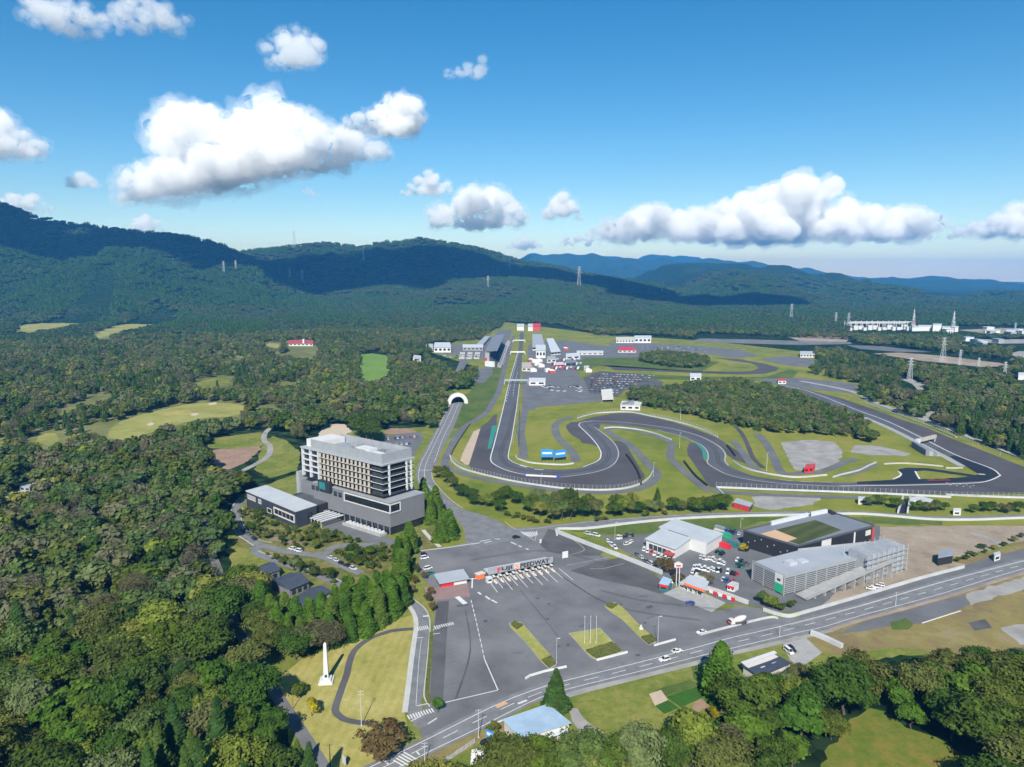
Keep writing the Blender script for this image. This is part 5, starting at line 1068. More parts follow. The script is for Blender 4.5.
# tunnel arch over the hotel road
a0, a1 = at(448.5, 404.5), at(467, 403.5); f = Fr(a0, a1); t = thing('tunnel_arch', 'white arched tunnel mouth over the road by the hotel', 'tunnel', a0); r_ = f.lu/2; mb = MB(); n = 14
for k in range(n):
    t0, t1 = math.pi*k/n, math.pi*(k+1)/n
    pt = lambda t_, rr, b: f.q(r_-rr*math.cos(t_), b, .1+rr*1.05*math.sin(t_))
    o, i_ = r_*1.12, r_*.74
    mb.face([pt(t0, i_, 0), pt(t0, o, 0), pt(t1, o, 0), pt(t1, i_, 0)]); mb.face([pt(t0, o, 0), pt(t0, o, 3), pt(t1, o, 3), pt(t1, o, 0)]); mb.face([pt(t1, i_, 0), pt(t1, i_, 3), pt(t0, i_, 3), pt(t0, i_, 0)])
mb.build('arch_ring', 'white_paint', t)
mb = MB()
for k in range(n):
    t0, t1 = math.pi*k/n, math.pi*(k+1)/n; i_ = r_*.9
    pt = lambda t_, b: f.q(r_-i_*math.cos(t_), b, .1+i_*math.sin(t_)); mb.face([pt(t0, 3), pt(t0, 40), pt(t1, 40), pt(t1, 3)])
mb.build('tube_shell', 'grass_green', t)
mb = MB(); mb.prism(f.rect(r_*.35, r_*1.65, 2, 2.4), r_*.75, r_*.95, bottom=True); mb.build('beam', 'dark_grey', t)
# grandstand, pits and paddock buildings along the straight
GH = 26; q = [at(x, y, GH) for x, y in P("485,350.5 497.5,351.5 505,335 493.5,334.6")]
t = thing('main_grandstand', 'main grandstand with a long grey roof along the start straight', 'grandstand', (*q[0], 0)); mb = MB(); mb.prism(q, [GH-2, GH+1, GH+1, GH-2], [GH-1, GH+2, GH+2, GH-1], bottom=True); mb.build('roof', 'roof_dark', t)
gb = Fr(q[0], q[3]); q5 = [Vector(p) for p in q]
mb = MB(); mb.prism([tuple(q5[0]), tuple(q5[0].lerp(q5[1], .35)), tuple(q5[3].lerp(q5[2], .35)), tuple(q5[3])], 0, GH-3); mb.build('rear_wall', 'concrete', t)
for k in range(6):
    k0, k1 = .35+k*.16, .35+(k+1)*.16; mb = MB(); mb.prism([tuple(q5[0].lerp(q5[1], k0)), tuple(q5[0].lerp(q5[1], k1)), tuple(q5[3].lerp(q5[2], k1)), tuple(q5[3].lerp(q5[2], k0))], 0, 15-2.5*k); mb.build('seating_tier', 'slate' if k < 4 else 'concrete', t)
g = MB(); e = Fr(q[0], q[1]); g.prism(e.rect(2, e.lu*.8, -3, -.1), .1, 9); g.build('stair_block', 'white_paint', t); g = MB(); g.prism(e.rect(1, 4, -3.4, -.1), 9, 14); g.build('red_sign', 'roof_red', t)
sheet('grandstand_apron', P("494,361.5 504.5,366 512.5,343 508,340 500,352"), 'concrete', .09)
tt, f, h = block('pit_building', 'long flat-roofed grey pit building beside the start straight', 'pit building', "532.5,350.5 545,350.5 541.5,337 532.5,337", 347.2, 'off_white', 'roof_grey', 4)
block('paddock_hall', 'white paddock hall with a bright roof behind the pit building', 'hall', "551,355.5 560.5,354.5 553,341 546.5,341.5", 352.3, 'white_paint', 'white_metal', 3)
block('control_tower', 'white race control block at the near end of the pits', 'tower', "536,358 545.5,358 545.5,352 536,352", 350.5, 'white_paint', 'white_metal', 3)
for i, (px, py) in enumerate(((531, 361.5), (534.5, 362.5), (539, 361.8), (529, 368.5), (533, 371.5), (548, 371.8), (552, 373), (537, 365.4), (541, 367), (565.5, 350), (588, 372))):
    c = at(px, py); t = thing('paddock_tent', 'white pop-up tent in the paddock beside the pits', 'tent', c, 'white paddock tents'); mb = MB(); r_ = sq(c, 7, .2); mb.prism(r_, .1, 4.2); mb.build('side', 'white_paint' if i % 3 else 'roof_red', t); mb = MB()
    for k in range(4): mb.face([(*r_[k], 4.2), (*r_[(k+1) % 4], 4.2), (*c, 6.5)])
    mb.build('cover', 'white_paint', t)
tt, f, h = block('marquee_row', 'long white marquee with a dark middle in front of the paddock', 'marquee', "529,385.5 545.3,385.5 545.3,382 529,382", 381.4, 'white_paint', 'white_metal', 2)
block('storage_hut', 'pink and white hut on the paddock edge', 'hut', "522,371 531,371.5 531,366 522,366", 367.4, 'off_white', 'cream', 2)
block('dome_hall', 'white domed ticket hall at the west gate', 'hall', "434,352.5 451,352.5 450,347.5 435,347.5", 347.2, 'white_paint', 'white_metal', 4)
block('gate_canopy', 'long white canopy across the west gate', 'canopy', "463,350.5 483,350.5 483,347.5 463,347.5", 347.4, 'louver', 'white_metal', 5)
block('white_cottage', 'small white cottage among trees above the parking areas', 'cottage', "413,361 421,362 421,359 414,358", 357.8, 'white_paint', 'roof_silver', 1)
block('white_cottage', 'pale low building beside the west gate trees', 'cottage', "426,350 433,350.4 433,347 426,347", 346.8, 'off_white', 'roof_silver', 1)
for i in range(9):
    px, py = 460+i*2.5-(i % 3)*3, 354+i % 3*2.6; c = at(px, py); f = Fr(c, at(px+3.4, py)); t = thing('coach', 'white coach parked in the west gate lot', 'coach', c, 'white coaches by the west gate')
    mb = MB(); mb.prism(f.rect(0, 9.5, 0, 2.6), .5, 3.2, bottom=True); mb.build('body', 'car_white', t); mb = MB(); mb.prism(f.rect(.3, 9.2, -.03, 2.63), 1.6, 2.6); mb.build('window', 'glass_dark', t)
block('start_building', 'white building across the far end of the start straight', 'building', "517,330.5 524,330.5 524,328 517,328", 326.2, 'white_paint', 'white_metal')
block('hospitality_hall', 'red hall beyond the far end of the straight', 'hall', "533,331 540.5,331 540.5,328 533,328", 326.2, 'roof_red', 'red_paint')
block('hospitality_hall', 'white hall joined to the red hall at the end of the straight', 'hall', "528,331 532.8,331 532.8,328 528,328", 326.6, 'white_paint', 'off_white')
for lab, q, h, th in (('white sponsor bridge over the start straight beside the grandstand', "510.5,354.5 525,354.5", 351.2, 1.6), ('thin white timing bridge at the far part of the straight', "513,342.6 525,342.6", 339.8, 1.2), ('grey truss bridge over the straight beside the marquee', "504.5,384.5 528,384.5", 379.2, 1.5)):
    a, b = P(q); f = Fr(at(*a), at(*b)); z = ht(*a, h); t = thing('track_bridge', lab, 'bridge', at(*a)); mm = 'white_paint' if 'white' in lab else 'steel'
    mb = MB(); mb.prism(f.rect(0, f.lu, -.8, .8), z-th*1.6, z, bottom=True); mb.build('beam', mm, t)
    for e_ in (0, f.lu): mb = MB(); mb.prism(f.rect(e_-.6, e_+.6, -.6, .6), .1, z-th*1.6); mb.build('post', mm, t)
# far infield
block('red_roof_pavilion', 'low pavilion with a bright red roof in the middle of the infield', 'pavilion', "618,352.6 636,352.6 634,349.4 621,349.4", 350.2, 'off_white', 'red_paint', 4)
block('long_hall', 'long low white hall on the far edge of the circuit', 'hall', "616,343 634,343 634,340.5 616,340.5", 339.6, 'white_paint', 'off_white', 6)
block('long_hall', 'taller white hall at the end of the long low one', 'hall', "634.4,343 651,343 651,340.5 634.4,340.5", 338, 'white_paint', 'white_metal', 4)
block('paddock_shelter', 'long white shelter above the infield lawn', 'shelter', "577,355 603,355 603,353 577,353", 352.8, 'off_white', 'white_metal', 5)
block('driving_school', 'low pale building by the far lots of the back straight', 'building', "800,357.6 815,357.6 815,354.8 800,354.8", 354, 'off_white', 'roof_silver', 5)
block('roadside_cafe', 'white and red cafe at the head of the back straight', 'cafe', "778,384 786,384 786,381.5 778,381.5", 380.8, 'white_paint', 'roof_red', 2)
block('white_frame_hall', 'white frame hall above the infield woods', 'hall', "690,381 701,381 701,377.5 690,377.5", 376.8, 'white_metal', 'white_metal', 2)
tt, f, h = block('club_house', 'golf club house with a dark red roof and a white turret', 'club house', "289,346 313,346 313,342.5 289,342.5", 343.6, 'white_paint', 'roof_red', 6); mb = MB(); mb.prism(f.rect(f.lu*.55, f.lu*.62, 4, 12), h, h+9); mb.build('turret', 'white_paint', tt)
for i, (q, py, lab) in enumerate((("20,491 30,491.6 32,488.8 22,488", 486.8, 'pale grey roof glimpsed between forest trees, widest of three'), ("32,488.6 39,489 40,486.8 34,486.2", 485, 'pale grey roof glimpsed between forest trees, closest to the wide one'), ("54,486 62,486.8 63,484 56,483.4", 482.2, 'small white roof alone among the forest trees'))):
    block('forest_cottage', lab, 'cottage', q, py, 'louver', 'roof_grey', 2)
# substation and far industry
c = at(850, 329); t = thing('substation', 'white electrical substation frames in front of the far mountains', 'substation', c)
for k in range(12):
    px = 851+k*5.6; a = at(px, 329.5); z = ht(px, 329.5, 321.5); mb = MB(); mb.tube((*a, 0), (*a, z), 1.1, .9); mb.tube((a[0], a[1]+40, 0), (a[0], a[1]+40, z), 1.1, .9); mb.build('gantry_post', 'pylon_white', t)
for k in range(3): a, b = at(851, 329.5), at(912.6, 329.5); z = ht(851, 329.5, 321.8+k*1.2); mb = MB(); mb.tube((a[0], a[1]+20*k, z), (b[0], b[1]+20*k, z), .9); mb.build('beam', 'pylon_white', t)
for k in range(14): px = 850+k*4.8; a = at(px, 330.5-(k % 3)*.6); mb = MB(); mb.prism(sq(a, 6+k % 3*2, 0), 0, 7+(k*5 % 7)); mb.build('transformer', 'off_white' if k % 2 else 'pylon_white', t)
for i, (x0, x1, yb, yt) in enumerate(((918, 932, 331, 326.4), (932.5, 941, 331.5, 325), (942, 958, 332, 327.5), (912, 920, 331.2, 327.2), (1006, 1018, 333.5, 331), (985, 1000, 333, 331))):
    block('industrial_hall', ['white industrial hall next to the substation frames', 'taller white industrial hall beside the tall mast', 'long white industrial hall at the foot of the tall mast', 'small white hall at the end of the substation frames', 'low white hall on the far plain near a thin mast', 'low pale hall alone on the far plain'][i], 'industrial hall', f"{x0},{yb} {x1},{yb} {x1},{yb-1.4} {x0},{yb-1.4}", yt, 'white_paint', 'white_metal')
block('white_warehouse', 'white warehouse at the edge of the wooded plain', 'warehouse', "1018,380 1034,380 1034,377.5 1018,377.5", 375, 'white_paint', 'white_metal')
# paddock traffic: transporters and cars between the halls
for i in range(26):
    px, py = 549+(i % 9)*3.6+(i//9)*1.5, 361+(i//9)*4.2; c = at(px, py); f = Fr(c, at(px+2.6, py+.1)); t = thing('transporter', 'white race transporter parked in the paddock rows', 'lorry', c, 'transporters in the paddock')
    mb = MB(); mb.prism(f.rect(0, 2.6, 0, 11), 1.0, 4.0, bottom=True); mb.build('trailer', 'car_white' if i % 3 else 'car_grey', t); mb = MB(); mb.prism(f.rect(.1, 2.5, -3, -.3), .6, 3.2); mb.build('cab', ('car_red', 'car_white', 'car_blue')[i % 3], t)
def far_cars(a, b, c_, n, lab, grp):
    A, B, C_ = Vector(at(*a)), Vector(at(*b)), Vector(at(*c_))
    for i in range(n):
        p = A+(B-A)*rnd.random()+(C_-A)*rnd.random(); col = rnd.choice(['car_white', 'car_white', 'car_silver', 'car_black', 'car_grey']); o = SM[col].copy(); COL.objects.link(o); o.location = (p.x, p.y, .12); o.rotation_euler = (0, 0, rnd.choice((0, 1.57))+.1)
        tag(o, (lab % col.split('_')[1]), 'car', grp+', '+col.split('_')[1])
LATER.append(lambda: (far_cars((540, 386), (580, 386), (545, 392), 40, '%s car on the open paddock apron', 'cars on the paddock apron'), far_cars((440, 355), (475, 355), (445, 358.5), 30, '%s car in the west gate lot', 'cars in the west gate lot'), far_cars((640, 345), (700, 348), (645, 350), 30, '%s car in the far infield lots', 'cars in the far infield lots')))
for lab, q, py, mm, rf in (('grey paddock workshop beside the pit lane', "547,363 556,362.6 555,359.6 547,360", 359.4, 'off_white', 'roof_grey'), ('red and white race stall in the paddock', "556,368 564,367.6 563.4,365.4 556,365.8", 364.8, 'red_paint', 'white_metal'), ('low white media hall behind the paddock tents', "566,360 580,359 579,356.6 566,357.4", 356.2, 'white_paint', 'white_metal'), ('dark paddock garage with a flat roof', "566,366.6 576,366 575.4,363.4 566,364", 363, 'dark_grey', 'roof_dark'), ('small cream hut beside the infield car park', "584,370 589,369.8 589,368 584,368.2", 367.6, 'off_white', 'roof_silver'), ('low grey stand roof behind the main grandstand', "474,349 481,349.4 490,338.6 485,338.4", 346.6, 'concrete', 'roof_grey')):
    block('paddock_building', lab, 'building', q, py, mm, rf, 2)
fg = random.Random(3)
for i in range(16):
    x0 = fg.uniform(915, 1022); yb = fg.uniform(329, 346); w_ = fg.uniform(2.5, 9); c = at(x0, yb); f = Fr(c, at(x0+w_, yb)); h_ = fg.uniform(5, 10); t = thing('plain_building', 'pale low building scattered on the far plain beyond the woods', 'building', c, 'low buildings on the far plain')
    mb = MB(); mb.prism(f.rect(0, f.lu, 0, fg.uniform(12, 30)), 0, h_); mb.build('wall', fg.choice(('off_white', 'white_paint', 'louver')), t); mb = MB(); mb.prism(f.rect(-.4, f.lu+.4, -.4, 22), h_+.01, h_+.8, bottom=True); mb.build('roof', fg.choice(('roof_silver', 'roof_grey', 'white_metal', 'roof_blue')), t)
def pylon(px, pyb, pyt, lab, hillside=False, wd=.2, arms=3, group='lattice power pylons on the hills'):
    b = hit(px, pyb) if hillside else (*at(px, pyb), 0.0)
    H = at_dist(px, pyt, b[1])[2]-b[2]; t = thing('power_pylon', lab, 'pylon', b, group); r0 = H*.09; r1 = H*.018; th = max(.22, b[1]*.00012)
    for sx, sy in ((1, 1), (1, -1), (-1, 1), (-1, -1)):
        mb = MB(); mb.tube((b[0]+sx*r0, b[1]+sy*r0, b[2]-2), (b[0]+sx*r1, b[1]+sy*r1, b[2]+H), th, th*.8, 4); mb.build('leg', 'pylon_white', t)
    mb = MB(); n = 7
    for k in range(n):
        f0, f1 = k/n, (k+1)/n; a, c = r0+(r1-r0)*f0, r0+(r1-r0)*f1
        for s_ in (-1, 1):
            for (x0, y0, x1, y1) in ((-a, s_*a, c, s_*c), (a, s_*a, -c, s_*c), (s_*a, -a, s_*c, c)): mb.tube((b[0]+x0, b[1]+y0, b[2]+H*f0), (b[0]+x1, b[1]+y1, b[2]+H*f1), th*.6, n=3)
    mb.build('bracing', 'pylon_white', t)
    for k in range(arms): z = b[2]+H*(.97-.13*k); l = H*(.11+.02*k); mb = MB(); mb.tube((b[0]-l, b[1], z), (b[0]+l, b[1], z), th*.9, n=4); mb.tube((b[0]-l, b[1], z), (b[0], b[1], z+H*.05), th*.6, n=3); mb.tube((b[0]+l, b[1], z), (b[0], b[1], z+H*.05), th*.6, n=3); mb.build('crossarm', 'pylon_white', t)
for a in ((294.5, 249, 231, 'lattice pylon on the crest where the dark ridge meets the next hill', True), (224, 272, 261, 'pale pylon against the dark ridge, first of a pair', True), (236, 271, 260.5, 'pale pylon against the dark ridge, second of a pair', True), (290, 281, 269, 'pale pylon at the foot of the shaded ridge, first of a pair', True), (302.5, 282, 269.5, 'pale pylon at the foot of the shaded ridge, second of a pair', True), (363.5, 263, 248, 'pylon on the sunlit shoulder above the cloud shadow', True), (488, 289, 276, 'pylon in the middle of the wooded slope', True), (509.5, 270, 257, 'pylon on the skyline where the hill starts to fall', True), (579, 287, 266.5, 'pylon on the low wooded spur right of the shadow', True), (662, 292, 281, 'pylon below the broad blue mountain', True), (791, 320, 304, 'pylon in front of the broad blue mountain', True), (835.5, 325.5, 312.5, 'slim pylon beside the substation', False), (848, 329, 313, 'pylon standing at the end of the substation', False), (942.5, 362, 337.5, 'dark pylon over the shaded wood below the substation', False), (909.5, 380, 358, 'dark pylon above the gravel track', False), (959.5, 365, 350, 'white pylon at the sandy strip, first of three', False), (978, 371, 358, 'white pylon at the sandy strip, shortest of three', False), (1004, 380, 362, 'wide white pylon close to the white warehouse', False), (1014.8, 333, 323, 'thin pylon on the far plain', False)):
    pylon(a[0], a[1], a[2], a[3], a[4])
for px, pyb, pyt, lab in ((912.6, 331, 309, 'tall red and white mast in the substation'), (952.5, 332, 311, 'tall white tapering mast beside the industrial halls')):
    c = at(px, pyb); z = ht(px, pyb, pyt); t = thing('radio_mast', lab, 'mast', c)
    for s_ in sq(c, 5.5, 0): mb = MB(); mb.tube((*s_, 0), (*c, z), 1.0, .7, 4); mb.build('leg', 'pylon_white', t)
    for k in range(4): mb = MB(); zz_ = z*(.25+.2*k); mb.prism(sq(c, 6-k*1.1, 0), zz_, zz_+1.6, bottom=True); mb.build('platform', 'red_paint' if 'red' in lab and k % 2 else 'pylon_white', t)
# ================================================================== vehicles
def car_meshes(kind):
    """side profile swept across the width, with glass, lamps and wheels as parts; local origin at the ground under the middle, nose along +x"""
    L_, Wd, Ht = dict(sedan=(4.5, 1.75, 1.45), van=(4.6, 1.75, 1.9), kei=(3.4, 1.48, 1.7), suv=(4.6, 1.85, 1.7))[kind]; h = L_/2
    low = [(-h, .35), (h, .32), (h, .62), (h*.93, .78), (h*.42, .95), (-h*.78, 1.0), (-h, .9)] if kind in ('sedan', 'suv') else [(-h, .35), (h, .32), (h, .75), (h*.85, 1.0), (h*.6, 1.1), (-h, 1.1)]
    cabin = [(h*.38, .95), (h*.08, Ht), (-h*.45, Ht), (-h*.85, 1.0)] if kind == 'sedan' else ([(h*.42, .95), (h*.15, Ht), (-h*.75, Ht), (-h*.97, 1.0)] if kind == 'suv' else [(h*.68, 1.08), (h*.4, Ht), (-h*.9, Ht), (-h*.98, 1.1)])
    def sweep(mb, prof, w0, w1):
        zs = [p[1] for p in prof]; lo, hi = min(zs), max(zs); n = len(prof); i = len(mb.v)
        ws = [w0+(w1-w0)*(z-lo)/(hi-lo) for z in zs]
        mb.v += [(p[0], -w, p[1]) for p, w in zip(prof, ws)]+[(p[0], w, p[1]) for p, w in zip(prof, ws)]
        for k in range(n): j = (k+1) % n; mb.f.append((i+k, i+j, i+n+j, i+n+k)); mb.m.append(0)
        mb.f.append(tuple(i+k for k in range(n))[::-1]); mb.f.append(tuple(i+n+k for k in range(n))); mb.m += [0, 0]
    body = MB(); sweep(body, low, Wd/2, Wd/2*.94); glass = MB(); sweep(glass, cabin, Wd/2*.92, Wd/2*.74)
    top = MB(); c1, c2 = cabin[1], cabin[2]; ww = Wd/2*.75; top.prism([(c1[0]-.05, -ww), (c1[0]-.05, ww), (c2[0]+.05, ww), (c2[0]+.05, -ww)], Ht-.02, Ht+.04, bottom=True)
    for s_ in (-1, 1): # pillars
        top.tube((cabin[0][0], s_*Wd/2*.92, cabin[0][1]), (c1[0], s_*ww, Ht), .05, n=4); top.tube((cabin[3][0], s_*Wd/2*.92, cabin[3][1]), (c2[0], s_*ww, Ht), .07, n=4)
    wh = MB(); wh.tube((0, -.1, 0), (0, .1, 0), .32, n=12)
    return dict(body=body, window=glass, roof=top, wheel=wh, L=L_, W=Wd)
PROTO = {}
def make_car(kind, paint, name, label, loc, rz, group):
    key = (kind, paint); 
    if key not in PROTO:
        m_ = car_meshes(kind); t = thing(name, label, 'car', (0, 0, 0), group)
        m_['body'].build('body', paint, t); m_['window'].build('window', 'glass_dark', t); m_['roof'].build('roof', paint, t)
        for sx in (-1, 1):
            for sy in (-1, 1):
                w_ = m_['wheel'].build('wheel', 'rubber', t); w_.location = (sx*m_['L']*.31, sy*(m_['W']/2-.08), .32)
        for sy in (-1, 1): hl = MB(); hl.prism([(m_['L']/2-.02, sy*.6-.15), (m_['L']/2+.02, sy*.6-.15), (m_['L']/2+.02, sy*.6+.15), (m_['L']/2-.02, sy*.6+.15)], .6, .74, bottom=True); hl.build('headlight', 'car_white', t)
        PROTO[key] = t; t.location = loc; t.rotation_euler = (0, 0, rz); return t
    return copy_tree(PROTO[key], loc, rz, label, group)
def car_px(px, py, col, kind, label, toward, group=None, z=GZ+.02):
    a = Vector(at(px, py)); b = Vector(at(*toward)); d = b-a
    return make_car(kind, col, 'car', label, (a.x, a.y, z), math.atan2(d.y, d.x), group)
RD = .24
car_px(677, 652.6, 'car_white', 'sedan', 'white car on the main road approaching the tall conifer', (700, 647), z=RD); car_px(664.4, 661, 'car_white', 'suv', 'white car on the near lane of the main road behind the first white car', (640, 667.5), z=RD)
car_px(690, 604.4, 'car_blue', 'sedan', 'pale blue and dark car at the edge of the fuel forecourt', (683, 603)); car_px(701.4, 633.6, 'car_white', 'sedan', 'small white and blue car at the end of the low white wall', (690, 636))
car_px(516.5+0, 538.2, 'car_black', 'suv', 'dark car turning at the road junction north of the gate', (530, 536)); car_px(416+8.6, 559, 'car_white', 'van', 'white van parked in the corner beside the conifers', (440, 556)); car_px(424, 555.6, 'car_black', 'kei', 'black car parked in the corner beside the white van', (440, 553))
car_px(428, 569.5, 'car_white', 'van', 'white van parked with a teal car near the ticket office', (440, 566)); car_px(431, 574.4, 'car_green', 'sedan', 'teal car parked beside the ticket office', (440, 572)); car_px(457.5, 566-28.6, 'car_black', 'sedan', 'dark car waiting by the roadside hedge at the lot corner', (466, 534))
car_px(487.5, 744, 'car_black', 'suv', 'dark car parked between the blue sign board and the shed', (500, 739), z=.05); car_px(788.6, 652.6, 'car_white', 'van', 'white van in front of the dark-roofed house', (794, 657), z=.12); car_px(791.6, 650.6, 'car_black', 'suv', 'black car beside the white van at the dark-roofed house', (797, 655), z=.12)
# concrete mixer leaving the yard
a = Vector(at(738, 624.5)); b = Vector(at(726, 626.8)); rz = math.atan2((b-a).y, (b-a).x)
t = thing('mixer_truck', 'concrete mixer truck with a red and white cab at the yard entrance', 'truck', (a.x, a.y, GZ)); t.rotation_euler = (0, 0, rz)
def loc_build(mb, name, mm, t): o = mb.build(name, mm, None); o.parent = t; o.location = (0, 0, 0); return o
mb = MB(); mb.prism([(-4, -1.2), (4.2, -1.2), (4.2, 1.2), (-4, 1.2)], .7, 1.1, bottom=True); loc_build(mb, 'chassis', 'dark_grey', t)
mb = MB(); mb.prism([(2.4, -1.2), (4.3, -1.2), (4.3, 1.2), (2.4, 1.2)], 1.1, 2.9); cab = loc_build(mb, 'cab', 'white_paint', t); mb = MB(); mb.prism([(4.2, -1.1), (4.36, -1.1), (4.36, 1.1), (4.2, 1.1)], 1.9, 2.7); o = loc_build(mb, 'windscreen', 'glass_dark', cab); mb = MB(); mb.prism([(4.3, -1.2), (4.42, -1.2), (4.42, 1.2), (4.3, 1.2)], .8, 1.5, bottom=True); loc_build(mb, 'bumper', 'red_paint', cab)
mb = MB(); 
for (x0, z0_, r0_), (x1, z1_, r1_) in zip(((-3.8, 3.0, .5), (-2.6, 2.7, 1.1), (-1, 2.4, 1.35), (.8, 2.2, 1.2)), ((-2.6, 2.7, 1.1), (-1, 2.4, 1.35), (.8, 2.2, 1.2), (2.1, 2.0, .7))): mb.tube((x0, 0, z0_), (x1, 0, z1_), r0_, r1_, 14)
loc_build(mb, 'drum', 'off_white', t)
for x in (3.1, -1.6, -2.9):
    for y in (-1.05, 1.05): mb = MB(); mb.tube((x, y-.15, .5), (x, y+.15, .5), .5, n=12); loc_build(mb, 'wheel', 'rubber', t)
# parked cars
def row(a, b, n, face, cols, kinds, lab, group, jit=.6, skip=.0, z=GZ-.02):
    A, B = Vector(at(*a)), Vector(at(*b)); F_ = Vector(at(*face))
    for i in range(n):
        if rnd.random() < skip: continue
        p = A.lerp(B, (i+.5)/n)+Vector((rnd.uniform(-jit, jit)*.4, rnd.uniform(-jit, jit))); d = (F_-A)
        c = rnd.choice(cols); k = rnd.choice(kinds)
        make_car(k, c, 'car', lab % c.split('_')[1], (p.x, p.y, z), math.atan2(d.y, d.x)+rnd.uniform(-.05, .05)+(math.pi if rnd.random() < .4 else 0), (group+', %s') % c.split('_')[1])
WH = ['car_white', 'car_white', 'car_white', 'car_silver']; MX = ['car_white', 'car_white', 'car_black', 'car_silver', 'car_black', 'car_grey', 'car_red', 'car_blue']; KS = ['sedan', 'van', 'kei', 'suv']
def carrows(lab, grp, *rows_):
    for a, b, n, fc, cs, sk in rows_: row(a, b, n, fc, cs, KS, lab, grp, skip=sk)
carrows('%s car parked in the dealership yard', 'cars in the dealership yard', ((691, 572.5), (706, 576), 7, (693, 566), MX, 0), ((693, 568), (710, 571), 7, (695, 562), WH, 0), ((700, 558.5), (714, 560), 6, (702, 553), WH, .1), ((714, 561), (728, 567), 6, (718, 556), WH, .1), ((711, 570), (722, 572.5), 5, (714, 564), ['car_black', 'car_white'], 0),
        ((736, 561), (749, 566), 6, (740, 556), ['car_black', 'car_black', 'car_white', 'car_grey'], 0), ((733, 564.5), (744, 568), 4, (737, 560), ['car_black', 'car_green'], .2), ((716, 552), (724, 556), 3, (722, 548), ['car_black', 'car_green'], 0), ((720, 531), (740, 534.5), 8, (722, 527), MX, .1), ((688, 537), (700, 536.5), 4, (690, 532), MX, 0), ((726, 573), (746, 577), 8, (728, 568), MX, .3), ((722, 580), (738, 584), 6, (725, 575), MX, .3), ((738, 545), (748, 552), 5, (742, 541), MX, .2))
carrows('%s car parked along the front of the white showroom', 'cars in front of the showroom', ((643, 550), (671, 562), 8, (640, 557), WH+['car_red', 'car_black'], 0))
carrows('%s car in the row at the head of the yard', 'cars at the head of the yard', ((617, 538.5), (634, 536), 6, (618, 534), ['car_black', 'car_white', 'car_grey', 'car_black'], 0), ((626, 545.5), (632, 543), 2, (640, 541), WH, 0))
carrows('%s car on the lane between the white wall and the green bank', 'cars on the lane by the white wall', ((586, 534.5), (598, 536.5), 4, (583, 533.6), WH, 0), ((606, 541.5), (616, 549), 4, (604, 539), WH, 0), ((634, 553.5), (658, 570), 5, (630, 550), ['car_grey', 'car_white', 'car_black', 'car_silver'], .2))
carrows('%s car parked behind the hotel', 'cars behind the hotel', ((384, 440), (418, 437), 14, (384, 443), MX, .25), ((386, 446), (415, 444), 12, (386, 449), MX, .35))
carrows('%s car parked along the curving hotel drive', 'cars on the hotel drive', ((241.5, 530), (256, 541), 4, (244, 532.5), ['car_black', 'car_grey'], 0), ((328, 558), (356, 571), 5, (331, 559), ['car_black', 'car_grey', 'car_silver'], .1), ((274, 546.6), (310, 553.4), 5, (279, 548), ['car_white', 'car_silver', 'car_black'], .1))
carrows('%s car parked under the ramp of the parking structure', 'cars at the building site', ((868, 590.5), (884, 586), 3, (872, 591), WH, 0))
# infield car park: small cars of a few pixels, one shared body per colour
SM = {}
spots = []
for r_ in range(9):
    a = Vector(at(591-r_*.3, 373.6+r_*2.3)); b = Vector(at(655-r_*4.5, 376+r_*2.1)); n = int((b-a).length/5.2)
    for i in range(n): spots.append(a.lerp(b, (i+.5)/n)+Vector((rnd.uniform(-.5, .5), rnd.uniform(-1, 1))))
rnd.shuffle(spots)
for p in spots[:190]:
    c = rnd.choice(['car_white', 'car_white', 'car_white', 'car_silver', 'car_silver', 'car_black', 'car_grey', 'car_red', 'car_blue'])
    if c not in SM:
        m_ = car_meshes('suv'); mb = m_['body']; o = mb.build('parked_car', c); i0 = len(o.data.vertices)
        g = m_['window']; k = MB(); k.v = mb.v+g.v; k.f = mb.f+[tuple(x+len(mb.v) for x in fc) for fc in g.f]; k.m = mb.m+[1]*len(g.f)
        bpy.data.objects.remove(o); o = k.build('parked_car', [c, 'glass_dark']); SM[c] = o
    else: o = SM[c].copy(); COL.objects.link(o)
    o.location = (p.x, p.y, .12); o.rotation_euler = (0, 0, math.pi/2+rnd.choice((0, math.pi))+.15)
    tag(o, '%s car in the crowded infield car park' % c.split('_')[1], 'car', 'infield car park, %s' % c.split('_')[1])

for fn in LATER: fn()

def catch_fence(lab, q, n, h=3.6):
    w = smooth(W(P(q)), 4); t = thing('catch_fence', lab, 'fence', w[0]); mb = MB()
    for a, b in zip(w[:-1], w[1:]):
        for z in (1.4, 2.2, 3.0, h): mb.tube((*a, z), (*b, z), .05, n=3)
    mb.build('cable', 'steel', t)
    L_ = [0]
    for a, b in zip(w[:-1], w[1:]): L_.append(L_[-1]+math.hypot(b[0]-a[0], b[1]-a[1]))
    for k in range(n):
        d = L_[-1]*k/(n-1); j = max(i for i in range(len(L_)) if L_[i] <= d+1e-6); j = min(j, len(w)-2); u = (d-L_[j])/max(1e-6, L_[j+1]-L_[j]); p = (w[j][0]+(w[j+1][0]-w[j][0])*u, w[j][1]+(w[j+1][1]-w[j][1])*u)
        mb = MB(); mb.tube((*p, .1), (*p, h), .1, n=5); mb.build('post', 'pole_grey', t)
catch_fence('tall cable catch fence outside the first corner', '451,459 462.6,468.6 481.3,474 509.5,480.4 533,484.4 560,488 602.5,490 624.4,488.4 640,484', 60)
catch_fence('tall cable catch fence along the upper edge of the esses', '577.5,418 610.4,412 649.5,415.6 698,427.8 717.5,437', 45)
catch_fence('tall cable catch fence along the outside of the back straight', '850,397.5 900,415 929.7,426 973,444 1000,456', 60)
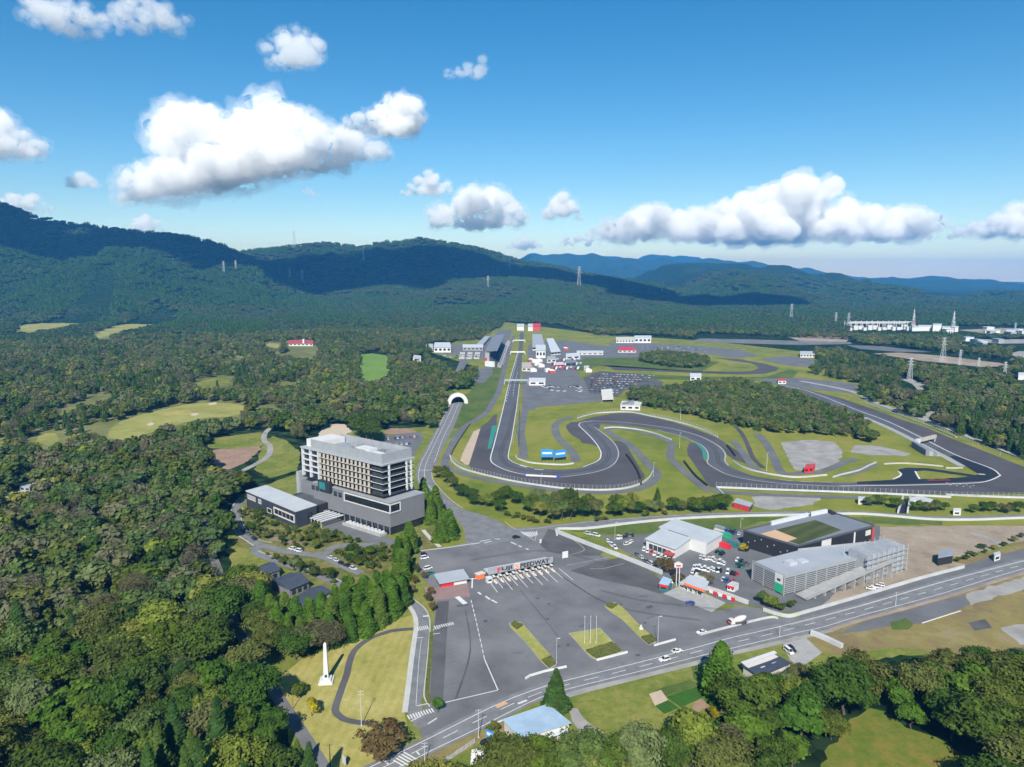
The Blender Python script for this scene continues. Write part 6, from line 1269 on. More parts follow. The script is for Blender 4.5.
catch_fence('tall cable catch fence between straight and pit exit', '523.4,362 522,384 519,411 513.6,445', 40)
catch_fence('tall cable catch fence below the final section', '716,487 774,489.4 864,492.4 950,496.6 1024,497.6', 60)
# ================================================================== trees
def mesh_np(name, V_, n, mm, uvn=None):
    """n separate quads from an (n*4,3) array"""
    me = bpy.data.meshes.new(name); me.vertices.add(n*4); me.vertices.foreach_set('co', V_.astype(np.float32).ravel())
    me.loops.add(n*4); me.loops.foreach_set('vertex_index', np.arange(n*4, dtype=np.int32))
    me.polygons.add(n); me.polygons.foreach_set('loop_start', np.arange(0, n*4, 4, dtype=np.int32)); me.polygons.foreach_set('loop_total', np.full(n, 4, np.int32))
    me.materials.append(MATS[mm]); me.update(calc_edges=True); me.validate(); return me
def quads_at(Pp, Nn, size, g, asp=1.0, up=None):
    n = len(Pp); Nn = Nn/np.linalg.norm(Nn, axis=1, keepdims=True)
    t = g.normal(size=(n, 3)) if up is None else up+g.normal(size=(n, 3))*.25
    a = np.cross(Nn, t); a /= np.linalg.norm(a, axis=1, keepdims=True)+1e-9; b = np.cross(Nn, a)
    s = size[:, None]; k = g.uniform(.6, 1.3, (n, 4, 1)); c = np.stack([-a*s-b*s*asp, a*s-b*s*asp, a*s+b*s*asp, -a*s+b*s*asp], 1)*k
    return (Pp[:, None, :]+c).reshape(-1, 3)
def sph(g, n, zmin=-1):
    z = g.uniform(zmin, 1, n); t = g.uniform(0, 2*np.pi, n); r = np.sqrt(1-z*z); return np.stack([r*np.cos(t), r*np.sin(t), z], 1)
def broad_crown(name, seed, n, leaf, mm, Rr=1.0, Hh=1.0, base=.28, nl=16, gaps=.0, lob=(.3, .48)):
    """unit tree: height 1, crown radius about .45; leaf clumps on many uneven lobes"""
    g = np.random.default_rng(seed); d = sph(g, nl, -.55); rr = g.uniform(.35, 1, (nl, 1))**.6
    ce = (1+base)/2; half = (1-base)/2
    C = d*rr*np.array([.34*Rr, .34*Rr, half*.72])+np.array([0, 0, ce]); C[0] = (0, 0, ce+.1)
    lr = g.uniform(lob[0], lob[1], nl)*.42; k = g.integers(0, nl, n); u = sph(g, n, -.75); ph = g.uniform(0, 6.28, (nl, 3))
    u2 = u*np.array([1, 1, .8]); rad = lr[k]*g.uniform(.62, 1.06, n)*(1+.28*np.sin(u[:, 0]*5+ph[k, 0])*np.sin(u[:, 1]*5+ph[k, 1])+.2*np.sin(u[:, 2]*7+ph[k, 2]))
    Pp = C[k]+u2*rad[:, None]; out = Pp-np.array([0, 0, ce-.15])
    Nn = u*.75+g.normal(size=(n, 3))*.42+out*.6+np.array([0, 0, .25])
    return mesh_np(name, quads_at(Pp, Nn, leaf*g.uniform(.6, 1.25, n), g), n, mm)
def conifer_crown(name, seed, n, leaf, mm, Rr=.2, base=.1, pw=.85, tiers=15):
    g = np.random.default_rng(seed); t = g.uniform(0, 1, n)**1.25; tier = np.floor(t*tiers)/tiers+g.normal(size=n)*.012
    nb = 11; th = g.integers(0, nb, n)/nb*2*np.pi+tier*37+g.normal(size=n)*.16
    lobe = .78+.3*np.sin(th*3+tier*9)*g.uniform(.2, 1, n); q = g.uniform(0, 1, n)**.45
    r = Rr*(1-t)**pw*lobe*q+.006; z = base+(1-base)*t-.22*r*q+.02
    Pp = np.stack([r*np.cos(th), r*np.sin(th), z], 1); rad = np.stack([np.cos(th), np.sin(th), np.zeros(n)], 1)
    Nn = rad*.55+np.array([0, 0, .75])+g.normal(size=(n, 3))*.35
    return mesh_np(name, quads_at(Pp, Nn, leaf*g.uniform(.6, 1.25, n)*(1-.45*t), g, .6, up=rad), n, mm)
def bare_crown(name, seed, n, mm, mm2):
    g = np.random.default_rng(seed); d = sph(g, n, -.1); r = g.uniform(.3, 1, n)**.6
    Pp = d*r[:, None]*np.array([.42, .42, .45])+np.array([0, 0, .52]); Nn = g.normal(size=(n, 3))
    return mesh_np(name, quads_at(Pp, Nn, .034*g.uniform(.5, 1.3, n), g, .16, up=d*2), n, mm)
def trunk_mesh(name, h, r, limbs, seed, lean=.02):
    g = random.Random(seed); mb = MB(); p = Vector((0, 0, -.01)); n = 4
    for k in range(n):
        q = Vector((g.uniform(-lean, lean)*(k+1), g.uniform(-lean, lean)*(k+1), h*(k+1)/n)); mb.tube(p, q, r*(1-.2*k), r*(1-.2*(k+1)), 7); p = q
    for i in range(limbs):
        z = h*g.uniform(.45, .95); t = i*2.4+g.uniform(-.4, .4); l = g.uniform(.18, .34); s = Vector((0, 0, z)); m_ = s+Vector((math.cos(t)*l*.5, math.sin(t)*l*.5, l*.35)); e = s+Vector((math.cos(t)*l, math.sin(t)*l, l*.95))
        mb.tube(s, m_, r*.45, r*.3, 5); mb.tube(m_, e, r*.3, r*.1, 5)
    o = mb.build(name, 'bark', None); me = o.data; bpy.data.objects.remove(o); return me
TRB = [trunk_mesh('trunk', .62, .022, 6, i) for i in range(3)]; TRC = [trunk_mesh('trunk', .9, .016, 0, 9, .004)]
NEAR = dict(
    broad=[broad_crown('crown', 100+i, 7200, .0175, 'leaf_broad', nl=18+5*i, base=.16+.03*i, Rr=.85+.17*(i % 4), lob=(.2, .46)) for i in range(8)],
    bright=[broad_crown('crown', 150+i, 3200, .026, 'leaf_bright', nl=14, base=.1, Rr=.85) for i in range(3)],
    conifer=[conifer_crown('crown', 200+i, 3200, .03, 'leaf_conifer', Rr=.2+.03*(i % 3), pw=.8+.1*(i % 2)) for i in range(4)],
    cedar=[conifer_crown('crown', 250+i, 3600, .032, 'leaf_bright', Rr=.24+.03*i, base=.03, pw=.46) for i in range(3)],
    bare=[bare_crown('crown', 300+i, 3000, 'twig_grey', 'bark') for i in range(3)],
    rust=[broad_crown('crown', 330, 2600, .022, 'leaf_rust', nl=26, base=.18, Rr=1.5, lob=(.22, .34))],
    yellow=[broad_crown('crown', 340, 2400, .024, 'leaf_yellow', nl=9, base=.12, Rr=.8)],
    shrub=[broad_crown('crown', 350+i, 700, .05, 'leaf_shrub', nl=8, base=.02, Rr=1.25) for i in range(4)])
for k_, l_ in NEAR.items():
    for m_ in l_: m_.use_fake_user = True
TREES = []      # (x, y, radius) of the individual trees, so that the mass leaves them room
TPROTO = {}
def tree(kind, name, label, cat, x, y, h, group=None, wide=1.0, z=0.0):
    l_ = NEAR[kind]; i = rnd.randrange(len(l_)); t = thing(name, label, cat, (x, y, z), group)
    t.scale = (h*wide, h*wide, h); t.rotation_euler = (0, 0, rnd.uniform(0, 6.28))
    if kind != 'shrub':
        tm = TRC[0] if kind in ('conifer', 'cedar') else TRB[rnd.randrange(3)]
        o = bpy.data.objects.new('trunk', tm); COL.objects.link(o); o.parent = t
    o = bpy.data.objects.new('crown', l_[i]); COL.objects.link(o); o.parent = t
    TREES.append((x, y, h*.42*wide)); return t
def trees_px(s, kind, name, label, cat, hpx, group, wide=1.0, var=.15):
    for px, py in P(s):
        x, y = at(px, py); h = ht(px, py, py-hpx*rnd.uniform(1-var, 1+var)); tree(kind, name, label, cat, x, y, h, group, wide*rnd.uniform(.9, 1.1))
# --- row along the access road
trees_px("441,479 447,484 453,489 462,497 472,499.5 474,505.5 486,507.5 497,503.5 500,512.5 517,504.5 505,500", 'broad', 'broadleaf_tree', 'dark rounded tree in the row above the hotel road junction', 'tree', 13, 'row of trees along the outer track bank', 1.15)
trees_px("532,512.5 538,509 546,514.5 553,522 562,521 567,508 575,517 583,518 594,518.5 556,510 540,518 571,520 588,512", 'broad', 'broadleaf_tree', 'bushy dark tree in the dense clump below the first corner', 'tree', 20, 'trees of the dense clump below the first corner', .95)
trees_px("615,517 616,508 623,513 631,507 631,515 638,514.6 647,512 656,513 674,512 680,512 695,512.5 707,511.5 717,510 723,511 700,513 711,513.5", 'broad', 'broadleaf_tree', 'dark round tree in the row towards the red garages', 'tree', 15, 'trees in the row towards the red garages', 1.05)
trees_px("577,505 615.5,512 632,510 657,508", 'conifer', 'conifer_tree', 'slim pointed conifer in the row along the outer bank', 'tree', 18, 'slim conifers along the outer bank', 1.1)
trees_px("870,507 879,505.5 884,506 896,509 918,511.5 928,512 936,512 944,511.5 973,513 984,512.5 991,512.5 1010,512.5 1004,513 1019,513", 'broad', 'broadleaf_tree', 'small dark tree on the bank near the underpass', 'tree', 11, 'small trees on the bank by the underpass', 1.2)
trees_px("524,520 530,522 516,518 508,516 548,524 536,523 598,522 605,521 645,516 664,515", 'shrub', 'bank_shrub', 'low green shrub at the foot of the outer tree row', 'shrub', 6, 'low shrubs below the outer tree row', 1.3)
# --- hotel grounds
trees_px("427,516 431,524 424,508 436,518", 'cedar', 'conifer_tree', 'bright green conifer against the hotel end wall', 'tree', 28, 'bright conifers at the hotel end wall', 1.1)
trees_px("444,533 441,541 450,538", 'cedar', 'conifer_tree', 'full bright green tree at the road side of the hotel', 'tree', 27, 'full green trees at the road side of the hotel', 1.5)
trees_px("404,560 407,571 402,580 410,552 398,566", 'cedar', 'conifer_tree', 'tall dark green conifer between the hotel corner and the ticket office', 'tree', 29, 'conifers between hotel corner and ticket office', 1.2)
trees_px("345,628 358,625 332,634 374,617 387,607 396,598 352,610 336,616 322,628 312,642 301,648 289,643 278,641 271,628 262,618 366,634 380,626 392,616 402,606 350,640 330,645 365,615 345,620 378,604 297,632 286,628 310,630", 'cedar', 'conifer_tree', 'tall bright conifer in the grove above the oval lawn', 'tree', 34, 'tall conifers of the grove above the oval lawn', 1.25)
trees_px("265,640 272,652 284,656 296,660 258,628 305,654 248,610 242,596 254,600", 'broad', 'broadleaf_tree', 'dark leafy tree at the edge of the grove by the forest lane', 'tree', 30, 'leafy trees by the forest lane', 1.2)
trees_px("318,646 328,652", 'bare', 'bare_tree', 'grey bare tree in front of the bright conifer grove', 'tree', 30, 'grey bare trees by the conifer grove', 1.4)
trees_px("415,585 412,595 428,603 433,612 431,596 424,580 417,574", 'rust', 'autumn_tree', 'thin rust-brown tree between the lane and ticket office', 'tree', 11, 'thin rusty trees by the ticket office', .6)
trees_px("377,432 366,440 373,444 361,436", 'broad', 'broadleaf_tree', 'dark tree behind the hotel roof beside its rear car lot', 'tree', 22, 'trees behind the hotel', 1.1)
tree('rust', 'autumn_tree', 'wide rust-brown bare-topped tree at the lane end of the lawn', 'tree', *at(384, 756), 11.5, None, 1.35)
tree('bright', 'broadleaf_tree', 'small yellow-green tree by the lower lane crossing', 'tree', *at(438, 713), 6.5, None, .8)
tree('conifer', 'conifer_tree', 'broad dark conifer in front of the blue-roofed shed', 'tree', *at(556, 712), 16, None, 1.9)
tree('shrub', 'round_shrub', 'round olive shrub between the road and blue-roofed shed', 'shrub', *at(494, 734), 5.2, None, .9)
tree('shrub', 'round_shrub', 'dark green bush on the lawn edge by the bent pole', 'shrub', *at(301, 697), 6, None, 1.3)
tree('yellow', 'broadleaf_tree', 'yellow-green rounded tree beside the dark bush on the lawn edge', 'tree', *at(312, 716), 7, None, 1.1)
tree('cedar', 'conifer_tree', 'very tall dense conifer standing alone at the main road', 'tree', *at(719, 697), 21, None, 1.35)
for px, py, lab in ((698, 729, 'bright yellow ginkgo tree below the ploughed plot, first of two'), (712, 721, 'bright yellow ginkgo tree at the end of the ploughed plot')): tree('yellow', 'ginkgo_tree', lab, 'tree', *at(px, py), 5.5)
trees_px("762,604 771,609", 'broad', 'broadleaf_tree', 'brownish tree at the corner of the parking structure', 'tree', 14, 'trees at the parking structure corner', 1.1)
trees_px("784,610 792,608 777,611", 'shrub', 'round_shrub', 'green bush beside the banner of the parking structure', 'shrub', 9, 'bushes below the green banner', 1.2)
trees_px("678,583.5 670,574 664,571", 'rust', 'autumn_tree', 'thin brown tree behind the twin-post sign', 'tree', 13, 'thin brown trees by the twin-post sign', 1.1); trees_px("703,583 709,585.5", 'bare', 'bare_tree', 'thin grey tree behind the fuel station', 'tree', 11, 'thin grey trees by the fuel station', 1.2)
trees_px("744,552.5", 'yellow', 'broadleaf_tree', 'small yellowing tree at the black hall wall', 'tree', 8, None, 1.2)
trees_px("966,560 975,557 985,553.5 994,550 1004,546.5 1014,542 1022,538 958,562 970,555 982,549", 'broad', 'broadleaf_tree', 'low scrubby tree along the vacant plot above the road', 'tree', 5, 'scrubby trees above the road', 1.3)
# shrubs of the hotel garden
GARD = [W(P(s)) for s in ("238,512 247,506 300,534 318,526 345,538 372,545 345,543 330,546 316,551 290,550 262,540 246,530", "262,552 300,562 345,582 356,588 345,590 318,578 280,568", "330,553 350,549 392,548 396,560 376,576 345,562", "298,536 330,530 350,541 330,546 310,545")]
def inside(X, Y, poly):
    X = np.asarray(X, float); Y = np.asarray(Y, float); r = np.zeros(X.shape, bool); x0, y0 = poly[-1]
    for x1, y1 in poly:
        c = ((y1 > Y) != (y0 > Y)); r ^= c & (X < (x0-x1)*(Y-y1)/((y0-y1) if y0 != y1 else 1e-9)+x1); x0, y0 = x1, y1
    return r
for gi, g_ in enumerate(GARD):
    xs = [p[0] for p in g_]; ys = [p[1] for p in g_]; n = 0
    while n < (110, 55, 75, 26)[gi]:
        x, y = rnd.uniform(min(xs), max(xs)), rnd.uniform(min(ys), max(ys))
        if inside(x, y, g_):
            n += 1
            if rnd.random() < .7: tree('shrub', 'garden_shrub', 'leafy shrub planted in the hotel garden', 'shrub', x, y, rnd.uniform(1.6, 3.4), 'shrubs of the hotel garden', rnd.uniform(.9, 1.3))
            else: tree('broad', 'garden_tree', 'young slender tree in the hotel garden', 'tree', x, y, rnd.uniform(3.5, 6.5), 'young trees of the hotel garden', .9)
# ------------------------------------------------------------------ where forest may not grow
CLEAR = [W(P(s)) for s in (
    "470,700 545,690 600,742 598,775 560,800 520,790 470,775 430,800 400,800",
    "225,512 240,495 262,482 300,472 300,440 318,430 345,424 372,430 384,426 425,427 434,432 446,408 444,392 470,390 480,368 455,372 430,356 428,345 480,340 505,322 560,325 600,336 660,336 720,343 760,350 815,353 818,364 800,372 860,384 858,396 900,413 935,426 970,439 1024,460 1150,510 1150,640 1024,662 980,655 900,648 860,652 822,656 804,676 774,690 745,684 735,655 728,668 725,715 700,735 655,742 620,738 598,745 568,745 545,720 500,742 480,760 440,790 330,830 308,740 283,700 268,690 275,672 262,655 238,600 225,560",
    "204.5,500 202,515 206.5,540 216,570 225.5,600 233,625 247,650 261,672 277,700 297,730 321,770 347,812 353,808 329,770 303,730 283,698 267,669 253,647 239,623 231,600 221,570 210,540 206,515 207,500",
    "840,655 900,648 960,655 935,662 900,668 880,672 860,668", "805,790 830,745 858,716 870,708 884,711 906,727 948,743 985,775 985,800 880,830",
    "106,436 113,426 130,417 160,409 190,403 215,402 240,403 250,410 232,417 205,419 180,425 150,434 125,441", "358,382 360,354 372,353 389,355 390,375 376,381",
    "10,330 20,325 60,321 100,312 120,310 112,317 70,326 30,333", "90,336 110,327 140,320 170,316 178,320 150,326 120,333 100,339",
    "34,443 40,433 55,432 62,440 50,447", "-8,453 0,439 6,439 9,451", "262,347 270,342 282,343 279,349", "186,385 215,377 237,377 231,385 200,390", "203,450 214,438 262,430 290,438 302,452 299,472 268,478 250,470 228,472 206,464",
    "-30,510 6,500 22,493 45,488 45,486 22,488 6,494 -30,500", "898,381 905,377 922,383 928,391 915,393", "922,423 926,412 938,409 940,412 931,416 930,423", "286,347 316,347 316,341 286,341", "410,362 424,362 424,357 410,357", "15,492 42,492 42,485 15,485", "52,488 66,488 66,482 52,482",
    "688,341 700,334 760,336 852,340 856,346 800,348 740,345", "868,353 900,348 940,352 1000,360 1020,366 980,368 920,363", "958,346 962,340 1070,338 1070,345", "843,333 855,326 1000,326 1070,328 1070,334 985,334", "1006,355 1020,350 1045,352 1026,360", "844,350 850,344 932,351 930,354 870,353", "1010,382 1045,382 1045,374 1010,374")]
WOODS = [W(P(s)) for s in ("621,397 630,388 660,386 700,380 740,378 764,383 790,389 826,402 855,413 870,424 884,441 870,443.5 840,437 805,435 758,432 735,426 703,420 680,413.5 644,408", "637,354 660,350 690,352.5 708,356 711,360 705,367 690,369 660,366 640,362")]
def allowed(X, Y, h):
    ok = np.ones(X.shape, bool)
    k = CAMH/(CAMH-h*.8)
    for c in CLEAR: ok &= ~(inside(X, Y, c) | inside(X*k, Y*k, c) | inside(X*(1+k)/2, Y*(1+k)/2, c))
    return ok
# ------------------------------------------------------------------ the nearest forest trees, each one an object
def jitter_grid(r0, r1, a0, a1, s, g):
    n = int((a1-a0)*(r1*r1-r0*r0)/2/(s*s)*1.0); r = np.sqrt(g.uniform(r0*r0, r1*r1, n)); a = g.uniform(a0, a1, n)
    return r*np.sin(a), r*np.cos(a)
def poisson(X, Y, d):
    """keep points at least d apart (simple hashed dart throwing)"""
    cell = {}; keep = []
    for i in range(len(X)):
        cx_, cy2 = int(X[i]//d), int(Y[i]//d); ok = True
        for a in (-1, 0, 1):
            for b in (-1, 0, 1):
                for j in cell.get((cx_+a, cy2+b), ()):
                    if (X[i]-X[j])**2+(Y[i]-Y[j])**2 < d*d: ok = False; break
                if not ok: break
            if not ok: break
        if ok: cell.setdefault((cx_, cy2), []).append(i); keep.append(i)
    return np.array(keep, int)
gx, gy = jitter_grid(165, 410, R(-41), R(41), 2.6, NP); k_ = poisson(gx, gy, 7.6); gx, gy = gx[k_], gy[k_]
hh_ = NP.uniform(9, 20, len(gx)); k_ = allowed(gx, gy, 12); gx, gy, hh_ = gx[k_], gy[k_], hh_[k_]
tx = np.array(TREES); far_ok = np.array([np.all((tx[:, 0]-x)**2+(tx[:, 1]-y)**2 > (tx[:, 2]*.8+2)**2) for x, y in zip(gx, gy)]); gx, gy, hh_ = gx[far_ok], gy[far_ok], hh_[far_ok]
order = np.argsort(np.hypot(gx, gy)); zone = vnoise(gx/45, gy/45, 21); used = []
cnt = dict(broadleaf_tree=78, conifer_tree=70, bare_tree=8)
for i in order:
    x, y, h = float(gx[i]), float(gy[i]), float(hh_[i]); r = rnd.random(); west = x < 0
    where = 'in the forest west of the narrow lane' if west else 'in the woods around the marshy meadow'; grp = 'forest west of the lane' if west else 'woods round the marshy meadow'
    if zone[i] > .22 and r < .62: kd, nm, lab, w_, h2_ = 'conifer', 'conifer_tree', 'tall dark pointed conifer '+where, 1.25, h*1.35
    elif r < .015: kd, nm, lab, w_, h2_ = 'bare', 'bare_tree', 'grey leafless tree '+where, 1.0, h*.9
    elif r < (.22 if west else .3): kd, nm, lab, w_, h2_ = 'bright', 'broadleaf_tree', 'fresh green leafy tree '+where, 1.2, h*.9
    else: kd, nm, lab, w_, h2_ = 'broad', 'broadleaf_tree', 'dark rounded broadleaf tree '+where, 1.12, h
    if cnt[nm] >= 297:
        if nm == 'broadleaf_tree': break
        continue
    cnt[nm] += 1; used.append(i); tree(kd, nm, lab, 'tree', x, y, h2_, lab.split(' '+where)[0]+'s, '+grp, w_*rnd.uniform(.85, 1.2))
trees_px('505,800 530,790 556,798 583,788 610,792 640,783 668,776 690,768', 'broad', 'broadleaf_tree', 'dark leafy tree in the belt below the roadside field and houses', 'tree', 52, 'leafy trees below the roadside field', .95)
trees_px('748,700 760,696 772,694 786,688 800,684 738,712', 'broad', 'broadleaf_tree', 'leafy tree screening the dark-roofed house', 'tree', 17, 'leafy trees below the dark-roofed house', 1.2)
tree('yellow', 'broadleaf_tree', 'yellow-topped tree among dark trees by the lower forest lane', 'tree', *at(221, 772), 12, None, 1.0)
RLIM = float(np.hypot(gx[used[-1]], gy[used[-1]])) if used else 165
# ------------------------------------------------------------------ the mass of the forest: points that carry instanced crowns
FC = bpy.data.collections.new('forest_crowns')
def farm(name, me): o = bpy.data.objects.new(name, me); FC.objects.link(o)
for i in range(4): farm(f'a{i}_leafy', broad_crown('leafy', 400+i, 900, .05, 'leaf_far' if i % 2 else 'leaf_broad', nl=12, base=.12, Rr=1.1))
for i in range(2): farm(f'b{i}_pointed', conifer_crown('pointed', 420+i, 700, .05, 'leaf_conifer', Rr=.24, pw=.8))
farm('c0_bare', bare_crown('bare', 430, 900, 'twig_grey', 'bark'))
def clump_mesh(nm, seed, mm, kind):
    """a patch of far canopy: a dozen crowns side by side, coarse clumps"""
    g = np.random.default_rng(seed); Vs = []; n0 = 0
    for k in range(9):
        c = np.array([(k % 3-1)*.5+g.uniform(-.15, .15), (k//3-1)*.5+g.uniform(-.15, .15), 0]); h = g.uniform(.75, 1.15)
        n = 34; 
        if kind == 'leafy':
            u = sph(g, n, -.2); Pp = c+u*np.array([.33, .33, .4])*h*g.uniform(.85, 1.1, (n, 1))+np.array([0, 0, .5*h]); Nn = u+g.normal(size=(n, 3))*.3+np.array([0, 0, .3]); s = g.uniform(.09, .17, n)
        else:
            t = g.uniform(0, 1, n)**1.2; th = g.uniform(0, 6.28, n); r = .26*(1-t)+.01; Pp = c+np.stack([r*np.cos(th), r*np.sin(th), (.1+t)*h], 1); Nn = np.stack([np.cos(th), np.sin(th), np.full(n, .6)], 1)+g.normal(size=(n, 3))*.25; s = g.uniform(.08, .15, n)*(1-.5*t)
        Vs.append(quads_at(Pp, Nn, s, g)); n0 += n
    return mesh_np(nm, np.vstack(Vs), n0, mm)
for i in range(3): farm(f'd{i}_canopy', clump_mesh('canopy', 440+i, 'leaf_canopy', 'leafy'))
farm('e0_plantation', clump_mesh('plantation', 450, 'leaf_cedar', 'pointed'))
def forest(name, label, X, Y, Z, S, I):
    me = bpy.data.meshes.new(name); n = len(X); me.vertices.add(n); me.vertices.foreach_set('co', np.stack([X, Y, Z], 1).astype(np.float32).ravel())
    for nm, dt, arr in (('size', 'FLOAT', S), ('kind_index', 'INT', I), ('turn', 'FLOAT', NP.uniform(0, 6.28, n)), ('girth', 'FLOAT', NP.uniform(.85, 1.25, n))):
        a = me.attributes.new(nm, dt, 'POINT'); a.data.foreach_set('value', np.asarray(arr, np.float32 if dt == 'FLOAT' else np.int32))
    o = bpy.data.objects.new(name, me); COL.objects.link(o)
    gr = bpy.data.node_groups.new(name+'_nodes', 'GeometryNodeTree'); gr.interface.new_socket('Geometry', in_out='INPUT', socket_type='NodeSocketGeometry'); gr.interface.new_socket('Geometry', in_out='OUTPUT', socket_type='NodeSocketGeometry')
    nd = gr.nodes; L = gr.links.new; gi = nd.new('NodeGroupInput'); go = nd.new('NodeGroupOutput'); ip = nd.new('GeometryNodeInstanceOnPoints'); ci = nd.new('GeometryNodeCollectionInfo')
    ci.inputs['Collection'].default_value = FC; ci.inputs['Separate Children'].default_value = True; ci.inputs['Reset Children'].default_value = True
    def attr(nm, ty): a = nd.new('GeometryNodeInputNamedAttribute'); a.data_type = ty; a.inputs['Name'].default_value = nm; return [s for s in a.outputs if s.enabled and s.name == 'Attribute'][0]
    L(gi.outputs[0], ip.inputs['Points']); L(ci.outputs[0], ip.inputs['Instance']); ip.inputs['Pick Instance'].default_value = True; L(attr('kind_index', 'INT'), ip.inputs['Instance Index'])
    cr = nd.new('ShaderNodeCombineXYZ'); L(attr('turn', 'FLOAT'), cr.inputs[2]); L(cr.outputs[0], ip.inputs['Rotation'])
    mu = nd.new('ShaderNodeMath'); mu.operation = 'MULTIPLY'; s = attr('size', 'FLOAT'); L(s, mu.inputs[0]); L(attr('girth', 'FLOAT'), mu.inputs[1]); cs = nd.new('ShaderNodeCombineXYZ'); L(mu.outputs[0], cs.inputs[0]); L(mu.outputs[0], cs.inputs[1]); L(s, cs.inputs[2]); L(cs.outputs[0], ip.inputs['Scale'])
    L(ip.outputs[0], go.inputs[0]); md = o.modifiers.new('canopy', 'NODES'); md.node_group = gr
    return tag(o, label, kind='stuff')
AW = R(44); GOLF = W(P('-60,335 20,326 120,318 200,322 290,332 320,350 310,400 262,428 200,432 100,446 0,456 -60,456'))
parts = []
def mass(r0, r1, s, hlo, hhi, kinds, aw=AW, amin=0, over=2.2):
    X, Y = jitter_grid(r0, r1, -aw, aw, s/math.sqrt(over), NP); k = np.abs(np.arctan2(X, Y)) >= amin; X, Y = X[k], Y[k]; k = poisson(X, Y, s*.78); X, Y = X[k], Y[k]; k = allowed(X, Y, (hlo+hhi)/2); X, Y = X[k], Y[k]
    gap = inside(X, Y, GOLF) & (vnoise(X/60, Y/85, 51)+.5*vnoise(X/22, Y/30, 52) > .36) | (vnoise(X/45, Y/60, 53)+.4*vnoise(X/18, Y/18, 54) > .85)
    X, Y = X[~gap], Y[~gap]
    Z = height(X, Y); z = vnoise(X/130, Y/130, 31); z2 = vnoise(X/60, Y/60, 33); I = np.zeros(len(X), int); u = NP.uniform(size=len(X))
    if kinds == 'tree':
        I = NP.integers(0, 4, len(X)); I = np.where((z > .3) & (u < .65), 4+NP.integers(0, 2, len(X)), I); I = np.where((z2 < -.1) & (u < .22) | (u > .96), 6, I)
    else:
        I = 7+NP.integers(0, 3, len(X)); I = np.where((z > .25), 10, I)
    S = NP.uniform(hlo, hhi, len(X)); S = np.where((I == 4) | (I == 5), S*1.2, S); parts.append((X, Y, Z-.3, S, I))
mass(110, RLIM, 7.4, 9, 18, 'tree', R(64), R(41)); mass(RLIM-1, 620, 7.6, 8, 18, 'tree', R(56)); mass(620, 1150, 8.4, 8, 17, 'tree', R(48)); mass(1150, 1900, 10, 9, 16, 'tree'); mass(1900, 2700, 17, 10, 15, 'canopy'); mass(2700, 4000, 22, 12, 17, 'canopy'); mass(4000, 5400, 30, 14, 20, 'canopy')
X, Y, Z, S, I = [np.concatenate([p[k] for p in parts]) for k in range(5)]
# cedar plantation in straight rows on the near western spur
hx = (X < -900) & (Z > 25) & (Y > 2000) & (Y < 3300); I = np.where(hx & (vnoise(X/400, Y/400, 41) > -.25), 10, I)
fr_ok = np.ones(len(X), bool)
forest('forest', 'mixed forest covering the valley and the hills behind the circuit', X[fr_ok], Y[fr_ok], Z[fr_ok], S[fr_ok], I[fr_ok])
ws = []
for wd in WOODS:
    xs = [p[0] for p in wd]; ys = [p[1] for p in wd]; n = int((max(xs)-min(xs))*(max(ys)-min(ys))/9)
    x = NP.uniform(min(xs), max(xs), n); y = NP.uniform(min(ys), max(ys), n); k = poisson(x, y, 5.2); x, y = x[k], y[k]; kk = CAMH/(CAMH-7); k = inside(x, y, wd) & inside(x*kk, y*kk, wd); ws.append((x[k], y[k]))
wx = np.concatenate([a[0] for a in ws]); wy = np.concatenate([a[1] for a in ws]); u = NP.uniform(size=len(wx)); I = np.where(u < .8, NP.integers(0, 4, len(wx)), np.where(u < .93, 4, 6))
forest('infield_woods', 'dense low woods in the infield between track and car lots', wx, wy, np.zeros(len(wx)), NP.uniform(7, 11, len(wx)), I)
print('forest', len(X), 'woods', len(wx), 'near', len(used), 'rlim', RLIM, cnt)
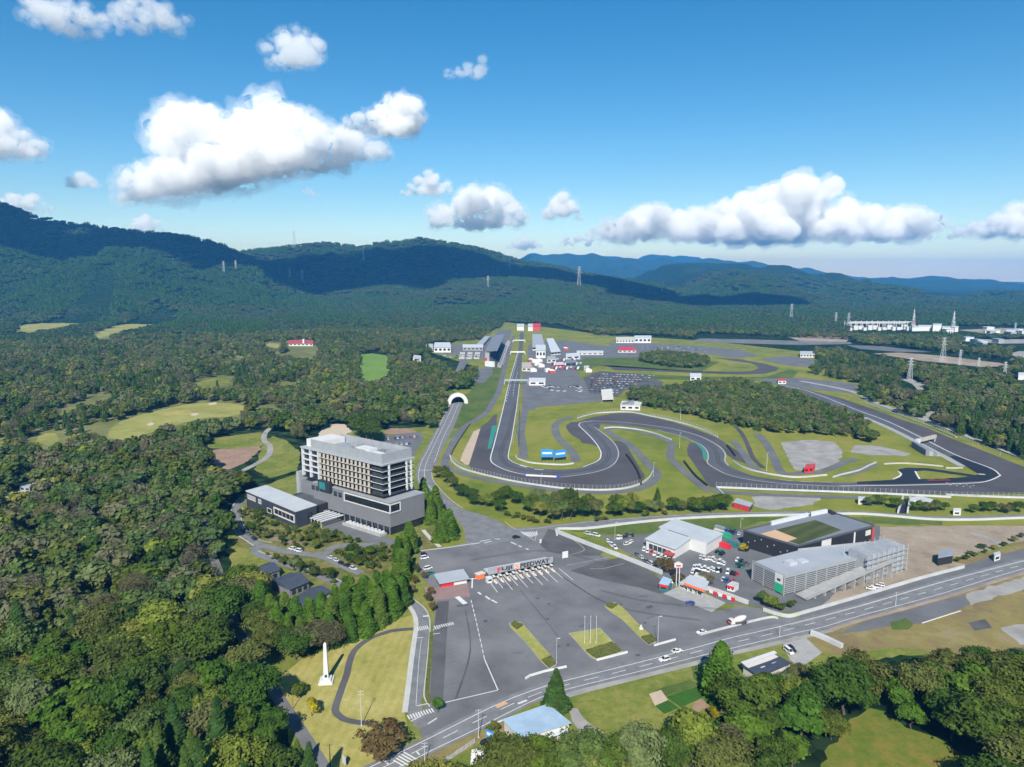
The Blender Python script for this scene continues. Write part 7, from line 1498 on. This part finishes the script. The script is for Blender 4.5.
# ================================================================== clouds: closed shapes of even, very bright vapour
volume_mat('cloud_vapour', (1, 1, 1), .0065, .0)
volume_mat('cloud_dense', (1, 1, 1), .03, .25)
volume_mat('cloud_veil', (1, 1, 1), .0013, .0)
volume_mat('cloud_thin', (1, 1, 1), .008, .0)
volume_mat('cloud_wisp', (1, 1, 1), .0042, .0)
def cloud(label, px0, px1, pyb, pyt, Y, seed, mm='cloud_vapour', prof=None, n=90, depth=.4, vox=26.0, disp=1.0, name='cloud', loc=None, flat=True, group=None, veil=True, slope=0.0):
    """puffs heaped over a flat base, fused and roughened; the base line and the heights along it follow the photograph"""
    g = random.Random(seed)
    if loc is None: a, b = Vector(at_dist(px0, pyb, Y)), Vector(at_dist(px1, pyb, Y)); top = at_dist((px0+px1)/2, pyt, Y)[2]
    else: a, b, top = loc
    wd = b.x-a.x; hh = top-a.z; zb = a.z; bm = bmesh.new(); prof = prof or [(0, .25), (.3, .8), (.5, 1), (.75, .7), (1, .2)]
    def pr(t):
        for (t0, h0), (t1, h1) in zip(prof[:-1], prof[1:]):
            if t <= t1: return h0+(h1-h0)*(t-t0)/max(1e-6, t1-t0)
        return prof[-1][1]
    for i in range(n*2):
        t = g.random(); pz = pr(t); H = max(.08, pz)*hh; r = H*g.uniform(.1, .27); r = min(r, wd*.2)
        z = zb+slope*t+r*.5+(max(0, H-1.5*r))*g.random(); y = Y+wd*depth*.5*g.uniform(-1, 1)*math.sqrt(pz)
        bmesh.ops.create_icosphere(bm, subdivisions=2, radius=r, matrix=Matrix.Translation((a.x+wd*(.03+.94*t), y, z)) @ Matrix.Diagonal((g.uniform(1, 1.4), 1.1, g.uniform(.8, 1), 1)))
    for v in bm.verts:
        b_ = zb+slope*min(1, max(0, (v.co.x-a.x)/wd))
        if v.co.z < b_: v.co.z = b_+(v.co.z-b_)*.4
    me = bpy.data.meshes.new(name); bm.to_mesh(me); bm.free(); c = Vector((a.x+wd/2, Y, zb)); me.transform(Matrix.Translation(-c))
    o = bpy.data.objects.new(name, me); COL.objects.link(o); o.location = c; me.materials.append(MATS[mm])
    rm = o.modifiers.new('fuse', 'REMESH'); rm.mode = 'VOXEL'; rm.voxel_size = vox
    if n <= 30: disp *= .55
    for k, (sz, st) in enumerate(((hh*.5, hh*.16), (hh*.2, hh*.14), (hh*.085, hh*.085), (hh*.035, hh*.045))):
        tx_ = bpy.data.textures.new(f'{name}_puff_{k}', 'CLOUDS'); tx_.noise_scale = sz; tx_.noise_depth = 3; tx_.noise_basis = 'BLENDER_ORIGINAL'
        dm = o.modifiers.new(f'puff_{k}', 'DISPLACE'); dm.texture = tx_; dm.strength = st*disp; dm.mid_level = .5; dm.texture_coords = 'GLOBAL'
    if veil:
        v = bpy.data.objects.new('veil', me.copy()); COL.objects.link(v); v.parent = o; v.data.materials[0] = MATS['cloud_veil']
        rm = v.modifiers.new('fuse', 'REMESH'); rm.mode = 'VOXEL'; rm.voxel_size = vox*1.3
        for k, (sz, st, ml) in enumerate(((hh*.3, hh*.26, .3), (hh*.1, hh*.16, .4), (hh*.045, hh*.09, .5))):
            tx_ = bpy.data.textures.new(f'{name}_veil_{k}', 'CLOUDS'); tx_.noise_scale = sz; tx_.noise_depth = 3
            dm = v.modifiers.new(f'veil_{k}', 'DISPLACE'); dm.texture = tx_; dm.strength = st; dm.mid_level = ml; dm.texture_coords = 'GLOBAL'
    return tag(o, label, 'cloud', group)
exec_clouds = [
 ('large heaped white cloud over the dark ridge', 118, 392, 204, 100, 9000, 1, 'cloud_vapour', [(0, .12), (.05, .3), (.12, .36), (.19, .4), (.23, .68), (.29, .8), (.36, .72), (.42, .62), (.48, .74), (.58, .76), (.66, .62), (.75, .46), (.85, .3), (.95, .22), (1, .12)], 170, 46),
 ('slim bright cloud drifting above the tail of the large cloud', 338, 420, 134, 82, 12500, 3, 'cloud_thin', [(0, .25), (.5, .5), (.8, 1), (1, .7)], 40),
 ('long bank of white clouds above the distant mountains', 576, 960, 240, 178, 15000, 4, 'cloud_vapour', [(0, .15), (.1, .45), (.16, .62), (.25, .5), (.35, .6), (.42, .75), (.5, 1), (.58, .92), (.66, .68), (.75, .45), (.85, .55), (.93, .3), (1, .1)], 210),
 ('white cloud over the power plant side of the mountains', 958, 1075, 237, 194, 15000, 5, 'cloud_vapour', [(0, .15), (.3, .6), (.6, 1), (1, .8)], 60),
 ('broken white cloud with a grey base above the wooded hills', 428, 528, 226, 175, 10500, 6, 'cloud_thin', [(0, .35), (.3, .6), (.5, 1), (.75, .7), (1, .35)], 60),
 ('small flat cloud left of the broken cloud', 400, 452, 195, 169, 10500, 7, 'cloud_thin', [(0, .4), (.6, 1), (1, .5)], 24),
 ('faint ragged cloud right of the broken cloud', 540, 584, 220, 190, 11500, 8, 'cloud_thin', None, 22),
 ('low pale puffs just over the distant skyline', 505, 545, 250, 233, 19000, 9, 'cloud_thin', None, 22),
 ('low pale strip under the long cloud bank', 556, 602, 246, 231, 18000, 10, 'cloud_thin', None, 22),
 ('white cloud cut by the picture edge above the ridge', -50, 44, 156, 96, 7500, 11, 'cloud_thin', [(0, 1), (.5, .9), (1, .3)], 50),
 ('small white cloud resting on the end of the dark ridge', -12, 58, 212, 188, 7500, 12, 'cloud_thin', None, 30),
 ('tiny white cloud touching the dark ridge', 130, 165, 232, 209, 10500, 13, 'cloud_thin', None, 22),
 ('small soft cloud left of the large heaped cloud', 64, 102, 188, 166, 8000, 14, 'cloud_thin', None, 22),
 ('tiny round cloud under the large heaped cloud', 298, 320, 198, 187, 8000, 15, 'cloud_thin', None, 12),
 ('soft white cloud alone high in the sky', 266, 322, 66, 20, 7500, 16, 'cloud_wisp', [(0, .5), (.5, 1), (1, .6)], 30),
 ('small bright cloud high above the hills', 444, 488, 78, 56, 8500, 17, 'cloud_wisp', [(0, .4), (.5, .7), (1, 1)], 22),
 ('streaky white cloud at the upper edge of the sky', 32, 184, 30, -12, 6500, 18, 'cloud_wisp', [(0, .7), (.3, .9), (.45, .3), (.7, .9), (1, .5)], 60),
 ('tiny grey cloud below the broken cloud', 428, 448, 229, 216, 10500, 19, 'cloud_thin', None, 12)]
for lab, x0, x1, yb, yt, Yd, sd_, mm, pf, n, *sl in exec_clouds:
    wdm = (x1-x0)/700*Yd
    cloud(lab, x0, x1, yb, yt, Yd, sd_, mm, pf, n, vox=max(9, wdm/190), slope=(sl[0]/700*Yd if sl else 0))
# clouds overhead and behind the camera: their shadows lie on the hills
for i, (tx_, ty_, tz_, rx_, ry_, Zc) in enumerate(((-3000, 3450, 330, 1800, 640, 1900), (-1200, 3800, 170, 850, 480, 1900), (-400, 4100, 150, 800, 520, 2100), (500, 3850, 110, 450, 200, 2200), (950, 3300, 90, 480, 130, 2200))):
    k = (Zc-tz_)/SUNV.z; c = (tx_+SUNV.x*k, ty_+SUNV.y*k); o = cloud('white cloud drifting high overhead, casting a shadow on the hills', 0, 0, 0, 0, c[1], 60+i, 'cloud_dense', [(0, .55), (.5, 1), (1, .55)], 150, depth=2*ry_/(2*rx_), vox=40, loc=(Vector((c[0]-rx_, c[1], Zc)), Vector((c[0]+rx_, c[1], Zc)), Zc+520), group='clouds overhead', veil=False)
    o['label'] = 'white cloud drifting high overhead, casting a shadow on the hills'
